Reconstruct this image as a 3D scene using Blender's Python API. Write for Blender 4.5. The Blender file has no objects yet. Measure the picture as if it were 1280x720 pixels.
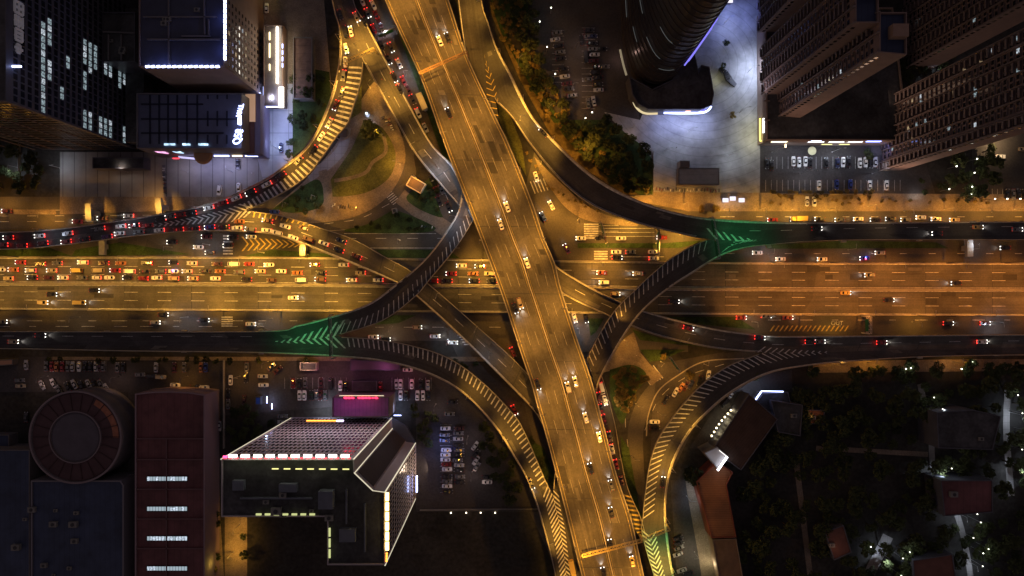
import bpy, bmesh, math, random
from mathutils import Vector, Matrix
from mathutils.bvhtree import BVHTree
rnd = random.Random(7)
sc = bpy.context.scene
COL = sc.collection
# ------------------------------------------------------------------ camera, sky, sun, exposure
H, F = 310.0, 858.0
cam = bpy.data.cameras.new("camera"); cam.lens = 36 * F / 1280; cam.sensor_width = 36; cam.clip_end = 6000; cam.clip_start = 1
co = bpy.data.objects.new("camera", cam); COL.objects.link(co); co.location = (0, 0, H); sc.camera = co
w = bpy.data.worlds.new("World"); sc.world = w; w.use_nodes = True
nt = w.node_tree; bg = nt.nodes["Background"]
sky = nt.nodes.new("ShaderNodeTexSky"); sky.sky_type = 'NISHITA'; sky.sun_disc = False
sky.sun_elevation = math.radians(8); sky.sun_rotation = math.radians(220)
nt.links.new(sky.outputs[0], bg.inputs[0]); bg.inputs[1].default_value = 0.006
glow = nt.nodes.new("ShaderNodeBackground"); glow.inputs[0].default_value = (1, .66, .72, 1); glow.inputs[1].default_value = 0.040   # city glow in the night sky
add = nt.nodes.new("ShaderNodeAddShader"); nt.links.new(bg.outputs[0], add.inputs[0]); nt.links.new(glow.outputs[0], add.inputs[1]); nt.links.new(add.outputs[0], nt.nodes["World Output"].inputs[0])
sl = bpy.data.lights.new("moon", 'SUN'); sl.energy = 0.012; sl.angle = math.radians(2); sl.color = (1, .93, .85)
so = bpy.data.objects.new("moon", sl); COL.objects.link(so); so.rotation_euler = (math.radians(40), 0, math.radians(140))
vs = sc.view_settings; vs.view_transform = 'Standard'; vs.look = 'None'; vs.exposure = 1.0; vs.gamma = 1; vs.use_curve_mapping = False
sc.render.engine = 'CYCLES'
cy = sc.cycles; cy.use_denoising = True; cy.max_bounces = 3; cy.diffuse_bounces = 2; cy.glossy_bounces = 2
cy.sample_clamp_indirect = 2; cy.sample_clamp_direct = 0; cy.use_light_tree = True; cy.caustics_reflective = False; cy.caustics_refractive = False

# ------------------------------------------------------------------ helpers
def P(x, y, z=0.0):
    return Vector(((x - 640) / F * (H - z), (360 - y) / F * (H - z), z))
ORD = "zeroth first second third fourth fifth sixth seventh eighth ninth tenth eleventh twelfth thirteenth fourteenth fifteenth sixteenth seventeenth eighteenth nineteenth twentieth".split()
TENS = {2: "twenty", 3: "thirty", 4: "forty"}
def od(n):
    if n <= 20: return ORD[n]
    t, r = divmod(n, 10)
    return TENS[t][:-1] + "ieth" if r == 0 else TENS[t] + "-" + ORD[r]
def tag(o, label=None, cat=None, group=None, kind=None):
    if label: o['label'] = label
    if cat: o['category'] = cat
    if group: o['group'] = group
    if kind: o['kind'] = kind
    return o
def empty(name, loc=(0, 0, 0), rz=0, **k):
    o = bpy.data.objects.new(name, None); COL.objects.link(o); o.location = loc; o.rotation_euler = (0, 0, rz); o.empty_display_size = .5
    return tag(o, **k)
def link(name, me, parent=None, **k):
    o = bpy.data.objects.new(name, me); COL.objects.link(o)
    if parent: o.parent = parent
    return tag(o, **k)

class MB:
    """collects shapes for ONE mesh"""
    def __init__(s): s.v = []; s.f = []; s.m = []
    def face(s, pts, mi=0):
        b = len(s.v); s.v += [tuple(p) for p in pts]; s.f.append(tuple(range(b, b + len(pts)))); s.m.append(mi); return s
    def box(s, c, d, rz=0, mi=0):
        c = Vector(c); R = Matrix.Rotation(rz, 3, 'Z'); b = len(s.v)
        for sx in (-1, 1):
            for sy in (-1, 1):
                for sz in (-1, 1):
                    s.v.append(tuple(c + R @ Vector((sx * d[0] / 2, sy * d[1] / 2, sz * d[2] / 2))))
        for f in ((0, 1, 3, 2), (4, 6, 7, 5), (0, 4, 5, 1), (2, 3, 7, 6), (0, 2, 6, 4), (1, 5, 7, 3)):
            s.f.append(tuple(b + i for i in f)); s.m.append(mi)
        return s
    def beam(s, a, b_, wd, ht=None, mi=0):
        a = Vector(a); b_ = Vector(b_); ht = ht or wd; d = b_ - a
        if d.length < 1e-6: return s
        d.normalize(); up = Vector((0, 0, 1)) if abs(d.z) < .95 else Vector((1, 0, 0))
        x = d.cross(up).normalized() * wd / 2; y = x.normalized().cross(d) * ht / 2; b = len(s.v)
        for q in (a, b_):
            for sx, sy in ((-1, -1), (1, -1), (1, 1), (-1, 1)): s.v.append(tuple(q + x * sx + y * sy))
        for f in ((3, 2, 1, 0), (4, 5, 6, 7), (0, 1, 5, 4), (1, 2, 6, 5), (2, 3, 7, 6), (3, 0, 4, 7)):
            s.f.append(tuple(b + i for i in f)); s.m.append(mi)
        return s
    def cyl(s, c, r, h, n=12, r2=None, mi=0):
        r2 = r if r2 is None else r2; b = len(s.v)
        for k in range(n):
            a = 2 * math.pi * k / n; s.v.append((c[0] + r * math.cos(a), c[1] + r * math.sin(a), c[2]))
        for k in range(n):
            a = 2 * math.pi * k / n; s.v.append((c[0] + r2 * math.cos(a), c[1] + r2 * math.sin(a), c[2] + h))
        for k in range(n):
            j = (k + 1) % n; s.f.append((b + k, b + j, b + n + j, b + n + k)); s.m.append(mi)
        s.f.append(tuple(b + n + k for k in range(n))); s.m.append(mi)
        s.f.append(tuple(b + n - 1 - k for k in range(n))); s.m.append(mi)
        return s
    def prism(s, poly, z0, z1, mi=0, top=None):
        n = len(poly); b = len(s.v)
        area = sum(poly[i][0] * poly[(i + 1) % n][1] - poly[(i + 1) % n][0] * poly[i][1] for i in range(n))
        if area < 0: poly = poly[::-1]
        for z in (z0, z1): s.v += [(p[0], p[1], z) for p in poly]
        for k in range(n):
            j = (k + 1) % n; s.f.append((b + k, b + j, b + n + j, b + n + k)); s.m.append(mi)
        s.f.append(tuple(b + n + k for k in range(n))); s.m.append(mi if top is None else top)
        s.f.append(tuple(b + n - 1 - k for k in range(n))); s.m.append(mi)
        return s
    def loft(s, rings, mi=0, cap=True):
        n = len(rings[0]); b = len(s.v)
        for r in rings: s.v += [tuple(p) for p in r]
        for i in range(len(rings) - 1):
            for k in range(n):
                j = (k + 1) % n
                s.f.append((b + i * n + k, b + i * n + j, b + (i + 1) * n + j, b + (i + 1) * n + k)); s.m.append(mi)
        if cap:
            s.f.append(tuple(b + (len(rings) - 1) * n + k for k in range(n))); s.m.append(mi)
            s.f.append(tuple(b + n - 1 - k for k in range(n))); s.m.append(mi)
        return s
    def mesh(s, name, mats, smooth=False):
        me = bpy.data.meshes.new(name); me.from_pydata(s.v, [], s.f)
        for m in (mats if isinstance(mats, (list, tuple)) else [mats]): me.materials.append(m)
        me.polygons.foreach_set('material_index', s.m)
        if smooth: me.polygons.foreach_set('use_smooth', [True] * len(s.f))
        me.update(); return me
    def build(s, name, mats, parent=None, smooth=False, **k):
        return link(name, s.mesh(name, mats, smooth), parent, **k)

# ------------------------------------------------------------------ materials
MATS = {}
def mat(name, col, rough=.8, metal=0, noise=0.0, scale=.3, emit=None, es=0, spec=.3, coat=0, col2=None, det=6, bump=0, extra=None):
    if name in MATS: return MATS[name]
    m = bpy.data.materials.new(name); m.use_nodes = True; n = m.node_tree.nodes; l = m.node_tree.links
    b = n["Principled BSDF"]; b.inputs["Base Color"].default_value = (*col, 1); b.inputs["Roughness"].default_value = rough
    b.inputs["Metallic"].default_value = metal; b.inputs["Specular IOR Level"].default_value = spec; b.inputs["Coat Weight"].default_value = coat
    if emit: b.inputs["Emission Color"].default_value = (*emit, 1); b.inputs["Emission Strength"].default_value = es
    if noise or col2:
        g = n.new("ShaderNodeNewGeometry"); t = n.new("ShaderNodeTexNoise"); t.inputs["Scale"].default_value = scale; t.inputs["Detail"].default_value = det
        t.inputs["Roughness"].default_value = .65
        l.new(g.outputs["Position"], t.inputs["Vector"])
        r = n.new("ShaderNodeValToRGB"); c2 = col2 or tuple(min(1, c * (1 + noise)) for c in col); c1 = col if col2 else tuple(c * (1 - noise) for c in col)
        r.color_ramp.elements[0].position = .3; r.color_ramp.elements[1].position = .7
        r.color_ramp.elements[0].color = (*c1, 1); r.color_ramp.elements[1].color = (*c2, 1)
        l.new(t.outputs["Fac"], r.inputs[0]); l.new(r.outputs[0], b.inputs["Base Color"])
        if bump:
            bp = n.new("ShaderNodeBump"); bp.inputs["Strength"].default_value = bump; bp.inputs["Distance"].default_value = .2
            l.new(t.outputs["Fac"], bp.inputs["Height"]); l.new(bp.outputs[0], b.inputs["Normal"])
        if extra: extra(m, n, l, b, r)
    MATS[name] = m; return m
def fine(scale, amt):
    """multiply a second, finer noise (and patch repairs) onto the base colour"""
    def f(m, n, l, b, r):
        g = n.new("ShaderNodeNewGeometry")
        t = n.new("ShaderNodeTexNoise"); t.inputs["Scale"].default_value = scale; t.inputs["Detail"].default_value = 3
        v = n.new("ShaderNodeTexVoronoi"); v.inputs["Scale"].default_value = .035; v.inputs["Randomness"].default_value = 1
        l.new(g.outputs["Position"], t.inputs["Vector"]); l.new(g.outputs["Position"], v.inputs["Vector"])
        mr = n.new("ShaderNodeMapRange"); mr.inputs[1].default_value = .3; mr.inputs[2].default_value = .7; mr.inputs[3].default_value = 1 - amt; mr.inputs[4].default_value = 1 + amt
        l.new(t.outputs["Fac"], mr.inputs[0])
        sp = n.new("ShaderNodeSeparateColor"); l.new(v.outputs["Color"], sp.inputs[0])
        m2 = n.new("ShaderNodeMapRange"); m2.inputs[3].default_value = .82; m2.inputs[4].default_value = 1.15; l.new(sp.outputs[0], m2.inputs[0])
        mm = n.new("ShaderNodeMath"); mm.operation = 'MULTIPLY'; l.new(mr.outputs[0], mm.inputs[0]); l.new(m2.outputs[0], mm.inputs[1])
        mx = n.new("ShaderNodeVectorMath"); mx.operation = 'SCALE'; l.new(r.outputs[0], mx.inputs[0]); l.new(mm.outputs[0], mx.inputs["Scale"])
        l.new(mx.outputs[0], b.inputs["Base Color"])
    return f
def tracks(m, n, l, b, r):
    """wheel tracks, oil drips and patch repairs following the lanes (deck UV: metres along, metres across)"""
    fine(1.4, .14)(m, n, l, b, r); base = b.inputs["Base Color"].links[0].from_socket
    uv = n.new("ShaderNodeUVMap"); uv.uv_map = 'road'; out = base
    for sx, sy, lo, hi, a0, a1 in ((.012, .75, .86, 1.12, .36, .64), (.05, 1.9, .92, 1.06, .35, .65), (.10, .10, .86, 1.10, .40, .60)):
        mp = n.new("ShaderNodeMapping"); mp.inputs["Scale"].default_value = (sx, sy, 1); l.new(uv.outputs[0], mp.inputs[0]); t = n.new("ShaderNodeTexNoise"); t.inputs["Scale"].default_value = 1; t.inputs["Detail"].default_value = 3; l.new(mp.outputs[0], t.inputs["Vector"])
        mr = n.new("ShaderNodeMapRange"); mr.inputs[1].default_value = a0; mr.inputs[2].default_value = a1; mr.inputs[3].default_value = lo; mr.inputs[4].default_value = hi; l.new(t.outputs["Fac"], mr.inputs[0])
        sc_ = n.new("ShaderNodeVectorMath"); sc_.operation = 'SCALE'; l.new(out, sc_.inputs[0]); l.new(mr.outputs[0], sc_.inputs["Scale"]); out = sc_.outputs[0]
    l.new(out, b.inputs["Base Color"])
def pave(period, ang, joint=.12, depth=.55, ring=None, period2=None):
    """joint lines of paving slabs"""
    def f(m, n, l, b, r):
        g = n.new("ShaderNodeNewGeometry"); mp = n.new("ShaderNodeMapping"); mp.inputs["Rotation"].default_value = (0, 0, ang)
        l.new(g.outputs["Position"], mp.inputs["Vector"]); s = n.new("ShaderNodeSeparateXYZ"); l.new(mp.outputs[0], s.inputs[0])
        outs = []
        src = [(s.outputs[0], period)] + ([(s.outputs[1], period2)] if period2 else [])
        if ring:
            vm = n.new("ShaderNodeVectorMath"); vm.operation = 'DISTANCE'; vm.inputs[1].default_value = ring; l.new(g.outputs["Position"], vm.inputs[0]); src = [(vm.outputs["Value"], period)]
        for o, p in src:
            a = n.new("ShaderNodeMath"); a.operation = 'PINGPONG'; a.inputs[1].default_value = p; l.new(o, a.inputs[0])
            c = n.new("ShaderNodeMath"); c.operation = 'GREATER_THAN'; c.inputs[1].default_value = joint; l.new(a.outputs[0], c.inputs[0]); outs.append(c.outputs[0])
        q = outs[0]
        if len(outs) > 1:
            mm = n.new("ShaderNodeMath"); mm.operation = 'MULTIPLY'; l.new(outs[0], mm.inputs[0]); l.new(outs[1], mm.inputs[1]); q = mm.outputs[0]
        mr = n.new("ShaderNodeMapRange"); mr.inputs[3].default_value = depth; l.new(q, mr.inputs[0])
        mx = n.new("ShaderNodeVectorMath"); mx.operation = 'SCALE'; l.new(r.outputs[0], mx.inputs[0]); l.new(mr.outputs[0], mx.inputs["Scale"])
        l.new(mx.outputs[0], b.inputs["Base Color"])
    return f
ASPH = mat("asphalt", (.075, .068, .062), .82, noise=.22, scale=.09, extra=fine(1.6, .16))
ASPHD = mat("asphalt_dark", (.05, .048, .05), .8, noise=.22, scale=.07, extra=fine(1.4, .18))
DECKL = mat("deck_asphalt", (.078, .072, .066), .82, noise=.2, scale=.09, extra=tracks)
DECKD = mat("deck_asphalt_dark", (.054, .050, .051), .8, noise=.2, scale=.07, extra=tracks)
LOT = mat("car_park_asphalt", (.055, .050, .050), .85, noise=.3, scale=.05, extra=fine(1.1, .2))
PAINT = mat("road_paint", (.46, .46, .45), .7, noise=.5, scale=.8)
YPAINT = mat("yellow_road_paint", (.44, .32, .08), .7, noise=.5, scale=.8)
CONC = mat("concrete", (.30, .29, .27), .85, noise=.2, scale=.4)
CONCD = mat("weathered_concrete", (.17, .165, .155), .9, noise=.25, scale=.3)
PARA = mat("painted_parapet", (.31, .285, .245), .7, noise=.18, scale=.6)
SOIL = mat("city_ground", (.035, .033, .030), .95, noise=.5, scale=.04, extra=fine(.6, .3))
GRASS = mat("grass", (.035, .06, .018), .95, noise=.45, scale=.25, extra=fine(2.5, .35))
LAWN = mat("dry_lawn", (.10, .105, .03), .95, noise=.4, scale=.12, extra=fine(1.5, .3))
SHRUB = mat("shrub_leaves", (.04, .07, .02), .9, noise=.5, scale=.9)
PAVE = mat("stone_paving", (.26, .25, .24), .8, noise=.16, scale=.15, extra=pave(1.6, 0, .1, .72, period2=1.6))
PAVEL = mat("striped_paving", (.24, .23, .22), .8, noise=.15, scale=.2, extra=pave(2.6, 0, .16, .4))
PAVET = mat("tiled_court_paving", (.33, .34, .36), .75, noise=.12, scale=.2, extra=pave(3.6, 0, .12, .5, period2=5))
PAVER = mat("ring_paving", (.27, .27, .275), .8, noise=.38, scale=.12, extra=pave(1.9, 0, .16, .8, ring=tuple(P(880, 80, 0))))
PAVEB = mat("brown_paving", (.20, .16, .12), .85, noise=.3, scale=.15, extra=fine(1.8, .25))
STEEL = mat("galvanised_steel", (.33, .33, .33), .45, .7)
DKSTEEL = mat("dark_steel", (.05, .05, .055), .5, .5)
ROOFD = mat("dark_roof_membrane", (.05, .05, .053), .85, noise=.55, scale=.12, extra=fine(.8, .2))
ROOFB = mat("blue_metal_roof", (.035, .048, .09), .55, noise=.4, scale=.08, extra=pave(1.1, 0, .12, .75))
ROOFR = mat("dark_red_metal_roof", (.12, .046, .048), .6, noise=.4, scale=.1, extra=pave(1.4, 0, .14, .8))
ROOFO = mat("terracotta_roof", (.19, .085, .042), .75, noise=.25, scale=.2, extra=pave(.5, math.pi / 2, .14, .75))
WALLB = mat("brown_facade", (.20, .15, .125), .8, noise=.15, scale=.2)
WALLG = mat("grey_facade", (.13, .12, .125), .7, noise=.15, scale=.2)
WALLD = mat("dark_cladding", (.075, .075, .092), .45, noise=.2, scale=.2)
LAMPG = mat("lamp_housing", (.25, .25, .24), .5, .4)
GLASSD = mat("dark_window_glass", (.012, .014, .02), .12, spec=.7)
def emis(name, col, s, samp='AUTO'):
    m = mat(name, (.02, .02, .02), .5, emit=col, es=s)
    try: m.cycles.emission_sampling = samp
    except Exception: pass
    return m
E_SOD = emis("sodium_lamp_lens", (1, .5, .1), 8, 'NONE')
E_WHT = emis("white_lamp_lens", (.85, .92, 1), 8, 'NONE')
E_HEAD = emis("headlight_lens", (1, .95, .85), 3.2, 'NONE')
E_TAIL = emis("brake_light_lens", (1, .03, .02), 2.6, 'NONE')
E_TAILD = emis("tail_light_lens", (1, .03, .02), .25, 'NONE')
E_LEDB = emis("blue_white_led_strip", (.42, .5, 1), 4)
E_LEDW = emis("warm_led_strip", (1, .78, .45), 2.5)
E_LEDY = emis("yellow_led_strip", (1, .9, .35), .8)
E_LEDG = emis("neon_outline", (1, .9, .65), .38, 'NONE')
E_RED = emis("red_neon", (1, .04, .06), 1.4)
E_WIN = emis("lit_window_cool", (.62, .8, .88), .2, 'NONE')
E_WIN2 = emis("lit_window_warm", (1, .72, .4), .2, 'NONE')
E_WIN3 = emis("lit_window_bright", (.8, .9, 1), .3, 'NONE')
E_SKYL = emis("lit_skylight", (.72, .85, 1), .38, 'NONE')
E_PINK = emis("pink_display_screen", (1, .45, .8), .8)
E_CYAN = emis("pale_blue_display_screen", (.5, .75, 1), .8)
E_ORAN = emis("orange_led_screen", (1, .3, .04), 1.8)
WIND = GLASSD
def mottle(m, sc_, lo):
    """uneven brightness behind lit glass: blinds, shelves, ceiling lights"""
    n = m.node_tree.nodes; l = m.node_tree.links; g = n.new("ShaderNodeNewGeometry"); t = n.new("ShaderNodeTexNoise"); t.inputs["Scale"].default_value = sc_; t.inputs["Detail"].default_value = 3
    l.new(g.outputs["Position"], t.inputs["Vector"]); mr = n.new("ShaderNodeMapRange"); mr.inputs[1].default_value = .35; mr.inputs[2].default_value = .7; b = n["Principled BSDF"]; e = b.inputs["Emission Strength"].default_value
    mr.inputs[3].default_value = e * lo; mr.inputs[4].default_value = e * 1.6; l.new(t.outputs["Fac"], mr.inputs[0]); l.new(mr.outputs[0], b.inputs["Emission Strength"])
for m_ in (E_WIN, E_WIN2, E_WIN3): mottle(m_, 1.8, .05)
mottle(E_SKYL, 1.5, .5); mottle(E_PINK, .6, .3); mottle(E_CYAN, .6, .3)

def light(kind, loc, power, col, parent=None, size=1.0, spot=None, aim=None, blend=.9, name=None):
    L = bpy.data.lights.new(name or "light", kind); L.energy = power; L.color = col
    if kind == 'AREA': L.shape = 'RECTANGLE'; L.size = size if not isinstance(size, tuple) else size[0]; L.size_y = size[1] if isinstance(size, tuple) else size
    else: L.shadow_soft_size = size
    if kind == 'SPOT': L.spot_size = math.radians(spot or 150); L.spot_blend = blend
    o = bpy.data.objects.new(name or "light", L); COL.objects.link(o)
    o.location = loc
    d = Vector(aim) if aim else Vector((0, 0, -1))
    o.rotation_euler = d.to_track_quat('-Z', 'Y').to_euler()
    if parent: o.parent = parent
    return o

# ------------------------------------------------------------------ curves and decks
def cr(pts, n):
    """Catmull-Rom through pts, resampled to n points by arc length"""
    pts = [Vector(p) for p in pts]; q = [pts[0] * 2 - pts[1]] + pts + [pts[-1] * 2 - pts[-2]]; out = []
    for i in range(1, len(q) - 2):
        for k in range(16):
            t = k / 16; a, b, c, d = q[i - 1:i + 3]
            out.append(.5 * ((2 * b) + (c - a) * t + (2 * a - 5 * b + 4 * c - d) * t * t + (-a + 3 * b - 3 * c + d) * t ** 3))
    out.append(pts[-1]); s = [0]
    for i in range(1, len(out)): s.append(s[-1] + (out[i] - out[i - 1]).length)
    res = []; j = 0
    for k in range(n):
        t = s[-1] * k / (n - 1)
        while j < len(s) - 2 and s[j + 1] < t: j += 1
        f = (t - s[j]) / max(1e-9, s[j + 1] - s[j]); res.append(out[j].lerp(out[j + 1], min(1, max(0, f))))
    return res
def crp(pts, z=0, n=24): return cr([P(p[0], p[1], p[2] if len(p) > 2 else z) for p in pts], n)
SURF = []   # (verts, faces, deck) for placing things on them
class Deck:
    def __init__(s, name, label, L, R, n=110, thick=1.3, mat_=None, parl=(0, 1), parr=(0, 1), cat='viaduct', ground=False, piers=34, pier_skip=(), joints=26):
        s.L = cr([P(*p) for p in L], n); s.R = cr([P(*p) for p in R], n); s.n = n
        for i in range(n):
            z = (s.L[i].z + s.R[i].z) / 2; s.L[i].z = z; s.R[i].z = z
        s.C = [(a + b) / 2 for a, b in zip(s.L, s.R)]; s.S = [0]
        for i in range(1, n): s.S.append(s.S[-1] + (s.C[i] - s.C[i - 1]).length)
        s.len = s.S[-1]
        s.root = empty(name, tuple(s.C[n // 2].xy) + (0,), label=label, cat=cat)
        s.off = Vector(s.root.location)
        mb = MB(); b = 0
        D = Vector((0, 0, -1))
        for i in range(n):
            l, r = s.L[i] - s.off, s.R[i] - s.off; th = thick if not ground else s.C[i].z + .3
            ac = (r - l) * (.16 if not ground else 0)
            mb.v += [tuple(l), tuple(r), tuple(r + D * (th * .35 if not ground else th)), tuple(r - ac + D * th), tuple(l + ac + D * th), tuple(l + D * (th * .35 if not ground else th))]
            if i:
                for k in range(6):
                    j = (k + 1) % 6; o = (i - 1) * 6
                    mb.f.append((o + k, o + 6 + k, o + 6 + j, o + j)); mb.m.append(0 if k == 0 else 1)
        mb.f.append((5, 4, 3, 2, 1, 0)); mb.m.append(1); o = (n - 1) * 6; mb.f.append(tuple(o + k for k in range(6))); mb.m.append(1)
        dk_ = mb.build('deck', [mat_ or DECKD, CONCD], s.root); uvl = dk_.data.uv_layers.new(name='road')
        for lp in dk_.data.loops:
            i_, k_ = divmod(lp.vertex_index, 6); uvl.data[lp.index].uv = (s.S[i_], 0 if k_ in (0, 4, 5) else (s.L[i_] - s.R[i_]).length)
        v = []; f = []
        for i in range(n):
            v += [s.L[i], s.R[i]]
            if i: f.append((2 * i - 2, 2 * i - 1, 2 * i + 1, 2 * i))
        SURF.append((v, f, s))
        for rng, side in ((parl, 0), (parr, 1)):
            if rng is None: continue
            a, b_ = [s.u_at(*q) / s.len if isinstance(q, tuple) else q for q in rng]
            s.parapet(side, a, b_)
        if piers and not ground:
            u = piers * .6
            while u < s.len - 5:
                if not any(a < u / s.len < b_ for a, b_ in pier_skip):
                    c, t = s.pt(u, .5)
                    wd = (s.pt(u, 0)[0] - s.pt(u, 1)[0]).length
                    if c.z > 4: s.pier(c - s.off, t, wd, c.z - thick)
                u += piers
        if joints:
            mb = MB(); u = joints / 2
            while u < s.len:
                a0 = s.pt(u, .02)[0]; a1 = s.pt(u, .98)[0]; b1 = s.pt(u + .35, .98)[0]; b0 = s.pt(u + .35, .02)[0]
                mb.face([p - s.off + Vector((0, 0, .006)) for p in (a0, b0, b1, a1)][::-1]); u += joints
            mb.build('expansion_joint', DKSTEEL, s.root)
    def pier(s, c, t, wd, ztop):
        ang = math.atan2(t.y, t.x); mb = MB()
        n_ = Vector((-t.y, t.x, 0)).normalized()
        mb.box((c.x, c.y, ztop - .75 + .02), (1.9, wd * .78, 1.5), ang)
        for k in ((-1, 1) if wd > 14 else (0,)):
            q = c + n_ * k * wd * .22
            mb.box((q.x, q.y, (ztop - 1.5) / 2 - .2), (1.5, 1.7 if wd < 14 else 1.5, ztop - 1.5 + .4), ang)
        mb.build('pier', CONC, s.root)
    def parapet(s, side, a, b_, h=.95, wd=.38):
        E, O = (s.L, s.R) if side == 0 else (s.R, s.L)
        i0, i1 = int(a * (s.n - 1)), int(b_ * (s.n - 1)); mb = MB(); k = 0
        for i in range(i0, i1 + 1):
            e = E[i] - s.off; d = (O[i] - E[i]); d.z = 0; d.normalize()
            q0 = e + d * .03; q1 = e + d * (.03 + wd); ins = d * .09
            mb.v += [tuple(q0 - Vector((0, 0, .5))), tuple(q0 + ins * .3 + Vector((0, 0, h))), tuple(q1 - ins + Vector((0, 0, h))), tuple(q1 + Vector((0, 0, .004)))]
            if k:
                o = (k - 1) * 4
                for j in range(4):
                    jj = (j + 1) % 4; mb.f.append((o + j, o + jj, o + 4 + jj, o + 4 + j)); mb.m.append(0)
            k += 1
        if k > 1:
            mb.f.append((0, 3, 2, 1)); mb.m.append(0); o = (k - 1) * 4; mb.f.append((o, o + 1, o + 2, o + 3)); mb.m.append(0)
            mb.build('parapet', PARA, s.root)
    def pt(s, u, v):
        u = min(max(u, 0), s.len - 1e-4); lo, hi = 0, s.n - 1
        while hi - lo > 1:
            m = (lo + hi) // 2
            if s.S[m] <= u: lo = m
            else: hi = m
        f = (u - s.S[lo]) / (s.S[hi] - s.S[lo]); l = s.L[lo].lerp(s.L[hi], f); r = s.R[lo].lerp(s.R[hi], f)
        t = (s.C[hi] - s.C[lo]).normalized()
        return l.lerp(r, v), t
    def u_at(s, px, py):
        best = min(range(s.n), key=lambda i: (proj(s.C[i])[0] - px) ** 2 + (proj(s.C[i])[1] - py) ** 2)
        return s.S[best]
    def lines(s, specs, m=None, u0=0, u1=None, z=.012, name='lane_marking'):
        """specs: (v, width, dash, gap)"""
        mb = MB(); u1 = u1 or s.len
        for v, wd, dash, gap in specs:
            u = u0
            while u < u1:
                e = min(u + dash, u1); st = max(1, int((e - u) / 4)); W = max(1, (s.pt(u, 0)[0] - s.pt(u, 1)[0]).length)
                for k in range(st):
                    a, b_ = u + (e - u) * k / st, u + (e - u) * (k + 1) / st; h = wd / 2 / W
                    vv = v if not callable(v) else None
                    va = v(a) if callable(v) else v; vb = v(b_) if callable(v) else v
                    q = [s.pt(a, va - h)[0], s.pt(a, va + h)[0], s.pt(b_, vb + h)[0], s.pt(b_, vb - h)[0]]
                    mb.face([p - s.off + Vector((0, 0, z)) for p in q])
                u += dash + gap
        if mb.f: mb.build(name, m or PAINT, s.root)
    def hatch(s, u0, u1, va, vb, step=3.0, slant=2.0, wd=.9, m=None, z=.018, name='hatched_marking', outline=False, prop=False):
        """bars from v=va(u) to v=vb(u); va/vb numbers or functions"""
        fa = va if callable(va) else (lambda u: va); fb = vb if callable(vb) else (lambda u: vb); mb = MB(); u = u0; wd *= .72; sg = slant
        while u < u1:
            if prop: slant = math.copysign(abs(fa(u) - fb(u)) * (s.pt(u, 0)[0] - s.pt(u, 1)[0]).length * 1.05, sg)
            def far(u_):       # the bar's far end lies exactly `slant` metres along the road
                p0, t = s.pt(u_, fa(u_)); w_ = u_ + slant
                for _ in range(12): w_ += .45 * (slant - (s.pt(w_, fb(w_))[0] - p0).dot(t))
                return s.pt(w_, fb(w_))[0]
            q = [s.pt(u, fa(u))[0], s.pt(u + wd, fa(u + wd))[0], far(u + wd), far(u)]
            mb.face([p - s.off + Vector((0, 0, z)) for p in q]); u += step
        mb.build(name, m or PAINT, s.root)
        if outline: s.lines([(fa, .18, 400, 1), (fb, .18, 400, 1)], m, u0, u1, z=.022, name='edge_marking')
def proj(p):
    k = F / (H - p.z); return (640 + p.x * k, 360 - p.y * k)
# ------------------------------------------------------------------ ground and streets
def struct(name, mb, m): return mb.build(name, m, kind='structure')
g = MB(); N = 24
g.face([(-1500, -1500, 0), (1500, -1500, 0), (1500, 1500, 0), (-1500, 1500, 0)]); struct('ground', g, SOIL)
class _LV(dict):
    n = 0
    def __missing__(s, k): s.n += 1; return .004 + k * .02 + (s.n % 32) * .0006     # every sheet gets a height of its own
LV = _LV()
def patch(name, pts, m, lv=1, curve=False, raised=0, kind='structure', n=60, **k):
    if curve:
        q = [P(x, y) for x, y in pts]; poly = cr(q + [q[0]], n)[:-1]
    else: poly = [P(x, y) for x, y in pts]
    mb = MB(); z = LV[lv]
    if raised: mb.prism(poly, -.05, raised + z)
    else:
        poly = [Vector((p.x, p.y, z)) for p in poly]
        a = sum(poly[i].x * poly[(i + 1) % len(poly)].y - poly[(i + 1) % len(poly)].x * poly[i].y for i in range(len(poly)))
        mb.face(poly if a > 0 else poly[::-1])
    return mb.build(name, m, kind=kind, **k)
def strip(name, pts, wd, m, lv=2, n=40, raised=0):
    c = crp(pts, 0, n); mb = MB(); z = LV[lv] + raised
    for i in range(n - 1):
        q = []
        for j in (i, i + 1):
            t = (c[min(j + 1, n - 1)] - c[max(j - 1, 0)]).normalized(); nn = Vector((-t.y, t.x, 0)) * wd / 2; q.append((c[j] - nn, c[j] + nn))
        (a, b), (d, e) = q; mb.face([Vector((p.x, p.y, z)) for p in (a, d, e, b)])
        if raised:
            mb.face([Vector((a.x, a.y, 0)), Vector((d.x, d.y, 0)), Vector((d.x, d.y, z)), Vector((a.x, a.y, z))]); mb.face([Vector((e.x, e.y, 0)), Vector((b.x, b.y, 0)), Vector((b.x, b.y, z)), Vector((e.x, e.y, z))])
    return mb.build(name, m, kind='structure')
def ring_kerb(name, pts, wd=.35, h=.16, n=80, curve=True):
    q = [P(x, y) for x, y in pts]; c = cr(q + [q[0]], n) if curve else q + [q[0]]
    mb = MB()
    for i in range(len(c) - 1): mb.beam(c[i] + Vector((0, 0, h / 2 + .02)), c[i + 1] + Vector((0, 0, h / 2 + .02)), wd, h)
    return mb.build(name, PARA, kind='structure')

patch('street', [(-220, 246), (1500, 246), (1500, 426), (-220, 426)], ASPH, 0)
patch('street', [(446, -60), (484, -60), (505, 30), (530, 130), (575, 210), (620, 320), (560, 330), (530, 200), (500, 130), (470, 60)], ASPH, 1)
patch('street', [(668, 190), (720, 270), (860, 270), (860, 440), (700, 440), (690, 560), (790, 620), (690, 700), (560, 420), (600, 330), (640, 300)], ASPH, 1)
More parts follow.
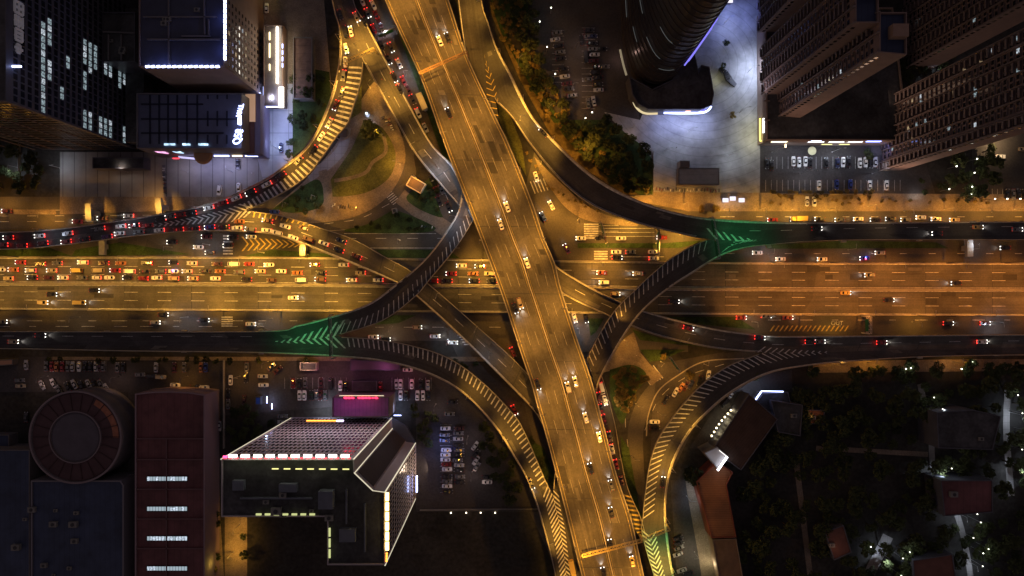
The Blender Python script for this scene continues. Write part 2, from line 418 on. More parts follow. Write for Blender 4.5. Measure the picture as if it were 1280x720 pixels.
# car parks
patch('car_park', [(-150, 446), (640, 446), (690, 640), (520, 640), (520, 500), (270, 520), (270, 760), (160, 760), (160, 490), (-150, 490)], LOT, 1)
patch('car_park', [(660, -60), (790, -60), (800, 180), (700, 150), (672, 90)], LOT, 1)
patch('car_park', [(950, 180), (1150, 180), (1170, 245), (950, 245)], LOT, 3)
patch('car_park', [(1215, 150), (1420, 150), (1420, 252), (1215, 252)], LOT, 2)
patch('car_park', [(822, 455), (905, 440), (925, 470), (870, 530), (835, 600), (812, 600), (815, 520)], LOT, 3)
# plazas
patch('plaza', [(755, 140), (800, 150), (900, -80), (965, -80), (965, 246), (815, 246), (816, 200)], PAVER, 2)
patch('plaza', [(75, 190), (330, 190), (332, 246), (75, 252)], PAVEL, 2)
patch('plaza', [(320, 105), (366, 105), (366, 216), (330, 230), (320, 190)], PAVET, 3)
patch('pavement', [(300, -60), (400, -60), (415, 120), (360, 125), (320, 110)], PAVEB, 1)
patch('pavement', [(780, 240), (1280, 243), (1480, 243), (1480, 264), (1100, 264), (860, 264), (790, 250)], PAVEB, 2, raised=.12)
patch('pavement', [(75, 246), (300, 246), (250, 262), (75, 268)], PAVEB, 2, raised=.12)
patch('pavement', [(-200, 262), (70, 262), (70, 268), (-200, 268)], PAVEB, 2, raised=.12)
patch('pavement', [(60, 446), (640, 446), (640, 452), (60, 450)], PAVEB, 3, raised=.12)
patch('pavement', [(1010, 452), (1200, 449), (1480, 449), (1480, 462), (1010, 466)], PAVEB, 2, raised=.12)
# north-west park inside the loop
patch('pavement', [(442, 140), (470, 100), (482, 120), (505, 180), (503, 215), (480, 250), (440, 272), (380, 280), (330, 282), (340, 262), (385, 222), (420, 180)], PAVEB, 2, curve=True, raised=.12)
patch('lawn', [(455, 150), (478, 160), (494, 190), (488, 220), (460, 240), (420, 246), (405, 240), (420, 215), (440, 185)], LAWN, 3, curve=True, raised=.14)
strip('path', [(480, 170), (482, 190), (466, 203), (458, 215), (440, 222), (418, 226)], 1.6, PAVEB, 4, raised=.14)
strip('path', [(433, 160), (428, 185), (410, 205), (385, 222)], 4.5, PAVE, 4, raised=.13)
strip('path', [(403, 213), (409, 232), (411, 262)], 4, PAVEB, 5, raised=.13)
patch('lawn', [(340, 262), (380, 232), (400, 226), (403, 256), (370, 266)], GRASS, 4, curve=True, raised=.14)
patch('lawn', [(440, 100), (452, 105), (452, 140), (437, 150)], LAWN, 3, raised=.14)
strip('street', [(525, 160), (506, 190), (508, 222), (488, 248), (450, 268), (400, 276), (320, 279), (200, 276)], 8.5, ASPH, 3)
strip('path', [(500, 245), (530, 268), (560, 288)], 7, PAVEB, 4, raised=.1)
patch('lawn', [(538, 222), (550, 262), (552, 272), (525, 262), (508, 248), (520, 236)], GRASS, 3, curve=True, raised=.14)
patch('lawn', [(492, 262), (520, 272), (545, 287), (500, 292), (430, 289), (460, 280)], GRASS, 3, curve=True, raised=.14)
patch('lawn', [(470, 312), (560, 312), (575, 323), (482, 322)], GRASS, 3, raised=.12)
patch('lawn', [(506, 140), (520, 140), (545, 190), (536, 205)], GRASS, 3, raised=.12)
patch('lawn', [(500, 10), (512, 60), (545, 150), (575, 240), (590, 280), (560, 215), (530, 130), (505, 60), (488, 10)], GRASS, 4, raised=.12)
# west verge between the ramp and the motorway
patch('lawn', [(95, 312), (150, 303), (240, 318), (90, 320)], GRASS, 3, raised=.12)
patch('lawn', [(-150, 314), (60, 309), (90, 320), (-150, 320)], GRASS, 3, raised=.12)
patch('lawn', [(340, 312), (420, 318), (420, 321), (300, 321)], GRASS, 3, raised=.12)
patch('lawn', [(366, 82), (412, 90), (415, 130), (380, 185), (366, 197), (366, 120)], GRASS, 3, raised=.12)
# north-east
patch('lawn', [(612, 0), (626, 40), (650, 85), (682, 140), (716, 184), (760, 222), (800, 244), (780, 244), (700, 190), (650, 100), (615, 20)], mat('warm_tinted_undergrowth', (.12, .085, .03), .95, noise=.5, scale=.5), 5, raised=.14)  # warm lamplight put into the undergrowth colour as a brown tint
patch('lawn', [(632, 40), (660, 90), (700, 150), (760, 150), (800, 180), (816, 200), (816, 244), (780, 244), (700, 190), (650, 100), (615, 20), (612, -60), (660, -60), (660, 40)], GRASS, 3, raised=.14)
patch('pavement', [(668, 196), (700, 228), (742, 262), (800, 282), (740, 277), (710, 262), (690, 238), (676, 216)], PAVEB, 3, curve=True, raised=.14)
patch('lawn', [(622, 118), (640, 150), (652, 180), (658, 220), (640, 190), (624, 150)], LAWN, 4, raised=.12)
patch('lawn', [(722, 304), (830, 304), (885, 300), (850, 310), (722, 310)], GRASS, 3, raised=.12)
patch('lawn', [(960, 306), (1060, 301), (1170, 303), (1185, 310), (960, 311)], GRASS, 4, raised=.12)
patch('lawn', [(430, 394), (520, 394), (498, 404), (470, 406)], GRASS, 3, raised=.12)
patch('lawn', [(800, 396), (920, 396), (945, 412), (900, 408), (830, 400)], GRASS, 3, raised=.12)
patch('lawn', [(735, 398), (755, 398), (745, 415), (738, 420)], GRASS, 3, raised=.12)
# south-east triangle
patch('pavement', [(752, 466), (778, 425), (792, 415), (800, 440), (812, 455), (828, 470), (815, 482), (800, 468), (770, 462)], PAVEB, 3, raised=.12)
patch('lawn', [(762, 462), (790, 456), (808, 470), (788, 500), (778, 530), (764, 500)], GRASS, 4, curve=True, raised=.14)
patch('lawn', [(800, 437), (857, 437), (828, 450), (812, 452)], GRASS, 4, raised=.13)
patch('lawn', [(790, 412), (830, 424), (880, 434), (800, 425)], GRASS, 4, raised=.13)
strip('street', [(960, 448), (900, 452), (850, 466), (815, 492), (796, 530), (795, 580), (800, 640)], 7, ASPH, 2)
strip('kerb_strip', [(930, 448), (880, 452), (846, 470), (822, 490), (810, 520), (808, 545)], .5, PARA, 3, raised=.12)
patch('lawn', [(776, 545), (786, 560), (800, 640), (806, 650), (790, 640), (778, 600)], GRASS, 4, raised=.12)
patch('lawn', [(655, 545), (680, 560), (698, 610), (684, 605), (668, 570)], GRASS, 4, raised=.12)
patch('pavement', [(855, 590), (866, 600), (903, 720), (915, 790), (885, 790), (872, 700)], PAVEB, 2)
patch('car_park', [(838, 600), (856, 600), (874, 700), (886, 790), (850, 790)], LOT, 2)
patch('pavement', [(862, 560), (900, 500), (940, 470), (990, 462), (990, 490), (942, 500), (900, 565)], LOT, 2)
patch('lawn', [(310, 640), (660, 640), (660, 800), (310, 800)], SOIL, 3)
patch('pavement', [(281, 640), (309, 640), (309, 800), (281, 800)], PAVEB, 3)
patch('pavement', [(255, 520), (272, 520), (275, 640), (280, 720), (258, 720)], PAVEB, 3)
strip('path', [(1150, 480), (1163, 540), (1168, 590), (1195, 640), (1210, 700), (1220, 780)], 2.6, PAVE, 2)
strip('path', [(1260, 480), (1258, 540), (1264, 620)], 3, PAVE, 2)
strip('path', [(1085, 720), (1100, 690), (1110, 670)], 5, PAVE, 2)
strip('path', [(1020, 560), (1160, 568)], 2.2, PAVEB, 2)
strip('path', [(995, 575), (1003, 640), (1020, 780)], 2.5, PAVEB, 2)

def gmark(name, polys, m=PAINT, lv=6):
    mb = MB(); zz = LV[lv] + .004
    for q in polys:
        p = [P(x, y) for x, y in q]; p = [Vector((a.x, a.y, zz)) for a in p]
        ar = sum(p[i].x * p[(i + 1) % len(p)].y - p[(i + 1) % len(p)].x * p[i].y for i in range(len(p)))
        mb.face(p if ar > 0 else p[::-1])
    return mb.build(name, m, kind='structure')
def zebra(x0, y0, x1, y1, n, lx, ly, wd=.9, m=PAINT):
    """n bars between two pixel points, each lx,ly pixels long"""
    q = []
    for i in range(n):
        t = (i + .5) / n; cx, cy = x0 + (x1 - x0) * t, y0 + (y1 - y0) * t; L = math.hypot(lx, ly); nx, ny = -ly / L * wd, lx / L * wd
        q.append([(cx - lx / 2 - nx, cy - ly / 2 - ny), (cx + lx / 2 - nx, cy + ly / 2 - ny), (cx + lx / 2 + nx, cy + ly / 2 + ny), (cx - lx / 2 + nx, cy - ly / 2 + ny)])
    return gmark('zebra_crossing', q, m)
zebra(285, 293, 285, 319, 7, 12, 0); zebra(739, 279, 739, 299, 7, 18, 0); zebra(751, 313, 751, 325, 4, 17, 0)
zebra(664, 235, 684, 230, 5, 6, 15, .6); zebra(284, 395, 284, 409, 5, 14, 0, .7); zebra(806, 474, 824, 464, 6, 12, 16, .7)
zebra(485, 241, 496, 254, 6, 8, -6, .5); zebra(576, 414, 588, 432, 6, 14, 0, .7);
def dashes(pts, dash, gap, wd=.35, m=PAINT, solid=False):
    c = crp(pts, 0, 60); mb = MB(); s = 0; zz = LV[7]
    for i in range(len(c) - 1):
        L = (c[i + 1] - c[i]).length
        if solid or (s % (dash + gap)) < dash:
            t = (c[i + 1] - c[i]).normalized(); nn = Vector((-t.y, t.x, 0)) * wd / 2; up = Vector((0, 0, zz))
            mb.face([c[i] - nn + up, c[i + 1] - nn + up, c[i + 1] + nn + up, c[i] + nn + up])
        s += L
    mb.build('road_marking', m, kind='structure')
for y in (285.5, 290.5, 295.5): dashes([(752, y), (818, y)], 9, 9, .22, solid=True)
for y in (282, 289): dashes([(748, y), (775, y)], 9, 9, .2)
for y in (321, ): dashes([(762, y), (830, y)], 9, 9, .22, solid=True)
for y in (262, 269, 276): dashes([(-150, y + 2), (190, y)], 5, 8, .2)
for y in (271, ): dashes([(900, y), (1430, y)], 5, 8, .2)
for y in (317,): dashes([(900, y), (1430, y)], 5, 8, .22)
for y in (401,): dashes([(-150, y), (420, y)], 5, 8, .22); dashes([(960, y - 1), (1430, y - 1)], 5, 8, .22)
for y in (408,): dashes([(-150, y), (330, y)], 5, 8, .22)
dashes([(430, 409), (640, 409)], 5, 8, .22); dashes([(430, 292), (545, 292)], 5, 8, .22, solid=True)
dashes([(430, 310), (575, 310)], 5, 8, .22, solid=True); dashes([(430, 298), (560, 298)], 5, 9, .22)
dashes([(405, 280), (450, 273), (488, 254)], 4, 5, .2); dashes([(330, 288), (420, 288), (470, 280), (495, 262)], 5, 5, .25, PARA, solid=True)
dashes([(478, 60), (505, 120), (535, 190), (560, 250)], 4, 6, .22)
dashes([(905, 455), (860, 470), (825, 497), (805, 540)], 4, 5, .22); dashes([(785, 560), (782, 520), (795, 490)], 4, 5, .22)
# chevrons painted on the north frontage street under the yellow ramp
q = []
for i in range(12):
    x = 302 + i * 7.2; h = 9 - i * .55
    q += [[(x, 305 - h), (x + 2.2, 305 - h), (x + 9.2, 305), (x + 7, 305)], [(x, 305 + h), (x + 2.2, 305 + h), (x + 9.2, 305), (x + 7, 305)]]
gmark('hatched_road_marking', q, YPAINT)
q = []
for i in range(17):
    x = 962 + i * 5.8; q.append([(x, 414), (x + 1.8, 414), (x + 6.5, 407), (x + 4.7, 407)])
gmark('hatched_road_marking', q, YPAINT)
# parking bay lines
def bays(x0, y0, dx, dy, n, lx, ly, wd=.35):
    gmark('parking_bay_lines', [[(x0 + dx * i - wd / 2 * (1 if abs(ly) > abs(lx) else 0), y0 + dy * i - wd / 2 * (0 if abs(ly) > abs(lx) else 1)), (x0 + dx * i + wd / 2 * (1 if abs(ly) > abs(lx) else 0), y0 + dy * i + wd / 2 * (0 if abs(ly) > abs(lx) else 1)), (x0 + dx * i + lx + wd / 2 * (1 if abs(ly) > abs(lx) else 0), y0 + dy * i + ly + wd / 2 * (0 if abs(ly) > abs(lx) else 1)), (x0 + dx * i + lx - wd / 2 * (1 if abs(ly) > abs(lx) else 0), y0 + dy * i + ly - wd / 2 * (0 if abs(ly) > abs(lx) else 1))] for i in range(n)], PAINT)
bays(957, 196, 7, 0, 25, 0, 15); bays(957, 225, 7, 0, 25, 0, 14); bays(985, 245, 7, 0, 8, 0, 14, .25)
bays(59, 451, 6.7, 0, 12, 0, 14, .3); bays(356, 472, 7, 0, 12, 0, 14, .3); bays(490, 472, 7, 0, 8, 0, 15, .3); bays(550, 531, 0, 6.5, 14, 15, 0, .3); bays(727, 35, 0, 7.2, 15, 17, 0, .3); bays(690, 38, 0, 7.2, 10, 15, 0, .3)
bays(1240, 236, 6.5, 0, 12, 0, 15, .3)
# OUT lettering on the south frontage street
t = bpy.data.curves.new('road_lettering', 'FONT'); t.body = "OUT"; t.size = 2.6; t.extrude = 0.003; t.align_x = 'CENTER'; t.align_y = 'CENTER'; t.materials.append(PAINT)
def font_mesh(t, name):
    q = bpy.data.objects.new('lettering_source', t); COL.objects.link(q); me = bpy.data.meshes.new_from_object(q.evaluated_get(bpy.context.evaluated_depsgraph_get())); bpy.data.objects.remove(q)
    o = bpy.data.objects.new(name, me); COL.objects.link(o); return o
o = font_mesh(t, 'road_lettering'); p = P(1046, 404); o.location = (p.x, p.y, .2); o['kind'] = 'structure'

# ------------------------------------------------------------------ elevated roads
def lerpv(d, pts):
    """piecewise v(u) from [(px,py,v)...]"""
    a = [(d.u_at(x, y), v) for x, y, v in pts]; a.sort()
    def f(u):
        if u <= a[0][0]: return a[0][1]
        for (u0, v0), (u1, v1) in zip(a, a[1:]):
            if u <= u1: return v0 + (v1 - v0) * (u - u0) / max(1e-6, u1 - u0)
        return a[-1][1]
    return f
# motorway at grade on a low embankment
M = Deck('motorway', None, [(-220, 321, 1.5), (320, 321, 1.5), (640, 324.5, 1.5), (960, 328, 1.5), (1500, 328.6, 1.5)],
         [(-220, 386, 1.5), (320, 389, 1.5), (620, 391, 1.5), (960, 394, 1.5), (1500, 395.5, 1.5)], n=60, mat_=DECKL, ground=True, joints=30)
M.root['kind'] = 'structure'
M.lines([(v, .17, 6, 9) for v in (.185, .335, .66, .815)]); M.lines([(v, .25, 900, 1) for v in (.03, .475, .54, .97)], name='edge_marking')
mb = MB()
for v in (.5, .52):
    for i in range(60):
        a = M.pt(M.len * i / 60, v)[0] - M.off; b = M.pt(M.len * (i + 1) / 60, v)[0] - M.off; mb.beam(a + Vector((0, 0, .45)), b + Vector((0, 0, .45)), .3, .9)
mb.build('median_barrier', PARA, M.root)

zC = [(-220, 292, 10), (0, 290, 10), (82, 285, 10), (180, 271, 10), (260, 255, 10), (320, 230, 10), (352, 210, 10), (387, 180, 10.5), (412, 127, 11), (424, 77, 12), (424, 37, 12), (415, 0, 12), (405, -90, 12)]
mid_w = [(-220, 303, 10), (0, 302, 10), (80, 297, 10), (143, 287, 10), (200, 281, 10), (258, 273, 10), (305, 264, 10)]
top_s = [(454, 76, 12), (447, 60, 12), (440, 40, 12), (433, 15, 12), (428, 0, 12), (418, -90, 12)]
C = Deck('viaduct_ramp', 'jammed curving ramp with hatched shoulder, from top edge round to the left edge', zC,
         mid_w + [(339, 249, 10), (363, 236, 10), (385, 220, 10), (401, 200, 10.5), (422, 170, 11), (435, 155, 11), (442, 134, 11), (448, 117, 11), (452, 99, 12)] + top_s, n=150, parr=((306, 262), (446, 78)))
fk = C.u_at(305, 262); tj = C.u_at(440, 84)
C.hatch(fk, tj, lerpv(C, [(305, 255, .62), (350, 225, .45), (440, 100, .42)]), .95, step=2.15, slant=.5, wd=1.15)
C.hatch(C.u_at(143, 280), fk, lerpv(C, [(143, 280, .99), (200, 275, .82), (300, 252, .55)]), 1.0, step=2.5, slant=2.2, wd=1.25, prop=True)
C.lines([(.45, .2, 5, 8)], u1=C.u_at(143, 280)); C.lines([(.06, .25, 900, 1)], name='edge_marking')
D = Deck('viaduct_ramp', 'yellow-lit ramp full of cars, crossing over the jammed motorway from upper left to centre', mid_w + [(330, 266, 10), (350, 269, 10), (372, 275, 9.6), (399, 284, 9), (440, 298, 8.6), (480, 320, 8), (511, 337, 8), (542, 360, 8), (590, 402, 8), (640, 447, 7), (675, 485, 6), (705, 530, 3.5), (722, 575, 2)],
         [(-220, 313, 10), (0, 312, 10), (75, 307, 10), (180, 294, 10), (250, 289, 10), (320, 291, 10), (357, 298, 9.6), (420, 322, 8.6), (492, 352, 8), (520, 370, 8), (580, 425, 8), (640, 485, 7), (672, 520, 6), (690, 560, 3.5), (706, 600, 2)], n=150, parl=((310, 270), 1), pier_skip=((.62, .76),), mat_=DECKL)
fk = D.u_at(305, 276)
D.hatch(D.u_at(143, 293), fk, lerpv(D, [(143, 293, .02), (200, 290, .2), (290, 282, .5), (305, 280, .3)]), 0.0, step=2.5, slant=2.2, wd=1.25, prop=True)
D.hatch(fk + 4, D.u_at(400, 295), lerpv(D, [(305, 280, .3), (360, 283, .22), (400, 295, .04)]), .04, step=2.4, slant=.4, wd=.8, m=YPAINT)
D.lines([(.5, .2, 5, 8)], u0=fk); D.lines([(.94, .25, 900, 1)], name='edge_marking')
G = Deck('viaduct_ramp', 'straight ramp from top left passing under main viaduct and out to right edge', top_s[::-1] + [(500, 160, 10.5), (511, 180, 10), (530, 207, 9), (572, 255, 8), (610, 297, 8), (660, 338, 8), (706, 369, 8), (762, 396, 8), (792, 409, 8), (827, 421, 8), (890, 435, 8), (960, 441, 7.5), (1010, 441, 7.5), (1100, 438, 7.5), (1280, 434, 7.5), (1500, 434, 7.5)],
         [(428, -90, 12), (442, 0, 12), (457, 27, 12), (480, 70, 12), (510, 127, 10.8), (540, 180, 10), (566, 207, 9), (582, 235, 8), (640, 285, 8), (692, 330, 8), (740, 360, 8), (776, 377, 8), (807, 389, 8), (890, 410, 8), (960, 419, 7.5), (1000, 420, 7.5), (1280, 418, 7.5), (1500, 418, 7.5)], n=160, parl=((462, 72), (955, 430)), pier_skip=((.3, .42),), mat_=DECKL)
G.lines([(.5, .2, 5, 8)]); G.lines([(.07, .22, 900, 1)], u0=G.u_at(454, 76), u1=G.u_at(960, 440), name='edge_marking'); G.lines([(.94, .22, 900, 1)], name='edge_marking')
G.hatch(G.u_at(962, 430), G.u_at(1045, 430), lerpv(G, [(962, 430, .35), (1045, 430, .04)]), 0.0, step=2.8, slant=-2.6, wd=.9, prop=True)

midL = [(-220, 426, 10), (0, 426, 10), (320, 427, 10), (360, 427, 10), (417, 420, 10)]
E = Deck('viaduct_ramp', 'loop ramp with hatched shoulder curving up from green-lit fork at left, under main viaduct', [(-220, 414, 10), (0, 414, 10), (320, 414, 10), (370, 407, 10), (416, 395, 10), (460, 380, 11.8), (495, 355, 13.6), (535, 320, 14), (570, 270, 14), (577, 241, 14), (584, 200, 14), (588, 150, 14), (584, 90, 14), (577, 40, 14), (572, 0, 14), (560, -90, 14)],
         midL + [(430, 417, 10.4), (480, 400, 12.5), (520, 370, 14), (537, 350, 14), (570, 310, 14), (592, 275, 14), (610, 235, 14), (620, 190, 14), (623, 150, 14), (619, 125, 14), (613, 100, 14), (606, 72, 14), (600, 40, 14), (594, 0, 14), (584, -90, 14)], n=160, parr=((424, 408), (612, 160)), parl=(0, (585, 200)), pier_skip=((.55, .68), (.76, .84)))
fk = E.u_at(424, 410)
E.hatch(fk, E.u_at(600, 250), .5, .95, step=2.7, slant=-3.4, wd=.62)
E.hatch(E.u_at(335, 420), fk - 5, 1.0, lerpv(E, [(335, 420, .95), (415, 408, .35)]), step=2.8, slant=2.4, wd=1.5, prop=True)
E.hatch(E.u_at(614, 140), E.u_at(603, 70), lerpv(E, [(614, 140, .55), (610, 100, .78), (603, 70, .97)]), 1.0, step=2.8, slant=-1.6, wd=.6, m=YPAINT, outline=False)
E.lines([(.06, .22, 900, 1)], name='edge_marking'); E.lines([(.5, .2, 5, 8)], u1=E.u_at(330, 420))
K = Deck('viaduct_ramp', 'curving ramp with hatched shoulder from green-lit fork at left down to the bottom edge', midL + [(425, 421, 10), (470, 424, 11), (515, 432, 11.5), (560, 447, 12), (600, 475, 13), (640, 515, 13.5), (656, 540, 14), (682, 600, 14), (692, 622, 14), (700, 660, 14), (708, 720, 14), (714, 790, 14)],
         [(-220, 436, 10), (0, 436, 10), (160, 439, 10), (320, 441, 10), (420, 446, 10), (480, 452, 11), (535, 467, 11.5), (580, 492, 12), (620, 535, 13), (640, 567, 13.5), (660, 602, 14), (677, 652, 14), (694, 720, 14), (706, 790, 14)], n=160, parl=((424, 432), (688, 622)))
fk = K.u_at(425, 433); j = K.u_at(672, 612)
K.hatch(fk, j, .05, .47, step=2.2, slant=1.0, wd=.75, m=PAINT)
K.hatch(K.u_at(340, 432), fk - 5, 0.0, lerpv(K, [(340, 432, .05), (415, 434, .55)]), step=2.8, slant=2.4, wd=1.5, prop=True)
K.hatch(j, K.len - 2, 0.0, lerpv(K, [(672, 612, .5), (700, 720, .55), (708, 780, .55)]), step=2.0, slant=1.8, wd=1.05, prop=True)
K.lines([(.95, .22, 900, 1)], name='edge_marking')
midR = [(1500, 289, 8), (1280, 289, 8), (1060, 293, 9), (940, 300, 11), (892, 299, 12)]
Fd = Deck('viaduct_ramp', 'loop ramp with hatched shoulder from green-lit fork at right down under the main viaduct', [(1500, 300, 8), (1280, 300, 8), (1060, 300, 9), (960, 306, 11), (922, 312, 11.5), (895, 323, 12), (865, 342, 13), (837, 360, 14), (805, 387, 14), (780, 420, 14), (752, 470, 14), (743, 500, 14), (732, 540, 14), (722, 590, 14), (718, 630, 14), (726, 670, 14), (733, 720, 14), (748, 790, 14)],
         midR + [(870, 305, 12.8), (840, 322, 13.8), (815, 342, 14), (796, 360, 14), (765, 392, 14), (732, 450, 14), (715, 500, 14), (703, 550, 14), (694, 590, 14), (692, 622, 14), (700, 660, 14), (708, 720, 14), (714, 790, 14)], n=160, parr=((888, 312), (702, 612)), pier_skip=((.56, .66),))
fk = Fd.u_at(888, 310)
Fd.hatch(fk + 2, Fd.u_at(700, 600), .55, .95, step=2.7, slant=-3.2, wd=.62)
Fd.hatch(Fd.u_at(948, 303), fk - 1, lerpv(Fd, [(948, 303, .85), (896, 310, .12)]), 1.0, step=2.8, slant=-2.4, wd=1.5, prop=True)
j = Fd.u_at(705, 618); Fd.hatch(j, Fd.len - 2, lerpv(Fd, [(705, 618, .72), (716, 720, .8)]), 1.0, step=2.0, slant=-1.8, wd=1.05, prop=True)
Fd.lines([(.05, .22, 900, 1)], name='edge_marking'); 
Hd = Deck('viaduct_ramp', 'wide dark ramp sweeping from the top centre round to the green-lit fork at right', [(584, -90, 14), (594, 0, 14), (600, 40, 14), (606, 72, 14), (613, 100, 14), (619, 125, 14), (623, 130, 14), (640, 147, 14), (662, 180, 14), (697, 222, 14), (737, 255, 14), (790, 277, 13), (840, 290, 12.5), (887, 299, 12)] + midR[::-1][1:],
          [(592, -90, 14), (602, 0, 14), (611, 30, 14), (622, 62, 14), (640, 95, 14), (665, 145, 14), (697, 180, 14), (735, 215, 14), (775, 240, 14), (825, 260, 13), (880, 272, 12), (960, 277, 11), (1060, 278, 9), (1280, 277, 8), (1500, 277, 8)], n=160, parl=((630, 128), (886, 288)))
Hd.hatch(Hd.u_at(610, 68), Hd.u_at(628, 128), 0.0, lerpv(Hd, [(610, 68, .03), (620, 100, .18), (628, 128, .1)]), step=2.8, slant=-1.6, wd=.6, m=YPAINT, outline=False)
fk = Hd.u_at(890, 290); Hd.hatch(fk + 4, Hd.u_at(948, 290), 0.0, lerpv(Hd, [(892, 290, .5), (948, 290, .03)]), step=2.8, slant=-2.4, wd=1.5, prop=True)
Hd.lines([(.93, .22, 900, 1)], name='edge_marking'); Hd.lines([(.07, .22, 900, 1)], u0=Hd.u_at(630, 130), u1=Hd.u_at(880, 290), name='edge_marking'); Hd.lines([(.5, .2, 5, 9)], u0=Hd.u_at(940, 290))
I = Deck('viaduct_ramp', 'hatched ramp bending from the right edge down to the bottom, beside red roofed buildings', [(1500, 434, 7.5), (1280, 434, 7.5), (1100, 438, 7.5), (1010, 441, 7.5), (960, 441, 7.5), (935, 447, 8), (902, 462, 9), (865, 492, 10.5), (827, 540, 12), (812, 577, 12.5), (805, 622, 13), (803, 645, 13), (801, 662, 13), (808, 690, 13), (817, 720, 13), (836, 790, 13)],
         [(1500, 444, 7.5), (1280, 444, 7.5), (1160, 446, 7.5), (1055, 452, 7.5), (1010, 457, 7.5), (960, 467, 8), (915, 490, 9), (885, 515, 10.5), (862, 540, 12), (842, 577, 12.5), (834, 610, 13), (832, 640, 13), (834, 665, 13), (842, 720, 13), (862, 790, 13)], n=160, parl=((960, 450), 1))
fk = I.u_at(955, 452)
I.hatch(fk, I.u_at(818, 655), .05, .5, step=2.5, slant=-3.6, wd=.8)
I.hatch(I.u_at(1045, 446), fk - 3, lerpv(I, [(1045, 446, .1), (955, 455, .6)]), 0.0, step=2.8, slant=2.6, wd=.9, prop=True)
gs = I.u_at(818, 664)
I.hatch(gs + 1, I.len - 1, .02, .28, step=2.1, slant=2.2, wd=1.0, prop=True); I.hatch(gs + 1, I.len - 1, .56, .30, step=2.1, slant=2.2, wd=1.0, prop=True)
I.lines([(.95, .22, 900, 1)], name='edge_marking')
B = Deck('access_ramp', 'narrow access ramp with queuing cars climbing beside the right edge of the main viaduct', [(728, 440, .5), (742, 485, .5), (757, 545, 3), (768, 590, 7), (780, 620, 12), (790, 655, 13), (797, 668, 13)],
         [(746, 460, .5), (754, 475, .5), (769, 530, 3), (777, 575, 7), (786, 612, 12), (800, 644, 13), (806, 664, 13)], n=60, ground=False, parl=None, piers=18, thick=.5)
B.hatch(B.u_at(783, 618), B.len - 1, .05, .95, step=2.0, slant=1.9, wd=1.1, m=YPAINT)

A = Deck('main_viaduct', 'broad orange-lit six lane viaduct running diagonally from the top edge to the bottom edge', [(446, -90, 21), (481, 0, 21), (525, 96, 21), (555, 180, 21), (590, 270, 21), (624, 360, 21), (640, 408, 21), (652, 445, 21), (664, 480, 21), (672, 510, 21), (681, 540, 21), (702, 620, 21), (727, 720, 21), (745, 790, 21)],
         [(530, -90, 21), (561, 0, 21), (585, 72, 21), (620, 147, 21), (636, 180, 21), (665, 252, 21), (680, 297, 21), (694, 330, 21), (701, 360, 21), (722, 425, 21), (740, 477, 21), (757, 540, 21), (770, 590, 21), (790, 652, 21), (805, 720, 21), (822, 790, 21)], n=120, thick=1.9, piers=30, mat_=DECKL, joints=30)
A.lines([(v, .14, 6, 7) for v in (.205, .345, .66, .8)], mat('worn_road_paint', (.27, .26, .24), .75, noise=.5, scale=.8)); A.lines([(v, .25, 900, 1) for v in (.055, .475, .535, .945)], mat('worn_yellow_paint', (.3, .24, .1), .75, noise=.5, scale=.8), name='edge_marking')
mb = MB()
for i in range(110):
    a = A.pt(A.len * i / 110, .505)[0] - A.off; b = A.pt(A.len * (i + 1) / 110, .505)[0] - A.off; mb.beam(a + Vector((0, 0, .42)), b + Vector((0, 0, .42)), .45, .84)
mb.build('median_barrier', PARA, A.root)

REP = mat('fresh_asphalt_patch', (.038, .036, .036), .85, noise=.25, scale=.6); REPL = mat('faded_asphalt_patch', (.105, .098, .09), .85, noise=.25, scale=.6)
for dk, n_ in ((A, 22), (M, 26), (G, 8), (C, 6), (D, 8), (Hd, 3), (Fd, 5), (K, 8), (I, 8), (E, 8)):
    for mm in (REP, REPL):
        mb = MB()
        for k in range(n_):
            u = rnd.uniform(5, dk.len - 12); v = rnd.choice((.12, .27, .41, .6, .73, .88)) if dk in (A, M) else rnd.uniform(.2, .8); L = rnd.uniform(2, 9); hw_ = rnd.uniform(.5, 1.5) / (dk.pt(u, 0)[0] - dk.pt(u, 1)[0]).length; z = Vector((0, 0, .005 + k * .0002 + (.0001 if mm is REP else 0)))
            mb.face([p - dk.off + z for p in (dk.pt(u, v - hw_)[0], dk.pt(u, v + hw_)[0], dk.pt(u + L, v + hw_)[0], dk.pt(u + L, v - hw_)[0])])
        mb.build('repair_patch_pattern', mm, dk.root, kind='stuff')
# ray-cast surface for placing vehicles and posts
_v = [(-1500, -1500, .09), (1500, -1500, .09), (1500, 1500, .09), (-1500, 1500, .09)]; _f = [(0, 1, 2, 3)]; _own = [None]
for v, f, d in SURF:
    b = len(_v); _v += [tuple(p) for p in v]
    for q in f: _f.append(tuple(b + i for i in q)); _own.append(d)
BVH = BVHTree.FromPolygons([Vector(v) for v in _v], _f)
def hit(px, py):
    d = (P(px, py, 0) - Vector((0, 0, H))).normalized()
    loc, nrm, idx, _ = BVH.ray_cast(Vector((0, 0, H)), d)
    dk = _own[idx]; t = None
    if dk:
        u = min(range(dk.n), key=lambda i: (dk.C[i].xy - loc.xy).length); t = dk.pt(dk.S[u], .5)[1]
    return loc, dk, t
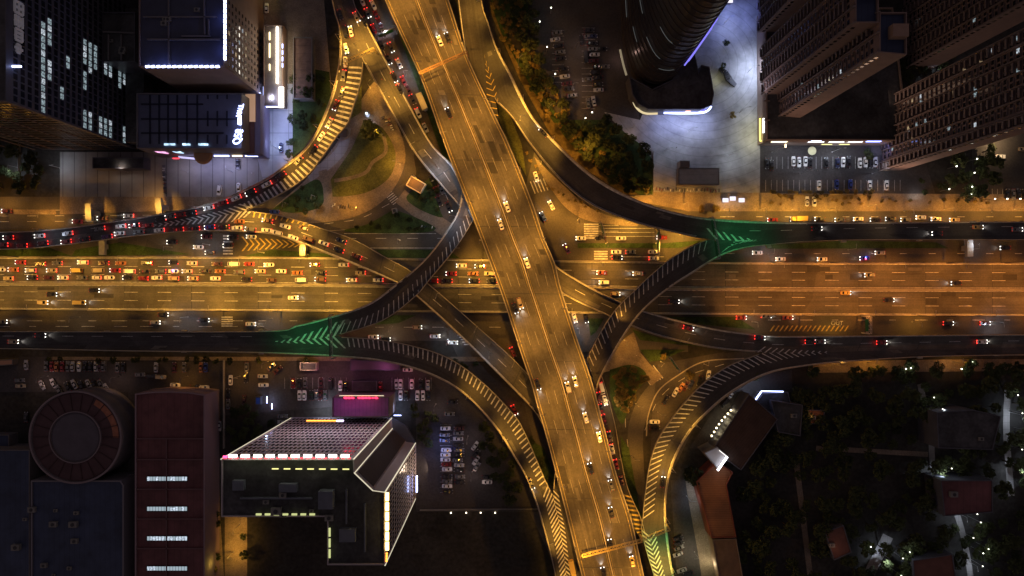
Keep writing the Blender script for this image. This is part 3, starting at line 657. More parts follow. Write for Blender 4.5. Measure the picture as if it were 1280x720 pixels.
# ------------------------------------------------------------------ street lamps
_lamp = {}
def lamp_meshes(h, arm, two):
    k = (h, arm, two)
    if k in _lamp: return _lamp[k]
    pole = MB().cyl((0, 0, 0), .14, h, 8, .07).cyl((0, 0, 0), .3, .25, 8).mesh('pole', STEEL)
    am = MB().beam((0, 0, h - .1), (arm, 0, h + .25), .09)
    if two: am.beam((0, 0, h - .1), (-arm, 0, h + .25), .09)
    am = am.mesh('arm', STEEL)
    hd = MB().loft([[(-.45, -.12, .08), (.45, -.08, .08), (.45, .08, .08), (-.45, .12, .08)], [(-.5, -.19, 0), (.5, -.14, 0), (.5, .14, 0), (-.5, .19, 0)]][::-1]).mesh('lamp_head', LAMPG)
    _lamp[k] = (pole, am, hd); return _lamp[k]
_lens = {}
def lens(m):
    if m.name not in _lens: _lens[m.name] = MB().box((0, 0, -.03), (.7, .24, .05)).mesh('lens', m)
    return _lens[m.name]
SOD = (1, .43, .055); SODY = (1, .48, .06); WARM = (1, .66, .32); WHT = (.72, .82, 1)
def lamp(px, py, aim, power, col, label, h=10, arm=1.8, two=False, group=None, spot=152, loc=None, tilt=0):
    if loc is None: loc, _, _ = hit(px, py)
    r = empty('street_lamp', loc, math.atan2(aim[1], aim[0]), label=label, cat='street lamp', group=group)
    pl, am, hd = lamp_meshes(h, arm, two)
    link('pole', pl, r); link('arm', am, r)
    for s in ((1, -1) if two else (1,)):
        o = link('lamp_head', hd, r); o.location = (s * (arm + .3), 0, h + .25)
        l = link('lens', lens(E_WHT if col is WHT else E_SOD), o); 
        light('SPOT', (s * (arm + .3), 0, h + .1), power / (2 if two else 1), col, r, .25, spot, aim=(s * tilt, 0, -1), blend=.6, name='lamp_light')
    return r
def lamp_row(d, u0, u1, step, side, power, col, phrase, group, h=10, pf=None, skip=None, cf=None):
    u = u0; k = 1
    while u < u1:
        v = .012 if side == 0 else (.988 if side == 1 else .505)
        p, t = d.pt(u, v); q_ = d.pt(u, .5)[0] - p; nn = Vector((q_.x, q_.y)) if side < 2 else Vector((t.y, -t.x))
        x, y = proj(p)
        if -60 < x < 1340 and -60 < y < 780 and not (skip and skip(x, y)):
            pw = power * (pf(x, y) if pf else 1)
            lamp(0, 0, nn, pw, cf(x) if cf else col, f'{od(k)} slim {phrase}', h, group=group, loc=p, two=side == 2, spot=126, tilt=.55); k += 1
        u += step
# main viaduct: both edges, staggered; motorway likewise
LA = 11800
lamp_row(A, 6, A.len, 30, 0, LA, SOD, 'lamp post down the left edge of main viaduct, counted from top', 'lamps along the main viaduct', 14)
lamp_row(A, 21, A.len, 30, 1, LA, SOD, 'lamp post down the right edge of main viaduct, counted from top', 'lamps along the main viaduct', 14)
def pm(x, y): return 1.1 if 330 < x < 640 else ((.5 + .6 * max(0, x - 150) / 180) if x < 330 else (1.15 if x < 830 else .66))
def over(x, y): return hit(x, y)[1] is not M or 500 < x < 540 or 800 < x < 885 or any(hit(x + q, y)[1] in (D, Fd) for q in (-7, 7))
def cm(x): return SODY if x < 640 else tuple(a + (b - a) * min(1, (x - 640) / 300) for a, b in zip(SODY, (1, .33, .04)))
lamp_row(M, 10, M.len, 26, 0, 12500, SODY, 'lamp post on top edge of motorway, counted from left', 'lamps along the motorway', 14, pf=pm, skip=over, cf=cm)
lamp_row(M, 23, M.len, 26, 1, 10300, SODY, 'lamp post on bottom edge of motorway, counted from left', 'lamps along the motorway', 14, pf=pm, skip=over, cf=cm)
def pd(x, y): return 1.0 if x < 440 else (.25 if x < 520 else .06)
lamp_row(D, D.u_at(318, 270), D.u_at(650, 470), 22, 0, 8500, SODY, 'lamp post on yellow-lit ramp over motorway, counted from left', 'lamps along the ramps', 9, pd)
lamp_row(C, C.u_at(375, 205), C.u_at(424, 20), 20, 0, 6800, SODY, 'lamp post on outer edge of ramp at upper left', 'lamps along the ramps', 9)
lamp_row(C, C.u_at(-30, 295), C.u_at(330, 240), 34, 0, 650, WHT, 'lamp post on dim left part of jammed ramp', 'lamps along the ramps', 9)
lamp_row(G, G.u_at(462, 60), G.u_at(560, 225), 24, 0, 6200, SODY, 'lamp post on left edge of straight ramp from top', 'lamps along the ramps', 9, lambda x, y: 1.2 if y < 130 else .5)
lamp_row(G, G.u_at(700, 350), G.u_at(940, 430), 30, 0, 700, SOD, 'lamp post on ramp right of the main viaduct', 'lamps along the ramps', 9)
lamp_row(Hd, Hd.u_at(600, 10), Hd.u_at(690, 195), 22, 1, 5200, SODY, 'lamp post on outer edge of ramp at top centre', 'lamps along the ramps', 9)
lamp_row(Hd, Hd.u_at(990, 285), Hd.u_at(1300, 285), 38, 1, 500, WARM, 'lamp post on elevated road at right, counted from left', 'lamps along the ramps', 9)
lamp_row(K, K.u_at(600, 480), K.len - 12, 24, 1, 4600, SODY, 'lamp post on outer edge of ramp at bottom centre', 'lamps along the ramps', 9, lambda x, y: .6 if y < 520 else 1.1)
lamp_row(I, I.u_at(850, 520), I.len - 10, 22, 1, 5400, SODY, 'lamp post on outer edge of hatched ramp at lower right', 'lamps along the ramps', 9, lambda x, y: .55 if y < 560 else 1.25)
# ground lamps: (px,py,dirx,diry,power,colour,where)
for x, y, dx, dy, pw, c_, wh in [
    (62, 268, 0, 1, 1400, SOD, 'beside the brown street at upper left, first from left'), (10, 262, 0, -1, 900, SOD, 'at far left of brown upper street'),
    (123, 264, 0, 1, 1300, SOD, 'beside the yellow pier head left of striped plaza'), (205, 252, 0, 1, 1200, SOD, 'at bottom edge of the striped plaza'),
    (360, 255, 0, 1, 260, WARM, 'in the dark lawn under the hatched ramp'), (463, 110, 1, -1, 1300, SODY, 'at the pointed top of the round park'),
    (478, 168, -1, 0, 1100, SODY, 'beside the round tree in the park'), (500, 205, -1, 0, 1300, SOD, 'on the right rim of park lawn'), (440, 262, 0, -1, 900, SOD, 'on the lower rim of park lawn'),
    (520, 222, -1, 1, 800, SOD, 'beside the cream walled pavilion'), (500, 300, 0, 1, 520, WARM, 'on dark street between ramps'), (395, 246, 0, 1, 300, WHT, 'by the white plaza path crossing'),
    (480, 45, 1, 0, 900, WHT, 'over the jammed street, near its top'), (507, 95, 1, 0, 900, WHT, 'over the jammed street, at its middle'), (548, 210, 1, 1, 1300, WHT, 'over the jammed street, at its lower end'), (570, 272, -1, 0, 1500, WHT, 'at street end near the main viaduct'),
    (650, 150, 1, 0, 1500, SODY, 'in grass wedge right of main viaduct'), (676, 205, -1, 0, 1400, SODY, 'on pavement beside crossing right of main viaduct'), (690, 260, 0, 1, 1400, SOD, 'at the corner of intersection right of viaduct'),
    (722, 275, 0, 1, 1300, SOD, 'above the striped crossing in the intersection'), (785, 278, 0, 1, 1500, SODY, 'below the dark sweeping ramp'), (850, 293, 0, 1, 1700, SODY, 'in the wedge where two ramps meet'), (757, 304, 0, 1, 1200, SOD, 'on the planted median in the intersection'), (820, 304, 0, 1, 1200, SOD, 'at right end of planted median'),
    (648, 84, 1, -1, 1500, SOD, 'beside dark trees and ramp at top centre'), (684, 143, 1, -1, 1500, SOD, 'beside dark trees and ramp, second down'), (728, 194, 1, -1, 1500, SOD, 'beside dark trees and ramp, third down'),
    (812, 248, 0, 1, 1400, SOD, 'on brown pavement below ring plaza'), (855, 255, 0, 1, 1300, SOD, 'on pavement below the grey kiosk'), (905, 262, 0, 1, 1400, SODY, 'on pavement below ring plaza, third from left'), (950, 262, 0, 1, 1500, SODY, 'on lit pavement left of yellow truck'),
    (990, 262, 0, 1, 1700, SODY, 'on lit pavement above yellow truck'), (1035, 262, 0, 1, 1400, SODY, 'on lit pavement right of two white cars'), (1085, 258, 0, 1, 1400, SOD, 'on pavement below right car park'), (1130, 264, 0, 1, 700, SOD, 'on dark pavement near the side street'),
    (1180, 262, 0, 1, 1100, SOD, 'on pavement below the dark round grove'), (1225, 262, 0, 1, 1300, SOD, 'on pavement at right, below the grove edge'), (1268, 262, 0, 1, 1300, SOD, 'on pavement at far right'), (1236, 178, 1, 0, 2600, WARM, 'in car park at far right edge'),
    (780, 425, 0, 1, 700, SOD, 'on path island below hatched loop ramp'), (826, 452, -1, 1, 1200, SOD, 'beside zebra crossing in lower right triangle'), (795, 505, 1, 0, 1200, SOD, 'on curved street beside the round shrubs'), (880, 455, 0, -1, 600, SOD, 'on curved street under the dark ramp'),
    (858, 475, -1, 1, 800, SOD, 'behind the row of cars in triangle'), (822, 515, 1, 0, 900, SOD, 'between curved street and hatched ramp'), (790, 570, 1, 0, 900, SOD, 'on curved street near the bottom'), (760, 500, 0, 1, 600, WARM, 'beside the queue right of main viaduct'),
    (940, 402, 0, 1, 500, WARM, 'on lower frontage street right, first'), (1040, 402, 0, 1, 520, SODY, 'on lower frontage street beside OUT lettering'), (1140, 402, 0, 1, 520, SODY, 'on lower frontage street, third from centre'), (1240, 402, 0, 1, 420, WHT, 'on lower frontage street at far right'),
    (960, 318, 0, -1, 380, WHT, 'on upper frontage street right, first'), (1060, 312, 0, -1, 300, WARM, 'on upper frontage street right, second'), (1210, 312, 0, -1, 340, WHT, 'on upper frontage street at far right'),
    (100, 396, 0, 1, 240, WARM, 'on lower frontage street left, first'), (235, 396, 0, 1, 420, WHT, 'on lower frontage street left, by crossing'), (340, 398, 0, 1, 320, WHT, 'on lower frontage street near green fork'), (490, 408, 0, 1, 420, WARM, 'on dark street under loop ramp'), (560, 424, 0, 1, 520, WHT, 'on dark street beside lower crossing'), (612, 440, 0, 1, 300, WHT, 'on dark street left of main viaduct'), (722, 410, 0, 1, 480, WHT, 'right of the main viaduct below motorway'),
    (215, 309, 0, 1, 420, WARM, 'on street below the jammed ramp, left'), (262, 306, 0, 1, 420, WHT, 'on street below the jammed ramp, right'), (330, 316, 0, -1, 1300, SODY, 'over yellow chevrons beside motorway'), (385, 318, 0, -1, 900, SODY, 'at the tip of yellow chevrons'), (600, 300, 0, 1, 420, SOD, 'in the gap left of main viaduct'),
    (335, 452, 0, 1, 420, SOD, 'at top of purple lit car park, left'), (385, 452, 0, 1, 480, (1, .5, .35), 'at top of purple lit car park, right'), (300, 470, 1, 0, 260, SOD, 'on lane left of purple car park'),
    (60, 470, 0, 1, 210, (1, .6, .5), 'in the dim car park at far left'), (150, 470, 0, 1, 200, (1, .6, .5), 'in the dim car park left of centre'), (235, 470, 0, 1, 260, SOD, 'in dim car park above red roofed hall'),
    (545, 505, 0, 1, 280, (1, .7, .6), 'in car park under the bottom ramp'), (590, 590, 0, 1, 260, (1, .7, .6), 'in car park right of LED-lit tower'), (585, 545, 0, 1, 200, (1, .7, .6), 'between two rows of parked cars'),
    (264, 560, 0, 1, 1700, SOD, 'in the lane beside the red roofed hall'), (292, 690, 1, 0, 800, SODY, 'in yellow lit yard below LED-lit tower'), (300, 655, 0, 1, 700, SODY, 'in yellow lit yard, upper one'),
    (720, 60, 1, 0, 260, (1, .7, .6), 'in the dim upper car park'), (715, 110, 1, 0, 240, (1, .7, .6), 'in dim upper car park, lower one'), (790, 160, 0, 1, 220, (1, .7, .6), 'between upper car park and ring plaza'),
    (1040, 455, 0, -1, 420, SOD, 'beside the dark lower right ramp, first'), (1085, 453, 0, -1, 600, SOD, 'beside the dark lower right ramp, second'), (1190, 452, 0, -1, 420, SOD, 'beside the dark lower right ramp, third'),
    (868, 690, -1, 0, 650, (1, .8, .55), 'in alley left of terracotta roofs'), (858, 620, 1, 0, 420, WHT, 'in the alley near the leafy tree'),
    (25, 210, 0, 1, 500, WHT, 'in dark grove at far left'), (75, 210, 1, 0, 420, WHT, 'at left end of striped plaza'), (1105, 96, 0, 1, 700, WHT, 'in the dark garden between towers'), (1170, 98, 0, 1, 700, WHT, 'in dark garden, right one'),
    (1163, 520, 0, 1, 800, WHT, 'on the lane through dark houses, top'), (1166, 585, 0, 1, 800, WHT, 'on the lane through dark houses, second'), (1195, 640, 0, 1, 500, WHT, 'on the lane through dark houses, third'), (1208, 700, 0, 1, 600, WHT, 'on the lane through dark houses, bottom'), (1262, 515, 0, 1, 900, WHT, 'at far right among dark trees'), (1264, 580, 0, 1, 800, WHT, 'at far right, lower'), (1100, 690, 0, 1, 1000, WHT, 'in the pale yard at bottom right'),
    (1035, 430, 0, 1, 0, WHT, '')]:
    if not wh: continue
    lamp(x, y, (dx, -dy), pw * ((2.6 if y < 270 and x > 760 else (3.2 if 640 < x < 870 and 130 < y < 310 else 2.2)) if c_ in (SOD, SODY) else 1.5), c_, 'street lamp ' + wh, 12 if 'beside dark trees' in wh else 7.5, 1.4)
# tall white masts on the ring plaza
for x, y, pw, wh in [(905, 30, 600, 'at the top of the ring plaza'), (935, 90, 1000, 'at the middle of the ring plaza'), (925, 140, 650, 'at the lower middle of ring plaza'), (860, 165, 700, 'below the curved podium'), (910, 195, 700, 'between ring plaza and grey kiosk'), (965, 190, 600, 'at left end of right car park'), (1040, 190, 800, 'above the right car park'), (1000, 217, 600, 'between the rows of right car park'), (1090, 217, 600, 'between rows at the right end of car park'), (830, 190, 420, 'left of the grey kiosk')]:
    lamp(x, y, (1, 0), pw * 1.5, (.74, .84, 1), 'plaza lamp mast ' + wh, 9, 1.2)
for x, y, pw, c_, wh in [(345, 130, 700, (.6, .68, 1), 'in the tiled court, top'), (345, 185, 800, (.55, .65, 1), 'in the tiled court, bottom'), (290, 215, 520, (.6, .65, 1), 'on striped plaza, right'), (235, 215, 380, (.7, .7, .9), 'on striped plaza, middle'), (160, 215, 280, (.9, .75, .65), 'on striped plaza, left'), (420, 195, 380, (.6, .65, 1), 'on the pale park path')]:
    lamp(x, y, (0, 1), pw, c_, 'plaza lamp mast ' + wh, 7, .8)

# ------------------------------------------------------------------ gantries over the roads
def gantry(a, b, label, za, h=6.2, wd=1.1, m=STEEL, signs=1, sm=None, writing=False):
    a = P(a[0], a[1], za); b = P(b[0], b[1], za); r = empty('sign_gantry', (a + b) / 2 * 1, label=label, cat='sign gantry'); r.location.z = za
    o = Vector(r.location); A_, B_ = a - o, b - o; d = (B_ - A_).normalized(); up = Vector((0, 0, 1)); n_ = d.cross(up)
    for q in (A_, B_): MB().beam(q, q + up * (h + wd * .5), .45).build('post', m, r)
    mb = MB()
    for s in (-1, 1):
        for zz in (0, wd * .8): mb.beam(A_ + up * (h + zz) + n_ * s * wd / 2, B_ + up * (h + zz) + n_ * s * wd / 2, .14)
    L = (B_ - A_).length; k = int(L / 1.6)
    for i in range(k + 1):
        q = A_ + d * (L * i / k)
        mb.beam(q + up * h + n_ * wd / 2, q + up * h - n_ * wd / 2, .1); mb.beam(q + up * (h + wd * .8) + n_ * wd / 2, q + up * (h + wd * .8) - n_ * wd / 2, .1)
        if i < k: mb.beam(q + up * (h + wd * .8) + n_ * wd / 2, q + d * L / k + up * (h + wd * .8) - n_ * wd / 2, .08); mb.beam(q + up * h + n_ * wd / 2, q + d * L / k + up * (h + wd * .8) + n_ * wd / 2, .08)
    mb.build('truss', m, r)
    for i in range(signs):
        f = (i + .5) / signs; q = A_ + d * L * f + up * (h + .4) + n_ * (wd / 2 + .12)
        MB().box(q, (L / signs * .72, .14, 2.6), math.atan2(d.y, d.x)).build('sign_panel', sm or mat('green_sign_board', (.01, .12, .06), .5), r)
    return r
YST = mat('yellow_painted_steel', (.55, .42, .16), .6)
gantry((434, 83), (471, 67), 'yellow gantry over the fork of two ramps at the upper left', 12, 5, 1.3, YST, 0)
gantry((527, 97), (585, 71), 'brown gantry spanning the main viaduct near the top', 21, 5.6, 1.0, mat('rusty_steel', (.28, .16, .08), .7), 0)
gantry((726, 688), (799, 669), 'yellow lit gantry across the main viaduct near the bottom', 21, 5.6, 1.2, YST, 0)
gantry((800, 668), (833, 655), 'yellow gantry beside green chevrons over the ramp at lower right', 13, 5.6, 1.2, YST, 0)
gantry((417, 393), (419, 447), 'gantry at the left fork whose sign floods the road green', 10, 5.6, 1.0, STEEL, 2)
gantry((886, 273), (894, 324), 'gantry at the right fork whose sign floods the road green', 12, 5.6, 1.0, STEEL, 2)
gantry((473, 52), (497, 42), 'small grey gantry over the jammed street at top', 0, 6, .8, STEEL, 1)
gantry((1077, 395), (1077, 416), 'white gantry across lower frontage street right of OUT lettering', 0, 6, 1.6, mat('white_painted_steel', (.6, .58, .52), .6), 1)
gantry((749, 279), (754, 296), 'pale gantry over the lanes left of the intersection median', 0, 6, .6, STEEL, 1)
gantry((820, 287), (820, 320), 'pale gantry over the lanes at right end of intersection', 0, 6, .6, STEEL, 1)
gantry((834, 445), (846, 462), 'thin gantry over curved street in the lower right triangle', 0, 6, .5, STEEL, 1)
GRN = (.01, 1, .28)
def green(px, py, z, ax, ay, pw):
    """unseen green area lights added in a row above the deck, spreading sign glow"""
    for k, (dist, f) in enumerate(((3, .5), (9, .8), (16, .7), (24, .4))):
        light('AREA', tuple(P(px, py, z + 5.5) + Vector((ax, ay, 0)) * dist), pw * f * .38, GRN, None, (2.5, 2.5), name='added_green_light')
for dy in (403, 418, 434): green(414, dy, 10, -1, 0, 150)
for dy in (283, 298, 313): green(897, dy, 12, 1, 0, 150)
for dx in (815, 829): green(dx, 670, 13, .22, -.97, 330)
# bright pier heads beside the ramps
for x, y, rz, z, lb in [(110, 265, .05, 8, 'yellow lit pier head beside the jammed ramp, at far left'), (198, 258, .1, 8, 'yellow lit pier head at the edge of striped plaza'), (378, 309, 0, 6, 'yellow lit pier head below the car-filled ramp'), (127, 308, 0, 4, 'concrete pier head between jammed ramp and motorway'), (527, 126, .4, 13, 'yellow lit pier head left of main viaduct, upper'), (1213, 310, 0, 5, 'brown pier head on upper frontage street at right')]:
    r = empty('bridge_pier', P(x, y, z).xy.to_3d(), rz, label=lb, cat='bridge pier')
    MB().box((0, 0, z - .8), (2.6, 7.5, 1.6)).build('pier_head', CONC, r); MB().box((0, 0, (z - 1.6) / 2), (1.6, 2.2, z - 1.6)).build('column', CONC, r)
    light('SPOT', tuple(r.location + Vector((0, 0, z + 8))), 6000 if 200 < y < 300 else (2500 if z == 6 else 500), SODY, None, .3, 60, name='pier_lamp')
# ------------------------------------------------------------------ vehicles
PC = {'white': (.75, .75, .73), 'silver': (.42, .43, .45), 'grey': (.14, .145, .15), 'black': (.012, .012, .014), 'red': (.20, .010, .010), 'maroon': (.06, .01, .012), 'blue': (.02, .05, .26), 'navy': (.015, .022, .07), 'beige': (.42, .34, .22), 'brown': (.11, .06, .035), 'orange': (.30, .12, .04), 'yellow': (.5, .36, .1), 'purple': (.09, .03, .13), 'gold': (.35, .24, .08)}
def paint(c): return mat('car_paint_' + c, PC[c], .32, .25 if c in ('silver', 'grey', 'gold') else 0, coat=.8, spec=.5)
TYRE = mat('tyre_rubber', (.015, .015, .015), .9)
def sym(L): return [(x, -w) for x, w in L] + [(x, w) for x, w in reversed(L)]
def ring(plan, z, sx=1, sw=1): return [(x * sx, y * sw, z) for x, y in sym(plan)]
DIM = {'saloon': (4.6, 1.82, 1.45), 'hatchback': (4.1, 1.75, 1.5), 'estate': (4.75, 1.9, 1.72), 'van': (5.3, 1.95, 2.15), 'truck': (7.2, 2.2, 2.9), 'bus': (11, 2.5, 3.1)}
_cm = {}
def car_meshes(kind, colr):
    k = (kind, colr)
    if k in _cm: return _cm[k]
    L, W, Ht = DIM[kind]; hl, hw = L / 2, W / 2; m = paint(colr)
    if kind in ('van', 'bus'): plan = [(-hl, hw * .86), (-hl + .15, hw * .98), (hl - .9, hw), (hl - .3, hw * .93), (hl, hw * .72)]
    else: plan = [(-hl, hw * .72), (-hl + .14, hw * .88), (-hl + .7, hw * .98), (hl - 1.1, hw), (hl - .35, hw * .9), (hl, hw * .6)]
    belt = Ht * (.62 if kind not in ('van', 'bus', 'truck') else .55)
    b = MB()
    if kind == 'truck':
        cab = [(hl - 1.9, hw * .92), (hl - .3, hw * .92), (hl, hw * .8)]
        b.loft([ring(cab, .45), ring(cab, 1.3), ring([(hl - 1.9, hw * .88), (hl - .45, hw * .86), (hl - .35, hw * .75)], 2.2)])
        b.box((-.95, 0, .6), (L - 1.9, W * .8, .25)); b.box((-1.0, 0, 1.85), (L - 2.1, W, 2.1))
        for i in range(5): b.box((-hl + .6 + i * 1.1, 0, 2.92), (.08, W * .98, .04))
        wn = MB().loft([ring([(hl - 1.2, hw * .8), (hl - .28, hw * .84), (hl - .05, hw * .7)], 1.32), ring([(hl - 1.3, hw * .78), (hl - .5, hw * .78), (hl - .38, hw * .66)], 2.15)]).mesh('windows', GLASSD)
    else:
        b.loft([ring(plan, .28, .97, .93), ring(plan, .5), ring(plan, belt * .85, .995, .99), ring(plan, belt * .97, .97, .93), ring(plan, belt, .95, .86)])
        if kind == 'saloon': gl = [(-hl + .75, hw * .72), (-hl + 1.1, hw * .82), (hl - 1.7, hw * .84), (hl - 1.2, hw * .7)]; rf = [(-hl + 1.35, hw * .62), (-hl + 1.6, hw * .68), (hl - 2.15, hw * .68), (hl - 1.95, hw * .62)]
        elif kind == 'hatchback': gl = [(-hl + .12, hw * .72), (-hl + .35, hw * .84), (hl - 1.45, hw * .85), (hl - .95, hw * .7)]; rf = [(-hl + .55, hw * .62), (-hl + .7, hw * .7), (hl - 1.95, hw * .7), (hl - 1.7, hw * .62)]
        elif kind == 'estate': gl = [(-hl + .12, hw * .74), (-hl + .3, hw * .85), (hl - 1.65, hw * .86), (hl - 1.15, hw * .72)]; rf = [(-hl + .4, hw * .68), (-hl + .55, hw * .74), (hl - 2.2, hw * .74), (hl - 1.95, hw * .66)]
        else: gl = [(-hl + .05, hw * .84), (-hl + .2, hw * .92), (hl - .9, hw * .93), (hl - .25, hw * .78)]; rf = [(-hl + .15, hw * .78), (-hl + .3, hw * .84), (hl - 1.45, hw * .84), (hl - 1.15, hw * .72)]
        wn = MB().loft([ring(gl, belt - .02), ring(rf, Ht - .06)]).mesh('windows', GLASSD)
        b.loft([ring(rf, Ht - .07, 1.0, 1.03), ring(rf, Ht - .015, 1, 1), ring(rf, Ht, .96, .93)])
        # pillars
        for s in (-1, 1):
            b.beam((gl[-1][0], s * gl[-1][1], belt), (rf[-1][0], s * rf[-1][1], Ht - .05), .09); b.beam((gl[0][0], s * gl[0][1], belt), (rf[0][0], s * rf[0][1], Ht - .05), .1)
            b.box((hl * .28, s * (hw + .06), belt + .02), (.16, .18, .12))
        if kind == 'bus':
            for x in (-2.5, 2): b.box((x, 0, Ht + .1), (1.6, 1.5, .2))
    for x in (hl - .95, -hl + .9):
        for s in (-1, 1):
            bb = len(b.v); n = 10
            for yy in (hw - .24, hw - .02):
                for q in range(n): a = 2 * math.pi * q / n; b.v.append((x + .32 * math.cos(a), s * yy, .32 + .32 * math.sin(a)))
            for q in range(n): b.f.append((bb + q, bb + (q + 1) % n, bb + n + (q + 1) % n, bb + n + q)); b.m.append(1)
            b.f.append(tuple(bb + n + q for q in range(n))); b.m.append(1)
    _cm[k] = (b.mesh('body', [m, TYRE]), wn); return _cm[k]
_lm = {}
def lights_mesh(kind, what, on):
    k = (kind, what, on)
    if k not in _lm:
        L, W, Ht = DIM[kind]; hl = L / 2; z = Ht * .55 if kind not in ('van', 'bus', 'truck') else .85
        mm = {('head', 1): E_HEAD, ('tail', 1): E_TAIL, ('tail', 2): E_TAILD}.get((what, on)) or (mat('headlight_glass', (.45, .47, .5), .15) if what == 'head' else mat('red_lens', (.2, .01, .01), .3))
        if what == 'head': _lm[k] = MB().box((hl - .16, 0, z - .02), (.42, .36, .16)).mesh('headlight', mm)
        else: _lm[k] = MB().box((-hl + .06, 0, z), (.26, .38, .2)).mesh('tail_light', mm)
    return _lm[k]
CARS = {}
ncar = 0; ALL = []
def vehicle(kind, colr, loc, rz, label, group, lit=0, beam=0, pitch=0, brake=1):
    """lit 0 parked, 1 lamps on"""
    global ncar; ncar += 1
    nm = {'saloon': 'car', 'hatchback': 'car', 'estate': 'car'}.get(kind, kind)
    r = empty('parked_car' if not lit and nm == 'car' else nm, loc, rz, label=label, cat=nm, group=group); r.rotation_euler = (0, -pitch, rz)
    b, wn = car_meshes(kind, colr); link('body', b, r); link('windows', wn, r)
    ALL.append(r); hl_ = rnd.random() < .3; W = DIM[kind][1]
    if True:
        for s in (-1, 1):
            o = link('headlight', lights_mesh(kind, 'head', 1 if lit and (beam or hl_) else 0), r); o.location = (0, s * (W / 2 - .3), 0)
            o = link('tail_light', lights_mesh(kind, 'tail', brake if lit else 0), r); o.location = (0, s * (W / 2 - .27), 0)
    if beam:
        hl = DIM[kind][0] / 2
        light('SPOT', (hl + .1, 0, .75), beam * .8, (1, .95, .85), r, .15, 75, aim=(1, 0, -.30), blend=.9, name='headlight_beam')
    if lit and brake == 1:
        light('POINT', (-DIM[kind][0] / 2 - .4, 0, .7), 15, (1, .04, .03), r, .3, name='brake_glow')
    return r
KN = {'s': 'saloon', 'h': 'hatchback', 'e': 'estate', 'v': 'van', 't': 'truck', 'b': 'bus'}
CN = {'w': 'white', 'i': 'silver', 'g': 'grey', 'k': 'black', 'r': 'red', 'm': 'maroon', 'u': 'blue', 'n': 'navy', 'c': 'beige', 'o': 'brown', 'a': 'orange', 'y': 'yellow', 'p': 'purple', 'd': 'gold'}
def moving(data, phrase, group, sgn=1, beam=0, brake=1, ang=None, order='from left', lit=1):
    """data: 'x,y,cc' with c = colour+kind letters; ordinals follow the list"""
    for k, it in enumerate(data.split(), 1):
        x, y, c = it.split(','); loc, d, t = hit(float(x), float(y)); kd = KN[c[1]]
        if t is not None and ang is None: a = math.atan2(t.y * sgn, t.x * sgn); pt = math.atan2(t.z * sgn, t.xy.length)
        else: a = math.radians(ang if ang is not None else 0); pt = 0
        a += rnd.uniform(-.02, .02)
        vehicle(kd, CN[c[0]], loc + Vector((0, 0, .01 + abs(pt) * .3)), a, f'{CN[c[0]]} {kd}, {od(k)} {order} {phrase}', group, lit, beam, pt, 2 if (brake == 1 and rnd.random() < .25) else brake)
def parked(data, phrase, group, ang, order='from left', jit=.03):
    for k, it in enumerate(data.split(), 1):
        x, y, c = it.split(',')[:3]; a = float(it.split(',')[3]) if it.count(',') > 2 else ang
        loc, _, _ = hit(float(x), float(y))
        vehicle(KN[c[1]], CN[c[0]], loc + Vector((0, 0, .01)), math.radians(a + (180 if rnd.random() < .3 else 0)) + rnd.uniform(-jit, jit), f'{CN[c[0]]} {KN[c[1]]}, {od(k)} {order} {phrase}', group)
JM = 'cars queuing on the motorway'
moving('27,328,rs 52,330,ms 73,329,gs 105,328,we 131,329,ms 152,329,as 185,329,ks 218,328,kh 241,329,is 272,330,ms 293,330,wv 312,330,rs 337,331,ws 394,331,oh 430,331,ws 577,332,ws 600,333,ks', 'in top lane of the jammed motorway', JM, -1)
moving('2,337,ws 18,337,as 40,338,ie 66,338,cs 97,338,yv 124,338,cv 145,338,rs 163,339,wv 182,339,ks 202,339,ge 218,339,ws 235,339,is 257,339,ks 276,339,as 300,340,ge 326,339,cs 352,339,ws 372,341,as 402,341,ks 451,341,cs 564,342,rs 591,342,as 612,342,ce', 'in middle lane of the jammed motorway', JM, -1)
moving('12,348,cs 42,347,ks 62,347,ms 80,347,ws 104,347,gs 122,347,wh 138,347,ws 161,347,ks 180,348,rs 197,347,ws 218,348,ce 242,348,cs 270,348,ws 309,349,ks 340,350,oh 377,350,wv 401,349,oe 440,350,ws 473,350,ws 541,351,re 559,351,ks 593,351,ks 615,351,ks', 'in bottom lane of the jammed motorway', JM, -1)
moving('752,341,rs 797,342,ws 755,353,we 1086,344,gs 1194,354,ks', 'on motorway top half right of main viaduct', 'cars on the right half of the motorway', -1, 400, 2)
moving('55,378,ce 66,368,ks 101,378,yv 119,363,ks 367,372,ws 769,367,ch 842,377,ks 1056,366,ys 1110,375,ks', 'on bottom half of the motorway', 'cars on the bottom half of the motorway', 1, 400, 2)
JR = 'cars queuing on the jammed ramp'
moving('12,297,rs 51,295,ws 86,292,is 107,299,ks 126,286,gs 135,296,ps 152,283,ws 169,282,ms 186,282,rs 202,274,ks 214,271,gs 226,269,rs 240,267,ks 262,260,ws 279,254,rs 296,248,ws 314,241,ks 334,231,ws 352,220,ms 374,201,gs 392,188,ks 402,171,ws 412,154,is 420,132,ms 428,116,ks 430,95,ge 432,78,ws 433,61,is 432,41,kv 426,19,ks', 'in outer lane of jammed curving ramp', JR, -1)
moving('5,306,rs 29,307,rs 55,304,ms 84,302,rs 151,292,ws 175,290,gs 200,288,ws 224,287,rs 244,286,ms 263,284,us 281,284,ks 297,285,ws 314,287,ge', 'in inner lane where the jammed ramp splits', JR, -1)
moving('300,277,as 335,276,ms 357,283,ws 380,285,oh 427,301,ns', 'in upper lane of the yellow-lit ramp', 'cars on the yellow-lit ramp', -1)
moving('334,288,ws 347,291,we 367,297,ws 386,299,oe 405,304,ws 424,312,ks 446,320,ms', 'in lower lane of the yellow-lit ramp', 'cars on the yellow-lit ramp', -1)
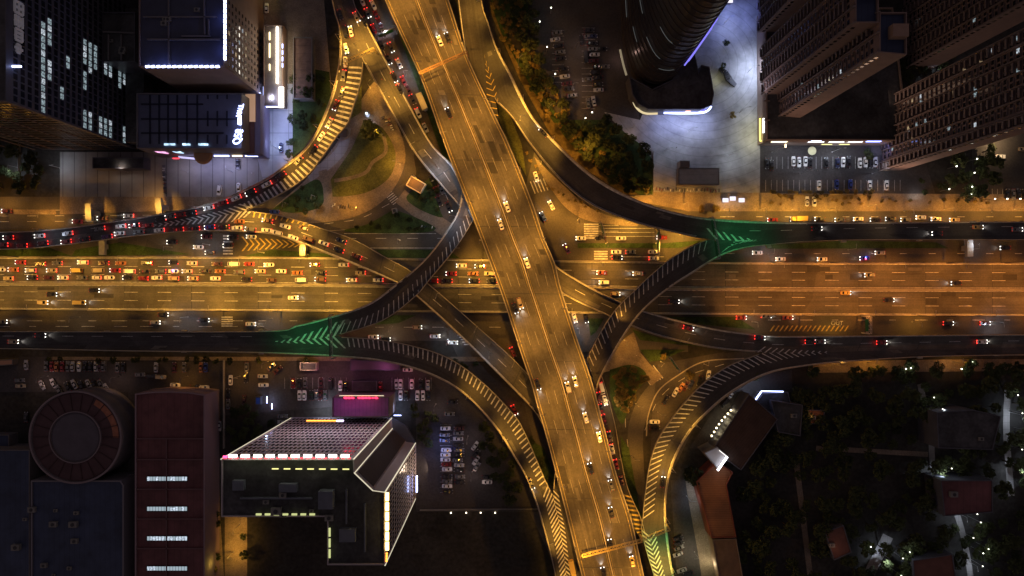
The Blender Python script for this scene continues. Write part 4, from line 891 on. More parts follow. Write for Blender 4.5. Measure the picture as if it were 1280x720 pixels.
moving('446,22,cs 439,40,ws', 'on right branch of ramp near top edge', 'cars on the top left ramp', 1)
JS = 'cars jammed on the street beside the main viaduct'
moving('453,2,ws 460,17,gs 456,28,ks 468,37,rs 477,57,ks 486,75,ks 493,97,ks 500,112,ks', 'in left lane of jammed street, from top', JS, 1, ang=-66, order='down', brake=1)
moving('467,7,ws 471,20,rs 475,29,ms 479,41,ks 489,60,ks 499,80,is 505,102,rs 511,113,ms 516,125,ks 523,142,we 532,160,is', 'in right lane of jammed street, from top', JS, 1, ang=-65, order='down', brake=1)
moving('546,240,ms 552,237,gs 549,252,ks 561,259,ks', 'near the lower end of jammed street', JS, 1, ang=-65, order='', brake=2)
MVg = 'cars on the main viaduct'
moving('644,385,ks 650,379,ce 672,480,ks', 'going down left side of main viaduct', MVg, 1, 800, 2, order='from top')
moving('550,52,ws 560,48,ks 561,142,ks 634,259,ws 626,281,ws 659,329,ws 719,477,is 710,484,ie 732,522,ws 749,546,ws 738,585,ks 764,606,gs 764,640,ks 763,680,ks 790,701,ys 754,715,ks', 'going up the main viaduct', MVg, -1, 700, 2, order='from top')
moving('679,166,ks', 'lit car on dark sweeping ramp at top centre', 'cars on the outer ramps', -1, 200, 2, order='and only')
moving('1020,286,ks 1170,292,ks 1221,284,ds 1270,287,gs', 'on the elevated road at upper right', 'cars on the outer ramps', 1, 300, 2)
moving('860,410,rs 949,422,ns 1012,427,ks 1024,427,gs 1101,428,rs 1226,427,ws', 'on the elevated road at lower right', 'cars on the outer ramps', 1, 260, 1)
moving('18,427,cs 52,419,ks', 'on the elevated road at lower left', 'cars on the outer ramps', 1, 260, 2)
moving('664,604,ks', 'lit car going down the bottom centre ramp', 'cars on the outer ramps', 1, 220, 2, order='and only')
moving('828,602,ks', 'lit car on hatched ramp at lower right', 'cars on the outer ramps', -1, 220, 2, order='and only')
ST = 'cars on the ground streets'
moving('216,303,ks 249,309,ws 259,296,ms 263,316,kh 286,307,ks 292,297,ks 315,296,ws', 'on street between jammed ramp and motorway', ST, ang=180, beam=60, brake=2)
moving('10,264,ms 98,277,rs 129,273,ms 162,270,ws', 'on the brown street at upper left', ST, ang=180, beam=60, brake=1)
moving('344,265,us', 'blue car on dark street under the hatched ramp', ST, ang=180, order='and only', brake=2)
moving('4,402,gs 195,403,is 205,393,ks 256,400,ks 314,405,ws', 'on lower frontage street at left', ST, ang=0, beam=180, brake=2)
moving('467,421,ws 482,424,ks 522,409,ch 544,420,ws 566,428,ws', 'on dark street below the motorway, centre', ST, ang=0, beam=160, brake=2)
moving('641,440,rs 643,512,rs', 'squeezed along left edge of main viaduct', ST, ang=-66, beam=0, brake=1, order='from top')
moving('718,397,ws 732,397,ks', 'pointing down right of main viaduct', ST, ang=-75, beam=180, brake=2)
moving('926,397,rs 957,395,gs 984,397,rs 1184,404,ks 1230,404,ms', 'on lower frontage street at right', ST, ang=0, beam=120, brake=1)
moving('670,221,ws', 'white car before the crossing right of viaduct', ST, ang=-75, order='and only', brake=2)
moving('689,257,ws 679,271,us 708,311,ps', 'turning in the intersection right of viaduct', ST, ang=118, brake=2, beam=60)
moving('726,298,ws 750,298,ks 776,298,ws 827,297,rs', 'in upper row waiting at the intersection', ST, ang=180, brake=2)
moving('770,315,ws 788,315,gs 816,315,ws', 'in middle row waiting at the intersection', ST, ang=0, brake=1)
moving('771,322,ks 817,323,ws', 'in lowest row waiting at the intersection', ST, ang=0, brake=1)
moving('946,316,ws 975,324,ws 1027,324,ws 1080,323,us 1099,316,is 1255,310,ks', 'on upper frontage street at right', ST, ang=180, beam=120, brake=2)
moving('965,275,rs 997,274,yt 1024,274,ks 1049,275,gs 1072,274,ws 1093,275,ks 1112,274,ks 1131,275,gs 1150,272,ws 1169,274,ws 1192,275,cs', 'on the orange street above elevated road', ST, ang=180, brake=2, beam=30)
moving('749,496,ms 756,500,ws 752,485,wv 751,511,ks 755,524,ms 762,545,gs 765,561,ws 770,580,rs 777,601,ms', 'queuing beside right edge of main viaduct', ST, ang=-76, order='from top', brake=1)
moving('715,709,yt', 'yellow truck in gap left of the main viaduct', ST, ang=-78, order='and only', brake=2)
PK = 'cars parked in the right car park'
parked('958,205,ks 964,207,ks 991,202,ws 998,203,ws 1006,202,ws 1012,204,ks 1032,204,ks 1046,204,ns 1053,203,ws 1060,202,ks 1074,204,ws 1081,203,ws 1088,204,ks 1093,203,is', 'in top row of right car park', PK, 90)
parked('1023,232,ws 1045,231,us 1062,231,us 1086,232,ws 1107,232,ws', 'in lower row of right car park', PK, 90)
parked('1008,252,ws 1017,252,ws', 'on the orange lit pavement', PK, 90)
parked('1249,196,ws,0 1278,187,cs,0 1258,243,ks 1265,243,gs 1272,243,ks 1279,243,ks', 'in the far right car park', PK, 90)
parked('275,238,we,80 299,235,ws,90', 'on striped plaza near the ramp', 'cars parked on the plazas', 90)
parked('334,11,ws', 'white car parked by pale lit canopy', 'cars parked on the plazas', 90, 'and only')
parked('298,206,ks 352,185,ns', 'on the blue lit court', 'cars parked on the plazas', 90)
PT = 'cars parked in the lower right triangle'
parked('818,527,ws,0 818,534,ks,0 832,500,ks,60 844,490,ws,62 851,484,as,60 857,482,ms,58 863,480,ns,60 874,476,ks,75 885,469,ws,80', 'in row beside the curved street', PT, 60)
parked('911,496,ws,50 905,503,kv,50', 'beside lit shop yard at lower right', PT, 50)
PM = 'cars parked in the purple lit car park'
parked('367,479,rs 375,479,ks 382,478,gs 402,478,ms 414,479,kv 426,482,ws 433,482,ks 476,483,rs 496,480,is 501,480,ws 515,480,ws 526,480,ks 535,481,is', 'in top row above purple roof', PM, 90)
parked('375,494,ws 381,494,ws 390,494,ks 396,493,gs 401,494,ms 407,494,gs 501,494,ws 508,494,ks 522,494,ws 529,494,ws 536,494,ks', 'in second row beside purple roof', PM, 90)
parked('329,470,is,0 330,481,ws,0 348,462,ms,40 510,462,ws,0 354,520,gs,0 354,527,is,0 340,458,gs,40', 'scattered left of purple lit bays', PM, 0)
PS = 'cars parked right of the LED-lit tower'
parked('557,535,ws 556,550,ns 558,562,ws 557,568,ws 557,574,ws 558,580,rs 559,586,ws 559,595,ks 559,607,ws 556,543,gs 559,601,gs 560,614,ks', 'in left column right of LED-lit tower', PS, 0, 'from top')
parked('574,535,ms 573,548,is 574,568,ks 572,575,gs 574,587,ks 573,541,gs 573,556,ks 574,562,gs 574,581,is 575,595,gs 575,602,ks', 'in second column right of LED-lit tower', PS, 0, 'from top')
parked('594,557,is,55 595,567,ks,55 595,575,is,55 596,583,gs,55 609,596,ks 609,602,ws 566,502,ks,0 562,517,gs,0 570,560,ns', 'in outer column right of LED-lit tower', PS, 0, 'from top')
PW = 'cars parked in the dim left car park'
parked('34,456,is 59,458,gs 66,458,rs 72,458,as 79,458,rs 86,458,gs 92,458,is 100,458,ws 107,458,ks 121,458,is 130,458,gs 114,458,ks 126,458,ms 148,459,gs 155,459,ks', 'in top row of dim left car park', PW, 90)
parked('26,475,gs,0 27,482,cs,0 54,481,is 68,479,is 75,487,gs 86,483,ks 94,480,is 103,482,ks 112,480,is 119,481,ks 127,480,gs 134,485,is', 'in slanted row above the round roof', PW, 118)
parked('196,459,is 219,459,ms 231,459,gs 252,459,as 258,459,us', 'in top row above red roofed hall', PW, 90)
parked('176,468,gs 190,470,ks 202,471,ce 220,481,ws 245,483,ks 256,484,ws', 'in lower row above red roofed hall', PW, 0)
parked('289,475,ws 286,492,ks 286,505,gs 275,532,is 308,472,ks 309,459,gs 306,500,ms 34,521,ks', 'standing in the lane beside red roofed hall', PW, 90)
PN = 'cars parked in the dim upper car park'
parked('696,42,gs 701,74,ks 704,87,ks 708,105,ms 715,120,gs 694,50,is 698,58,ks 700,66,gs 706,96,is 711,112,ks', 'in left column of dim upper car park', PN, 8, 'from top')
parked('736,39,ks 727,51,ks,95 740,46,ns 740,55,ks 741,62,gs 743,69,is 732,72,kv,95 747,84,ks 747,98,ks 747,106,ks 742,127,is,100 735,130,gs,97 736,46,gs 741,77,ms 744,91,ks 748,113,is 734,100,gs 752,62,ks 755,84,gs', 'in right column of dim upper car park', PN, 3, 'from top')
parked('848,684,gs 847,692,is 852,712,is 860,716,ks', 'in the alley at bottom right', 'cars parked in the alley', 20, 'from top')
parked('847,672,ks 848,678,ks', 'at the top of the alley bays', 'cars parked in the alley', 20, 'from top')
# police car roof lights
for x, y in ((218, 339), (1080, 323)):
    r = min(ALL, key=lambda q: (proj(q.location)[0] - x) ** 2 + (proj(q.location)[1] - y) ** 2); r['label'] = 'white car with blue and red roof lights in the jammed motorway' if y == 339 else 'car with blue and red roof lights on upper frontage street at right'
    for s_, c_ in ((-1, (.05, .1, 1)), (1, (1, .03, .05))):
        MB().box((0, s_ * .35, 1.55), (.3, .6, .18)).build('roof_light', emis('roof_light_%s' % ('blue' if s_ < 0 else 'red'), c_, 10), r); light('POINT', (s_ * .9, s_ * .9, 2.2), 45, c_, r, .2, name='roof_light_glow')
# ------------------------------------------------------------------ scooters and riders
def scooter_meshes():
    b = MB().box((0, 0, .35), (1.1, .3, .3)).box((-.3, 0, .62), (.65, .28, .14)).beam((.5, 0, .3), (.38, 0, 1.0), .08).beam((.38, -.32, 1.0), (.38, .32, 1.0), .05)
    w_ = MB()
    for x in (-.58, .6):
        bb = len(w_.v)
        for yy in (-.05, .05):
            for q in range(10): a = math.pi * q / 5; w_.v.append((x + .24 * math.cos(a), yy, .24 + .24 * math.sin(a)))
        for q in range(10): w_.f.append((bb + q, bb + (q + 1) % 10, bb + 10 + (q + 1) % 10, bb + 10 + q)); w_.m.append(0)
        w_.f.append(tuple(bb + 9 - q for q in range(10))); w_.m.append(0); w_.f.append(tuple(bb + 10 + q for q in range(10))); w_.m.append(0)
    return [b.mesh('frame', paint(c)) for c in ('black', 'red', 'navy', 'white')], w_.mesh('wheels', TYRE)
SB, SW = scooter_meshes()
def scooters(x0, y0, x1, y1, n, ang, phrase, jit=1.2):
    for k in range(n):
        t = (k + .5) / n; loc, _, _ = hit(x0 + (x1 - x0) * t + rnd.uniform(-jit, jit) * .4, y0 + (y1 - y0) * t + rnd.uniform(-jit, jit))
        i = rnd.choice((0, 0, 1, 2, 3)); r = empty('scooter', loc, math.radians(ang) + rnd.uniform(-.3, .3), label=f'{("black", "red", "navy", "white")[i]} parked scooter, {od(k + 1)} along {phrase}', cat='scooter', group='parked scooters')
        link('frame', SB[i], r); link('wheels', SW, r)
scooters(815, 237, 900, 238, 24, 90, 'the row below the grey kiosk'); scooters(478, 145, 490, 160, 8, 20, 'the pavement right of the round tree', 1.5)
scooters(486, 148, 492, 165, 6, 20, 'kerb of the ramp beside the park'); scooters(415, 256, 446, 262, 10, 80, 'the lower rim of the park', 2); scooters(205, 207, 207, 243, 14, 0, 'the line across the striped plaza', .6); scooters(536, 215, 541, 228, 7, 20, 'the grass beside the jammed street')
scooters(526, 282, 545, 286, 6, 60, 'the path end by the dark street')
# walking people
SKIN = mat('skin', (.4, .26, .18), .6); HAIR = mat('black_hair', (.01, .01, .01), .6)
def person_base():
    me = bpy.data.meshes.new('person_skeleton')
    V = [((0, 0, .95), .13), ((0, 0, 1.2), .12), ((0, 0, 1.4), .13), ((.01, 0, 1.52), .055), ((.03, 0, 1.66), .11), ((0, .18, 1.42), .06), ((-.08, .25, 1.14), .045), ((.06, .27, .9), .035), ((0, -.18, 1.42), .06), ((.08, -.25, 1.14), .045), ((.22, -.25, .93), .035),
         ((0, .09, .88), .1), ((.14, .1, .5), .065), ((.18, .1, .09), .045), ((.32, .1, .05), .035), ((0, -.09, .88), .1), ((-.05, -.1, .5), .065), ((-.26, -.1, .12), .045), ((-.14, -.1, .05), .035)]
    me.from_pydata([v for v, r in V], [(0, 1), (1, 2), (2, 3), (3, 4), (2, 5), (5, 6), (6, 7), (2, 8), (8, 9), (9, 10), (0, 11), (11, 12), (12, 13), (13, 14), (0, 15), (15, 16), (16, 17), (17, 18)], [])
    o = bpy.data.objects.new('person_skeleton', me); COL.objects.link(o); sk = o.modifiers.new('skin', 'SKIN'); ss = o.modifiers.new('smooth', 'SUBSURF'); ss.levels = 1
    if me.skin_vertices:
        for k, (v, r) in enumerate(V): me.skin_vertices[0].data[k].radius = (r, r)
        me.skin_vertices[0].data[0].use_root = True
    dg = bpy.context.evaluated_depsgraph_get(); m2 = bpy.data.meshes.new_from_object(o.evaluated_get(dg)); bpy.data.objects.remove(o); return m2
PB = person_base(); TROU = mat('cloth_trousers', (.03, .03, .045), .9)
def people(lst):
    for x, y, ang, c, lb in lst:
        loc, _, _ = hit(x, y); me = PB.copy(); me.materials.clear()
        for m in (mat('cloth_' + c, PC[c], .9), TROU, SKIN, HAIR): me.materials.append(m)
        for p in me.polygons:
            z = p.center.z; p.material_index = 1 if z < .93 and abs(p.center.y) < .2 else (3 if z > 1.66 else (2 if z > 1.5 else 0)); p.use_smooth = True
        r = empty('person', loc, math.radians(ang), label=lb, cat='person'); link('body', me, r)
people([(478, 100, 250, 'red', 'person in red on the pavement at top of the park'), (487, 122, 60, 'white', 'person in white on pavement beside the ramp'), (702, 202, 30, 'black', 'dark clad person on pavement right of intersection'), (878, 236, 90, 'blue', 'person in blue by the grey kiosk'), (795, 444, 45, 'white', 'person in white on path under loop ramp'), (800, 447, 200, 'black', 'dark clad person on path under loop ramp'), (845, 185, 10, 'black', 'dark clad person alone on the ring plaza'), (1020, 214, 0, 'grey', 'person in grey between car park rows'), (540, 287, 140, 'maroon', 'person in maroon at end of park path'), (316, 217, 60, 'white', 'person in white on striped plaza by ramp'), (690, 227, 90, 'grey', 'person in grey on orange lit pavement')])
# ------------------------------------------------------------------ buildings
def shrink(poly, d):
    n = len(poly); a = sum(poly[i].x * poly[(i + 1) % n].y - poly[(i + 1) % n].x * poly[i].y for i in range(n)); sg = 1 if a > 0 else -1; out = []
    for i in range(n):
        e1 = (poly[i] - poly[i - 1]).xy.normalized(); e2 = (poly[(i + 1) % n] - poly[i]).xy.normalized()
        n1 = Vector((-e1.y, e1.x)) * sg; n2 = Vector((-e2.y, e2.x)) * sg; b = n1 + n2
        k = d / max(.35, b.dot(n1)) if b.length > 1e-6 else d
        q = poly[i].xy + b * k; out.append(Vector((q.x, q.y, poly[i].z)))
    return out
def mass(root, roof, z1, z0=0, wall=WALLG, roofm=ROOFD, par=.9, pw=.35, wname='wall', rname='roof', curved=0):
    """walls + roof slab + parapet; roof outline given in picture pixels at height z1"""
    poly = [P(x, y, z1) for x, y in roof]
    if curved: poly = cr(poly + [poly[0]], curved)[:-1]
    mb = MB(); o = Vector(root.location); n = len(poly)
    loc = [Vector((p.x - o.x, p.y - o.y, z1)) for p in poly]
    mb.prism(loc, z0 - o.z, z1 - o.z); mb.build(wname, wall, root)
    ins = shrink(loc, pw + .05)
    MB().prism(ins, z1 - o.z + .01, z1 - o.z + .12).build(rname, roofm, root)
    if par:
        mb = MB(); inn = shrink(loc, pw); zz = z1 - o.z
        for i in range(n):
            j = (i + 1) % n; a, b, c, d = loc[i], loc[j], inn[j], inn[i]
            mb.face([(a.x, a.y, zz + .002), (b.x, b.y, zz + .002), (b.x, b.y, zz + par), (a.x, a.y, zz + par)]); mb.face([(d.x, d.y, zz + par), (c.x, c.y, zz + par), (c.x, c.y, zz + .002), (d.x, d.y, zz + .002)])
            mb.face([(a.x, a.y, zz + par), (b.x, b.y, zz + par), (c.x, c.y, zz + par), (d.x, d.y, zz + par)])
        mb.build('parapet', wall, root)
    return loc
def bld(name, label, cx, cy, cat='building', **k): return empty(name, P(cx, cy, 0), label=label, cat=cat, **k)
_wm = {}
def win_mesh(m):
    if m.name not in _wm: _wm[m.name] = MB().box((0, 0, 0), (1, .08, 1)).mesh('window', m)
    return _wm[m.name]
NW = {}
def windows(root, A_, B_, zs, nx, ww, wh, litf=None, p=.04, edge=1.0, mats=None, dark=WIND, cap=100):
    """a grid of windows along wall line A_->B_ (root-local xy, outward normal to the right of A->B)"""
    A_ = Vector(A_).xy; B_ = Vector(B_).xy; d = (B_ - A_); L = d.length; d.normalize(); n_ = Vector((d.y, -d.x)); ang = math.atan2(d.y, d.x); rest = MB(); cells = []
    for z in zs:
        for i in range(nx):
            q = A_ + d * (edge + (L - 2 * edge) * (i + .5) / nx); lit = litf(q, z) if litf else (rnd.random() < p); cells.append((not lit, rnd.random(), q, z, lit))
    cells.sort(key=lambda c: (c[0], c[1]))
    for dk, _, q, z, lit in cells:
        k = NW.get(root.name, 0)
        if k < cap:
            m = rnd.choice(mats or (E_WIN, E_WIN, E_WIN2, E_WIN3)) if lit else dark
            o = link('window', win_mesh(m), root); o.location = (q.x + n_.x * .05, q.y + n_.y * .05, z); o.rotation_euler = (0, 0, ang); o.scale = (ww, 1, wh); NW[root.name] = k + 1
        else: rest.box((q.x + n_.x * .05, q.y + n_.y * .05, z), (ww, .08, wh), ang)
    if rest.f: rest.build('window_rows', dark, root, kind='stuff')
def clutter(root, loc, z, n, seed):
    """roof plant: vents, boxes, pipes"""
    r2 = random.Random(seed); xs = [p.x for p in loc]; ys = [p.y for p in loc]
    cx, cy_ = sum(xs) / len(xs), sum(ys) / len(ys)
    for k in range(n):
        x = cx + (r2.random() - .5) * (max(xs) - min(xs)) * .6; y = cy_ + (r2.random() - .5) * (max(ys) - min(ys)) * .6; s = r2.uniform(1, 2.6)
        MB().box((x, y, z + s * .3 + .12), (s * 1.4, s, s * .6)).cyl((x, y, z + s * .6 + .12), s * .32, .18, 10, mi=1).build('roof_unit', [CONCD, DKSTEEL], root)
def glyph(mb, cx, cy_, s, k, flat=None, z=0, ax=None, ay=None, wd=.12):
    """blocky character strokes in plane (ax, ay) around a centre"""
    S = {0: [(-1, 1, 1, 1), (-1, 1, -1, -1), (1, 1, 1, -1), (-1, -1, 1, -1), (0, 1, 0, -1), (-1, 0, 1, 0)], 1: [(-1, .9, 1, .9), (0, 1, 0, -1), (-.8, .4, .8, .4), (-.8, .4, -.8, -.3), (.8, .4, .8, -.3), (-.8, -.3, .8, -.3), (-1, -.9, 1, -.9)],
         2: [(-1, .8, 1, .8), (-1, .8, -1, -.8), (1, .8, 1, -.8), (-1, -.8, 1, -.8), (-.35, .8, -.35, -.8), (.35, .8, .35, -.8)], 3: [(-.7, .5, .7, .5), (-.7, .5, -.7, -.3), (.7, .5, .7, -.3), (-.7, -.3, .7, -.3), (0, 1, 0, -1)]}[k]
    c = Vector((cx, cy_, z)); ax = Vector(ax); ay = Vector(ay)
    for x0, y0, x1, y1 in S: mb.beam(c + ax * x0 * s + ay * y0 * s, c + ax * x1 * s + ay * y1 * s, s * wd * 2.2, s * wd)
def text(name, body, loc, size, rot, m, parent, ext=.1, align='CENTER'):
    t = bpy.data.curves.new(name, 'FONT'); t.body = body; t.size = size; t.extrude = ext; t.align_x = align; t.align_y = 'CENTER'; t.materials.append(m)
    o = font_mesh(t, name); o.location = loc; o.rotation_euler = rot; o.parent = parent; return o
X_ = lambda px, z: (px - 640) / F * (H - z)
Y_ = lambda py, z: (360 - py) / F * (H - z)

# -- office tower, top left
r = bld('office_tower', 'dark office tower with scattered cool lit windows, in the top left corner', 60, 60)
L_ = mass(r, [(10, 127), (10, -150), (-150, -150), (-150, 127)], 80, wall=WALLD)
o = r.location; se = L_[0]; ne = L_[1]
zs = [80 - 3.45 * i - 3.4 for i in range(22)]
strokes = [(54, 24, 50), (62, 24, 57), (54, 52, 84), (62, 72, 80), (54, 83, 95), (62, 88, 98), (54, 97, 112), (54, 113, 143), (87, 70, 82), (79, 108, 120), (103, 48, 76), (111, 52, 82), (119, 56, 85), (111, 83, 90), (104, 92, 115), (133, 63, 92), (139, 72, 93), (152, 80, 103), (158, 86, 102), (165, 80, 107), (152, 103, 112), (104, 134, 158), (111, 138, 162), (125, 143, 170), (132, 146, 172), (139, 150, 172), (158, 155, 175), (165, 160, 176), (164, 135, 142)]
def lit_b1(q, z):
    x, y = proj(Vector((q.x + o.x, q.y + o.y, z)))
    return any(abs(x - a) < 3.2 and b - 1 <= y <= c + 1 for a, b, c in strokes)
windows(r, (se.x, se.y), (se.x, se.y + 62), zs, 24, 2.0, 1.9, lit_b1, edge=.5, mats=(E_WIN, E_WIN, E_WIN3), cap=150)
mb = MB()
for k, (py, gk) in enumerate([(61, 3), (44, 2), (27, 1), (10, 0)]):
    glyph(mb, se.x + .4, Y_(py, 75.5) - o.y, 1.9, gk, z=75.5, ax=(0, 1, 0), ay=(0, 0, 1), wd=.2)
mb.build('sign_lettering', mat('pale_sign_letters', (.5, .48, .5), .6, emit=(.6, .58, .65), es=.03), r)
MB().box((X_(18, 78) - o.x + .5, Y_(83, 78) - o.y, 78), (3.6, .6, .5)).build('led_strip', E_LEDB, r)
for k in range(12): MB().box((se.x - 10 - k * 9, se.y - .15, 36), (.5, .3, 70)).build('pilaster', WALLB, r)
windows(r, (L_[3].x, se.y), (se.x, se.y), [80 - 3.45 * i - 3.4 for i in range(22)], 30, 2, 1.6, p=.01, edge=2, cap=140)
light('AREA', P(60, 235, 3), 600, SOD, None, (60, 4), aim=(0, .8, .6), name='facade_fill_light')
MB().box((se.x + 5, se.y + 30, 6), (8, 58, 12)).build('podium', ROOFD, r)
# -- low mall and block beside it
r = bld('mall_building', 'mall with blue-white LED roof edges, skylight grid roof and white roof lettering', 240, 120); o = r.location
L_ = mass(r, [(175, 84), (281, 84), (281, -140), (175, -140)], 42, wall=WALLB, roofm=mat('blue_grey_roof', (.05, .055, .085), .8, noise=.2, scale=.1))
clutter(r, L_, 42, 7, 4)
for (a, b, c, d) in [(180, 22, 272, 22), (262, 25, 262, 46), (228, 46, 264, 46), (185, 50, 276, 50), (212, -5, 212, 80), (256, -5, 257, 44)]:
    MB().beam(Vector((X_(a, 42), Y_(b, 42), 42.5)) - Vector((o.x, o.y, 0)), Vector((X_(c, 42), Y_(d, 42), 42.5)) - Vector((o.x, o.y, 0)), .5, .9).build('roof_rail', WALLG, r)
for k in range(14):
    x0 = 183 + k * 6.7; MB().box((X_(x0 + 2.6, 42) - o.x, Y_(83, 42) - o.y - .25, 42.6), (1.45, .7, .7), .12).build('led_strip', E_LEDB, r)
for k in range(13):
    y0 = -5 + k * 6.5; MB().box((X_(281, 42) - o.x + .3, Y_(y0, 42) - o.y, 42.6), (.75, 1.62, .7)).build('led_strip', E_LEDB, r)
ex = X_(281, 42) - o.x
windows(r, (ex, Y_(84, 42) - o.y), (ex, Y_(-10, 42) - o.y), [4 + 3.4 * i for i in range(11)], 9, 1.5, 1.2, p=.06, edge=1, mats=(E_WIN3, E_WIN2, E_WIN), cap=100)
PG = mat('glazed_roof_panels', (.085, .09, .13), .45, noise=.15, scale=.15)
G2 = mass(r, [(172, 117), (303, 117), (303, 186), (172, 186)], 20, wall=WALLG, roofm=PG, wname='podium', rname='glazed_roof')
mb = MB()
for x in (188, 199.5, 210.5, 222, 234, 247): mb.beam((X_(x, 20) - o.x, Y_(119, 20) - o.y, 20.3), (X_(x, 20) - o.x, Y_(180, 20) - o.y, 20.3), .6, .5)
for x in (260, 272, 284):
    for a, b in ((119, 124), (139, 158), (169, 180)): mb.beam((X_(x, 20) - o.x, Y_(a, 20) - o.y, 20.3), (X_(x, 20) - o.x, Y_(b, 20) - o.y, 20.3), .55, .5)
for y, xe in ((130.5, 254), (149, 296), (166.5, 280)): mb.beam((X_(177, 20) - o.x, Y_(y, 20) - o.y, 20.3), (X_(xe, 20) - o.x, Y_(y, 20) - o.y, 20.3), .6, .5)
mb.build('roof_frame', mat('roof_frame_steel', (.015, .017, .03), .7), r)
text('sign_lettering', "Q58", (X_(298, 22) - o.x, Y_(171, 22) - o.y, 22.2), 4.6, (0, .5, math.pi / 2), E_LEDB, r, .15)
mb = MB()
for k in range(3): glyph(mb, X_(300, 22) - o.x, Y_(154 - k * 4, 22) - o.y, .62, k, z=22.4, ax=(0, 1, 0), ay=(-.8, 0, .5), wd=.28)
mb.build('sign_glyphs', E_LEDB, r)
text('sign_lettering', "MALL", (X_(300.5, 22) - o.x, Y_(138, 22) - o.y, 22.2), 2.9, (0, .5, math.pi / 2), E_LEDB, r, .12)
# screens and lights on the mall's two street faces
def face_box(px, py, z, d, m, nm, rz=0): return MB().box((X_(px, z) - o.x, Y_(py, z) - o.y, z), d, rz).build(nm, m, r)
for px, w_ in ((212, 4.5), (233, 3.2), (254, 4)): face_box(px, 180.5, 20.8, (w_, .8, .5), E_CYAN, 'light_panel')
face_box(195, 189.5, 13, (9.5, .4, 3.2), E_PINK, 'display_screen', -.12); face_box(217, 189.5, 13, (7.5, .4, 3.0), E_CYAN, 'display_screen', -.12)
face_box(240, 198, 5, (11, .5, 2.6), mat('shop_glow_violet', (.2, .2, .3), .5, emit=(.65, .6, 1), es=.5), 'display_screen', -.1)
face_box(220, 198, 6.5, (2.6, .4, .8), E_RED, 'red_sign')
MB().cyl((X_(253, 11) - o.x, Y_(193, 11) - o.y, 10.2), 4.2, .9, 24, 3.4).build('entrance_canopy', mat('bronze_canopy', (.34, .2, .12), .5), r)
for a, b in ((267, 287), (290, 303), (306, 323)): face_box((a + b) / 2, 195, 6, ((b - a) / 3.1, .4, .7), E_LEDW if a == 290 else E_LEDB, 'light_strip')
for y0, y1 in ((116, 130), (131, 150), (154, 158), (161, 165), (168, 171), (175, 192)): face_box(325, (y0 + y1) / 2, 7, (.4, (y1 - y0) / 2.9, 1.2), E_LEDB, 'light_strip')
face_box(330, 124, 5, (.4, 11, 1.0), E_LEDB, 'light_strip'); face_box(341, 132, 4.5, (7, 1.4, .6), E_LEDB, 'light_strip')
face_box(313, 135, 12, (4.2, 12, .4), mat('peach_lit_canopy', (.6, .4, .25), .6, emit=(1, .6, .35), es=.15), 'canopy'); face_box(313, 170, 12, (3.4, 15, .3), mat('brown_canopy', (.12, .06, .05), .8), 'canopy')
MB().prism([(X_(303, 12) - o.x, Y_(116, 12) - o.y), (X_(325, 12) - o.x, Y_(116, 12) - o.y), (X_(325, 12) - o.x, Y_(192, 12) - o.y), (X_(303, 12) - o.x, Y_(192, 12) - o.y)], 0, 11.5).build('side_wing', mat('violet_grey_wall', (.16, .15, .22), .7), r)
light('AREA', P(352, 150, 9), 1500, (.42, .5, 1), None, (6, 30), name='mall_sign_glow'); light('AREA', P(270, 204, 8), 700, (.5, .5, 1), None, (26, 4), name='mall_sign_glow'); light('AREA', P(225, 83, 46), 60, (.25, .3, 1), None, (30, 3), name='roof_led_glow')
light('POINT', P(277, 60, 45.5), 220, (.2, .28, 1), None, .5, name='roof_led_glow'); light('POINT', P(277, 20, 45.5), 220, (.2, .28, 1), None, .5, name='roof_led_glow'); light('POINT', P(240, 78, 45.5), 160, (.2, .28, 1), None, .5, name='roof_led_glow'); light('POINT', P(200, 78, 45.5), 160, (.2, .28, 1), None, .5, name='roof_led_glow')
# flanking dark annex between tower and mall
r = bld('annex_building', 'dark flat annex with pale roof frames between office tower and mall', 145, 80); o = r.location
L_ = mass(r, [(112, 16), (170, 16), (170, 78), (112, 78)], 26, wall=WALLD); clutter(r, L_, 26, 3, 9)
for a, b, c, d in ((113, 40, 170, 42), (137, 44, 137, 76), (153, 44, 153, 76)): MB().beam(Vector((X_(a, 26), Y_(b, 26), 26.6)) - Vector((o.x, o.y, 0)), Vector((X_(c, 26), Y_(d, 26), 26.6)) - Vector((o.x, o.y, 0)), .5, .8).build('roof_rail', WALLG, r)
# -- lit colonnade building strip right of the mall
r = bld('shop_arcade', 'shop arcade with long white lit canopy beside the mall, upper left', 348, 80, cat='arcade'); o = r.location
mass(r, [(330, 32), (354, 32), (354, 132), (330, 132)], 6, wall=WALLB, roofm=mat('warm_grey_roof', (.2, .17, .15), .8, noise=.2))
MB().box((X_(346.5, 7) - o.x, Y_(69, 7) - o.y, 7.1), (.6, 25, .5)).build('light_strip', emis('white_canopy_light', (1, .93, .78), 6), r)
MB().box((X_(352, 6.5) - o.x, Y_(122, 6.5) - o.y, 6.9), (2.0, 9, .4)).build('light_strip', emis('white_canopy_light', (1, .93, .78), 6), r)
for y0, y1 in ((40, 50), (54, 72), (80, 88)): MB().box((X_(337, 7) - o.x, Y_((y0 + y1) / 2, 7) - o.y, 7.0), (.4, (y1 - y0) / 2.9, .3)).build('light_strip', E_LEDW, r)
for y0 in (58, 66, 74, 82): MB().box((X_(353.5, 6.5) - o.x, Y_(y0, 6.5) - o.y, 6.9), (.35, 1.8, .3)).build('light_strip', E_LEDB, r)
light('AREA', P(356, 80, 8), 550, (1, .8, .55), None, (3, 26), name='arcade_glow')
r = bld('canopy_walkway', 'long low brown roofed walkway right of the white lit canopy', 377, 80, cat='walkway')
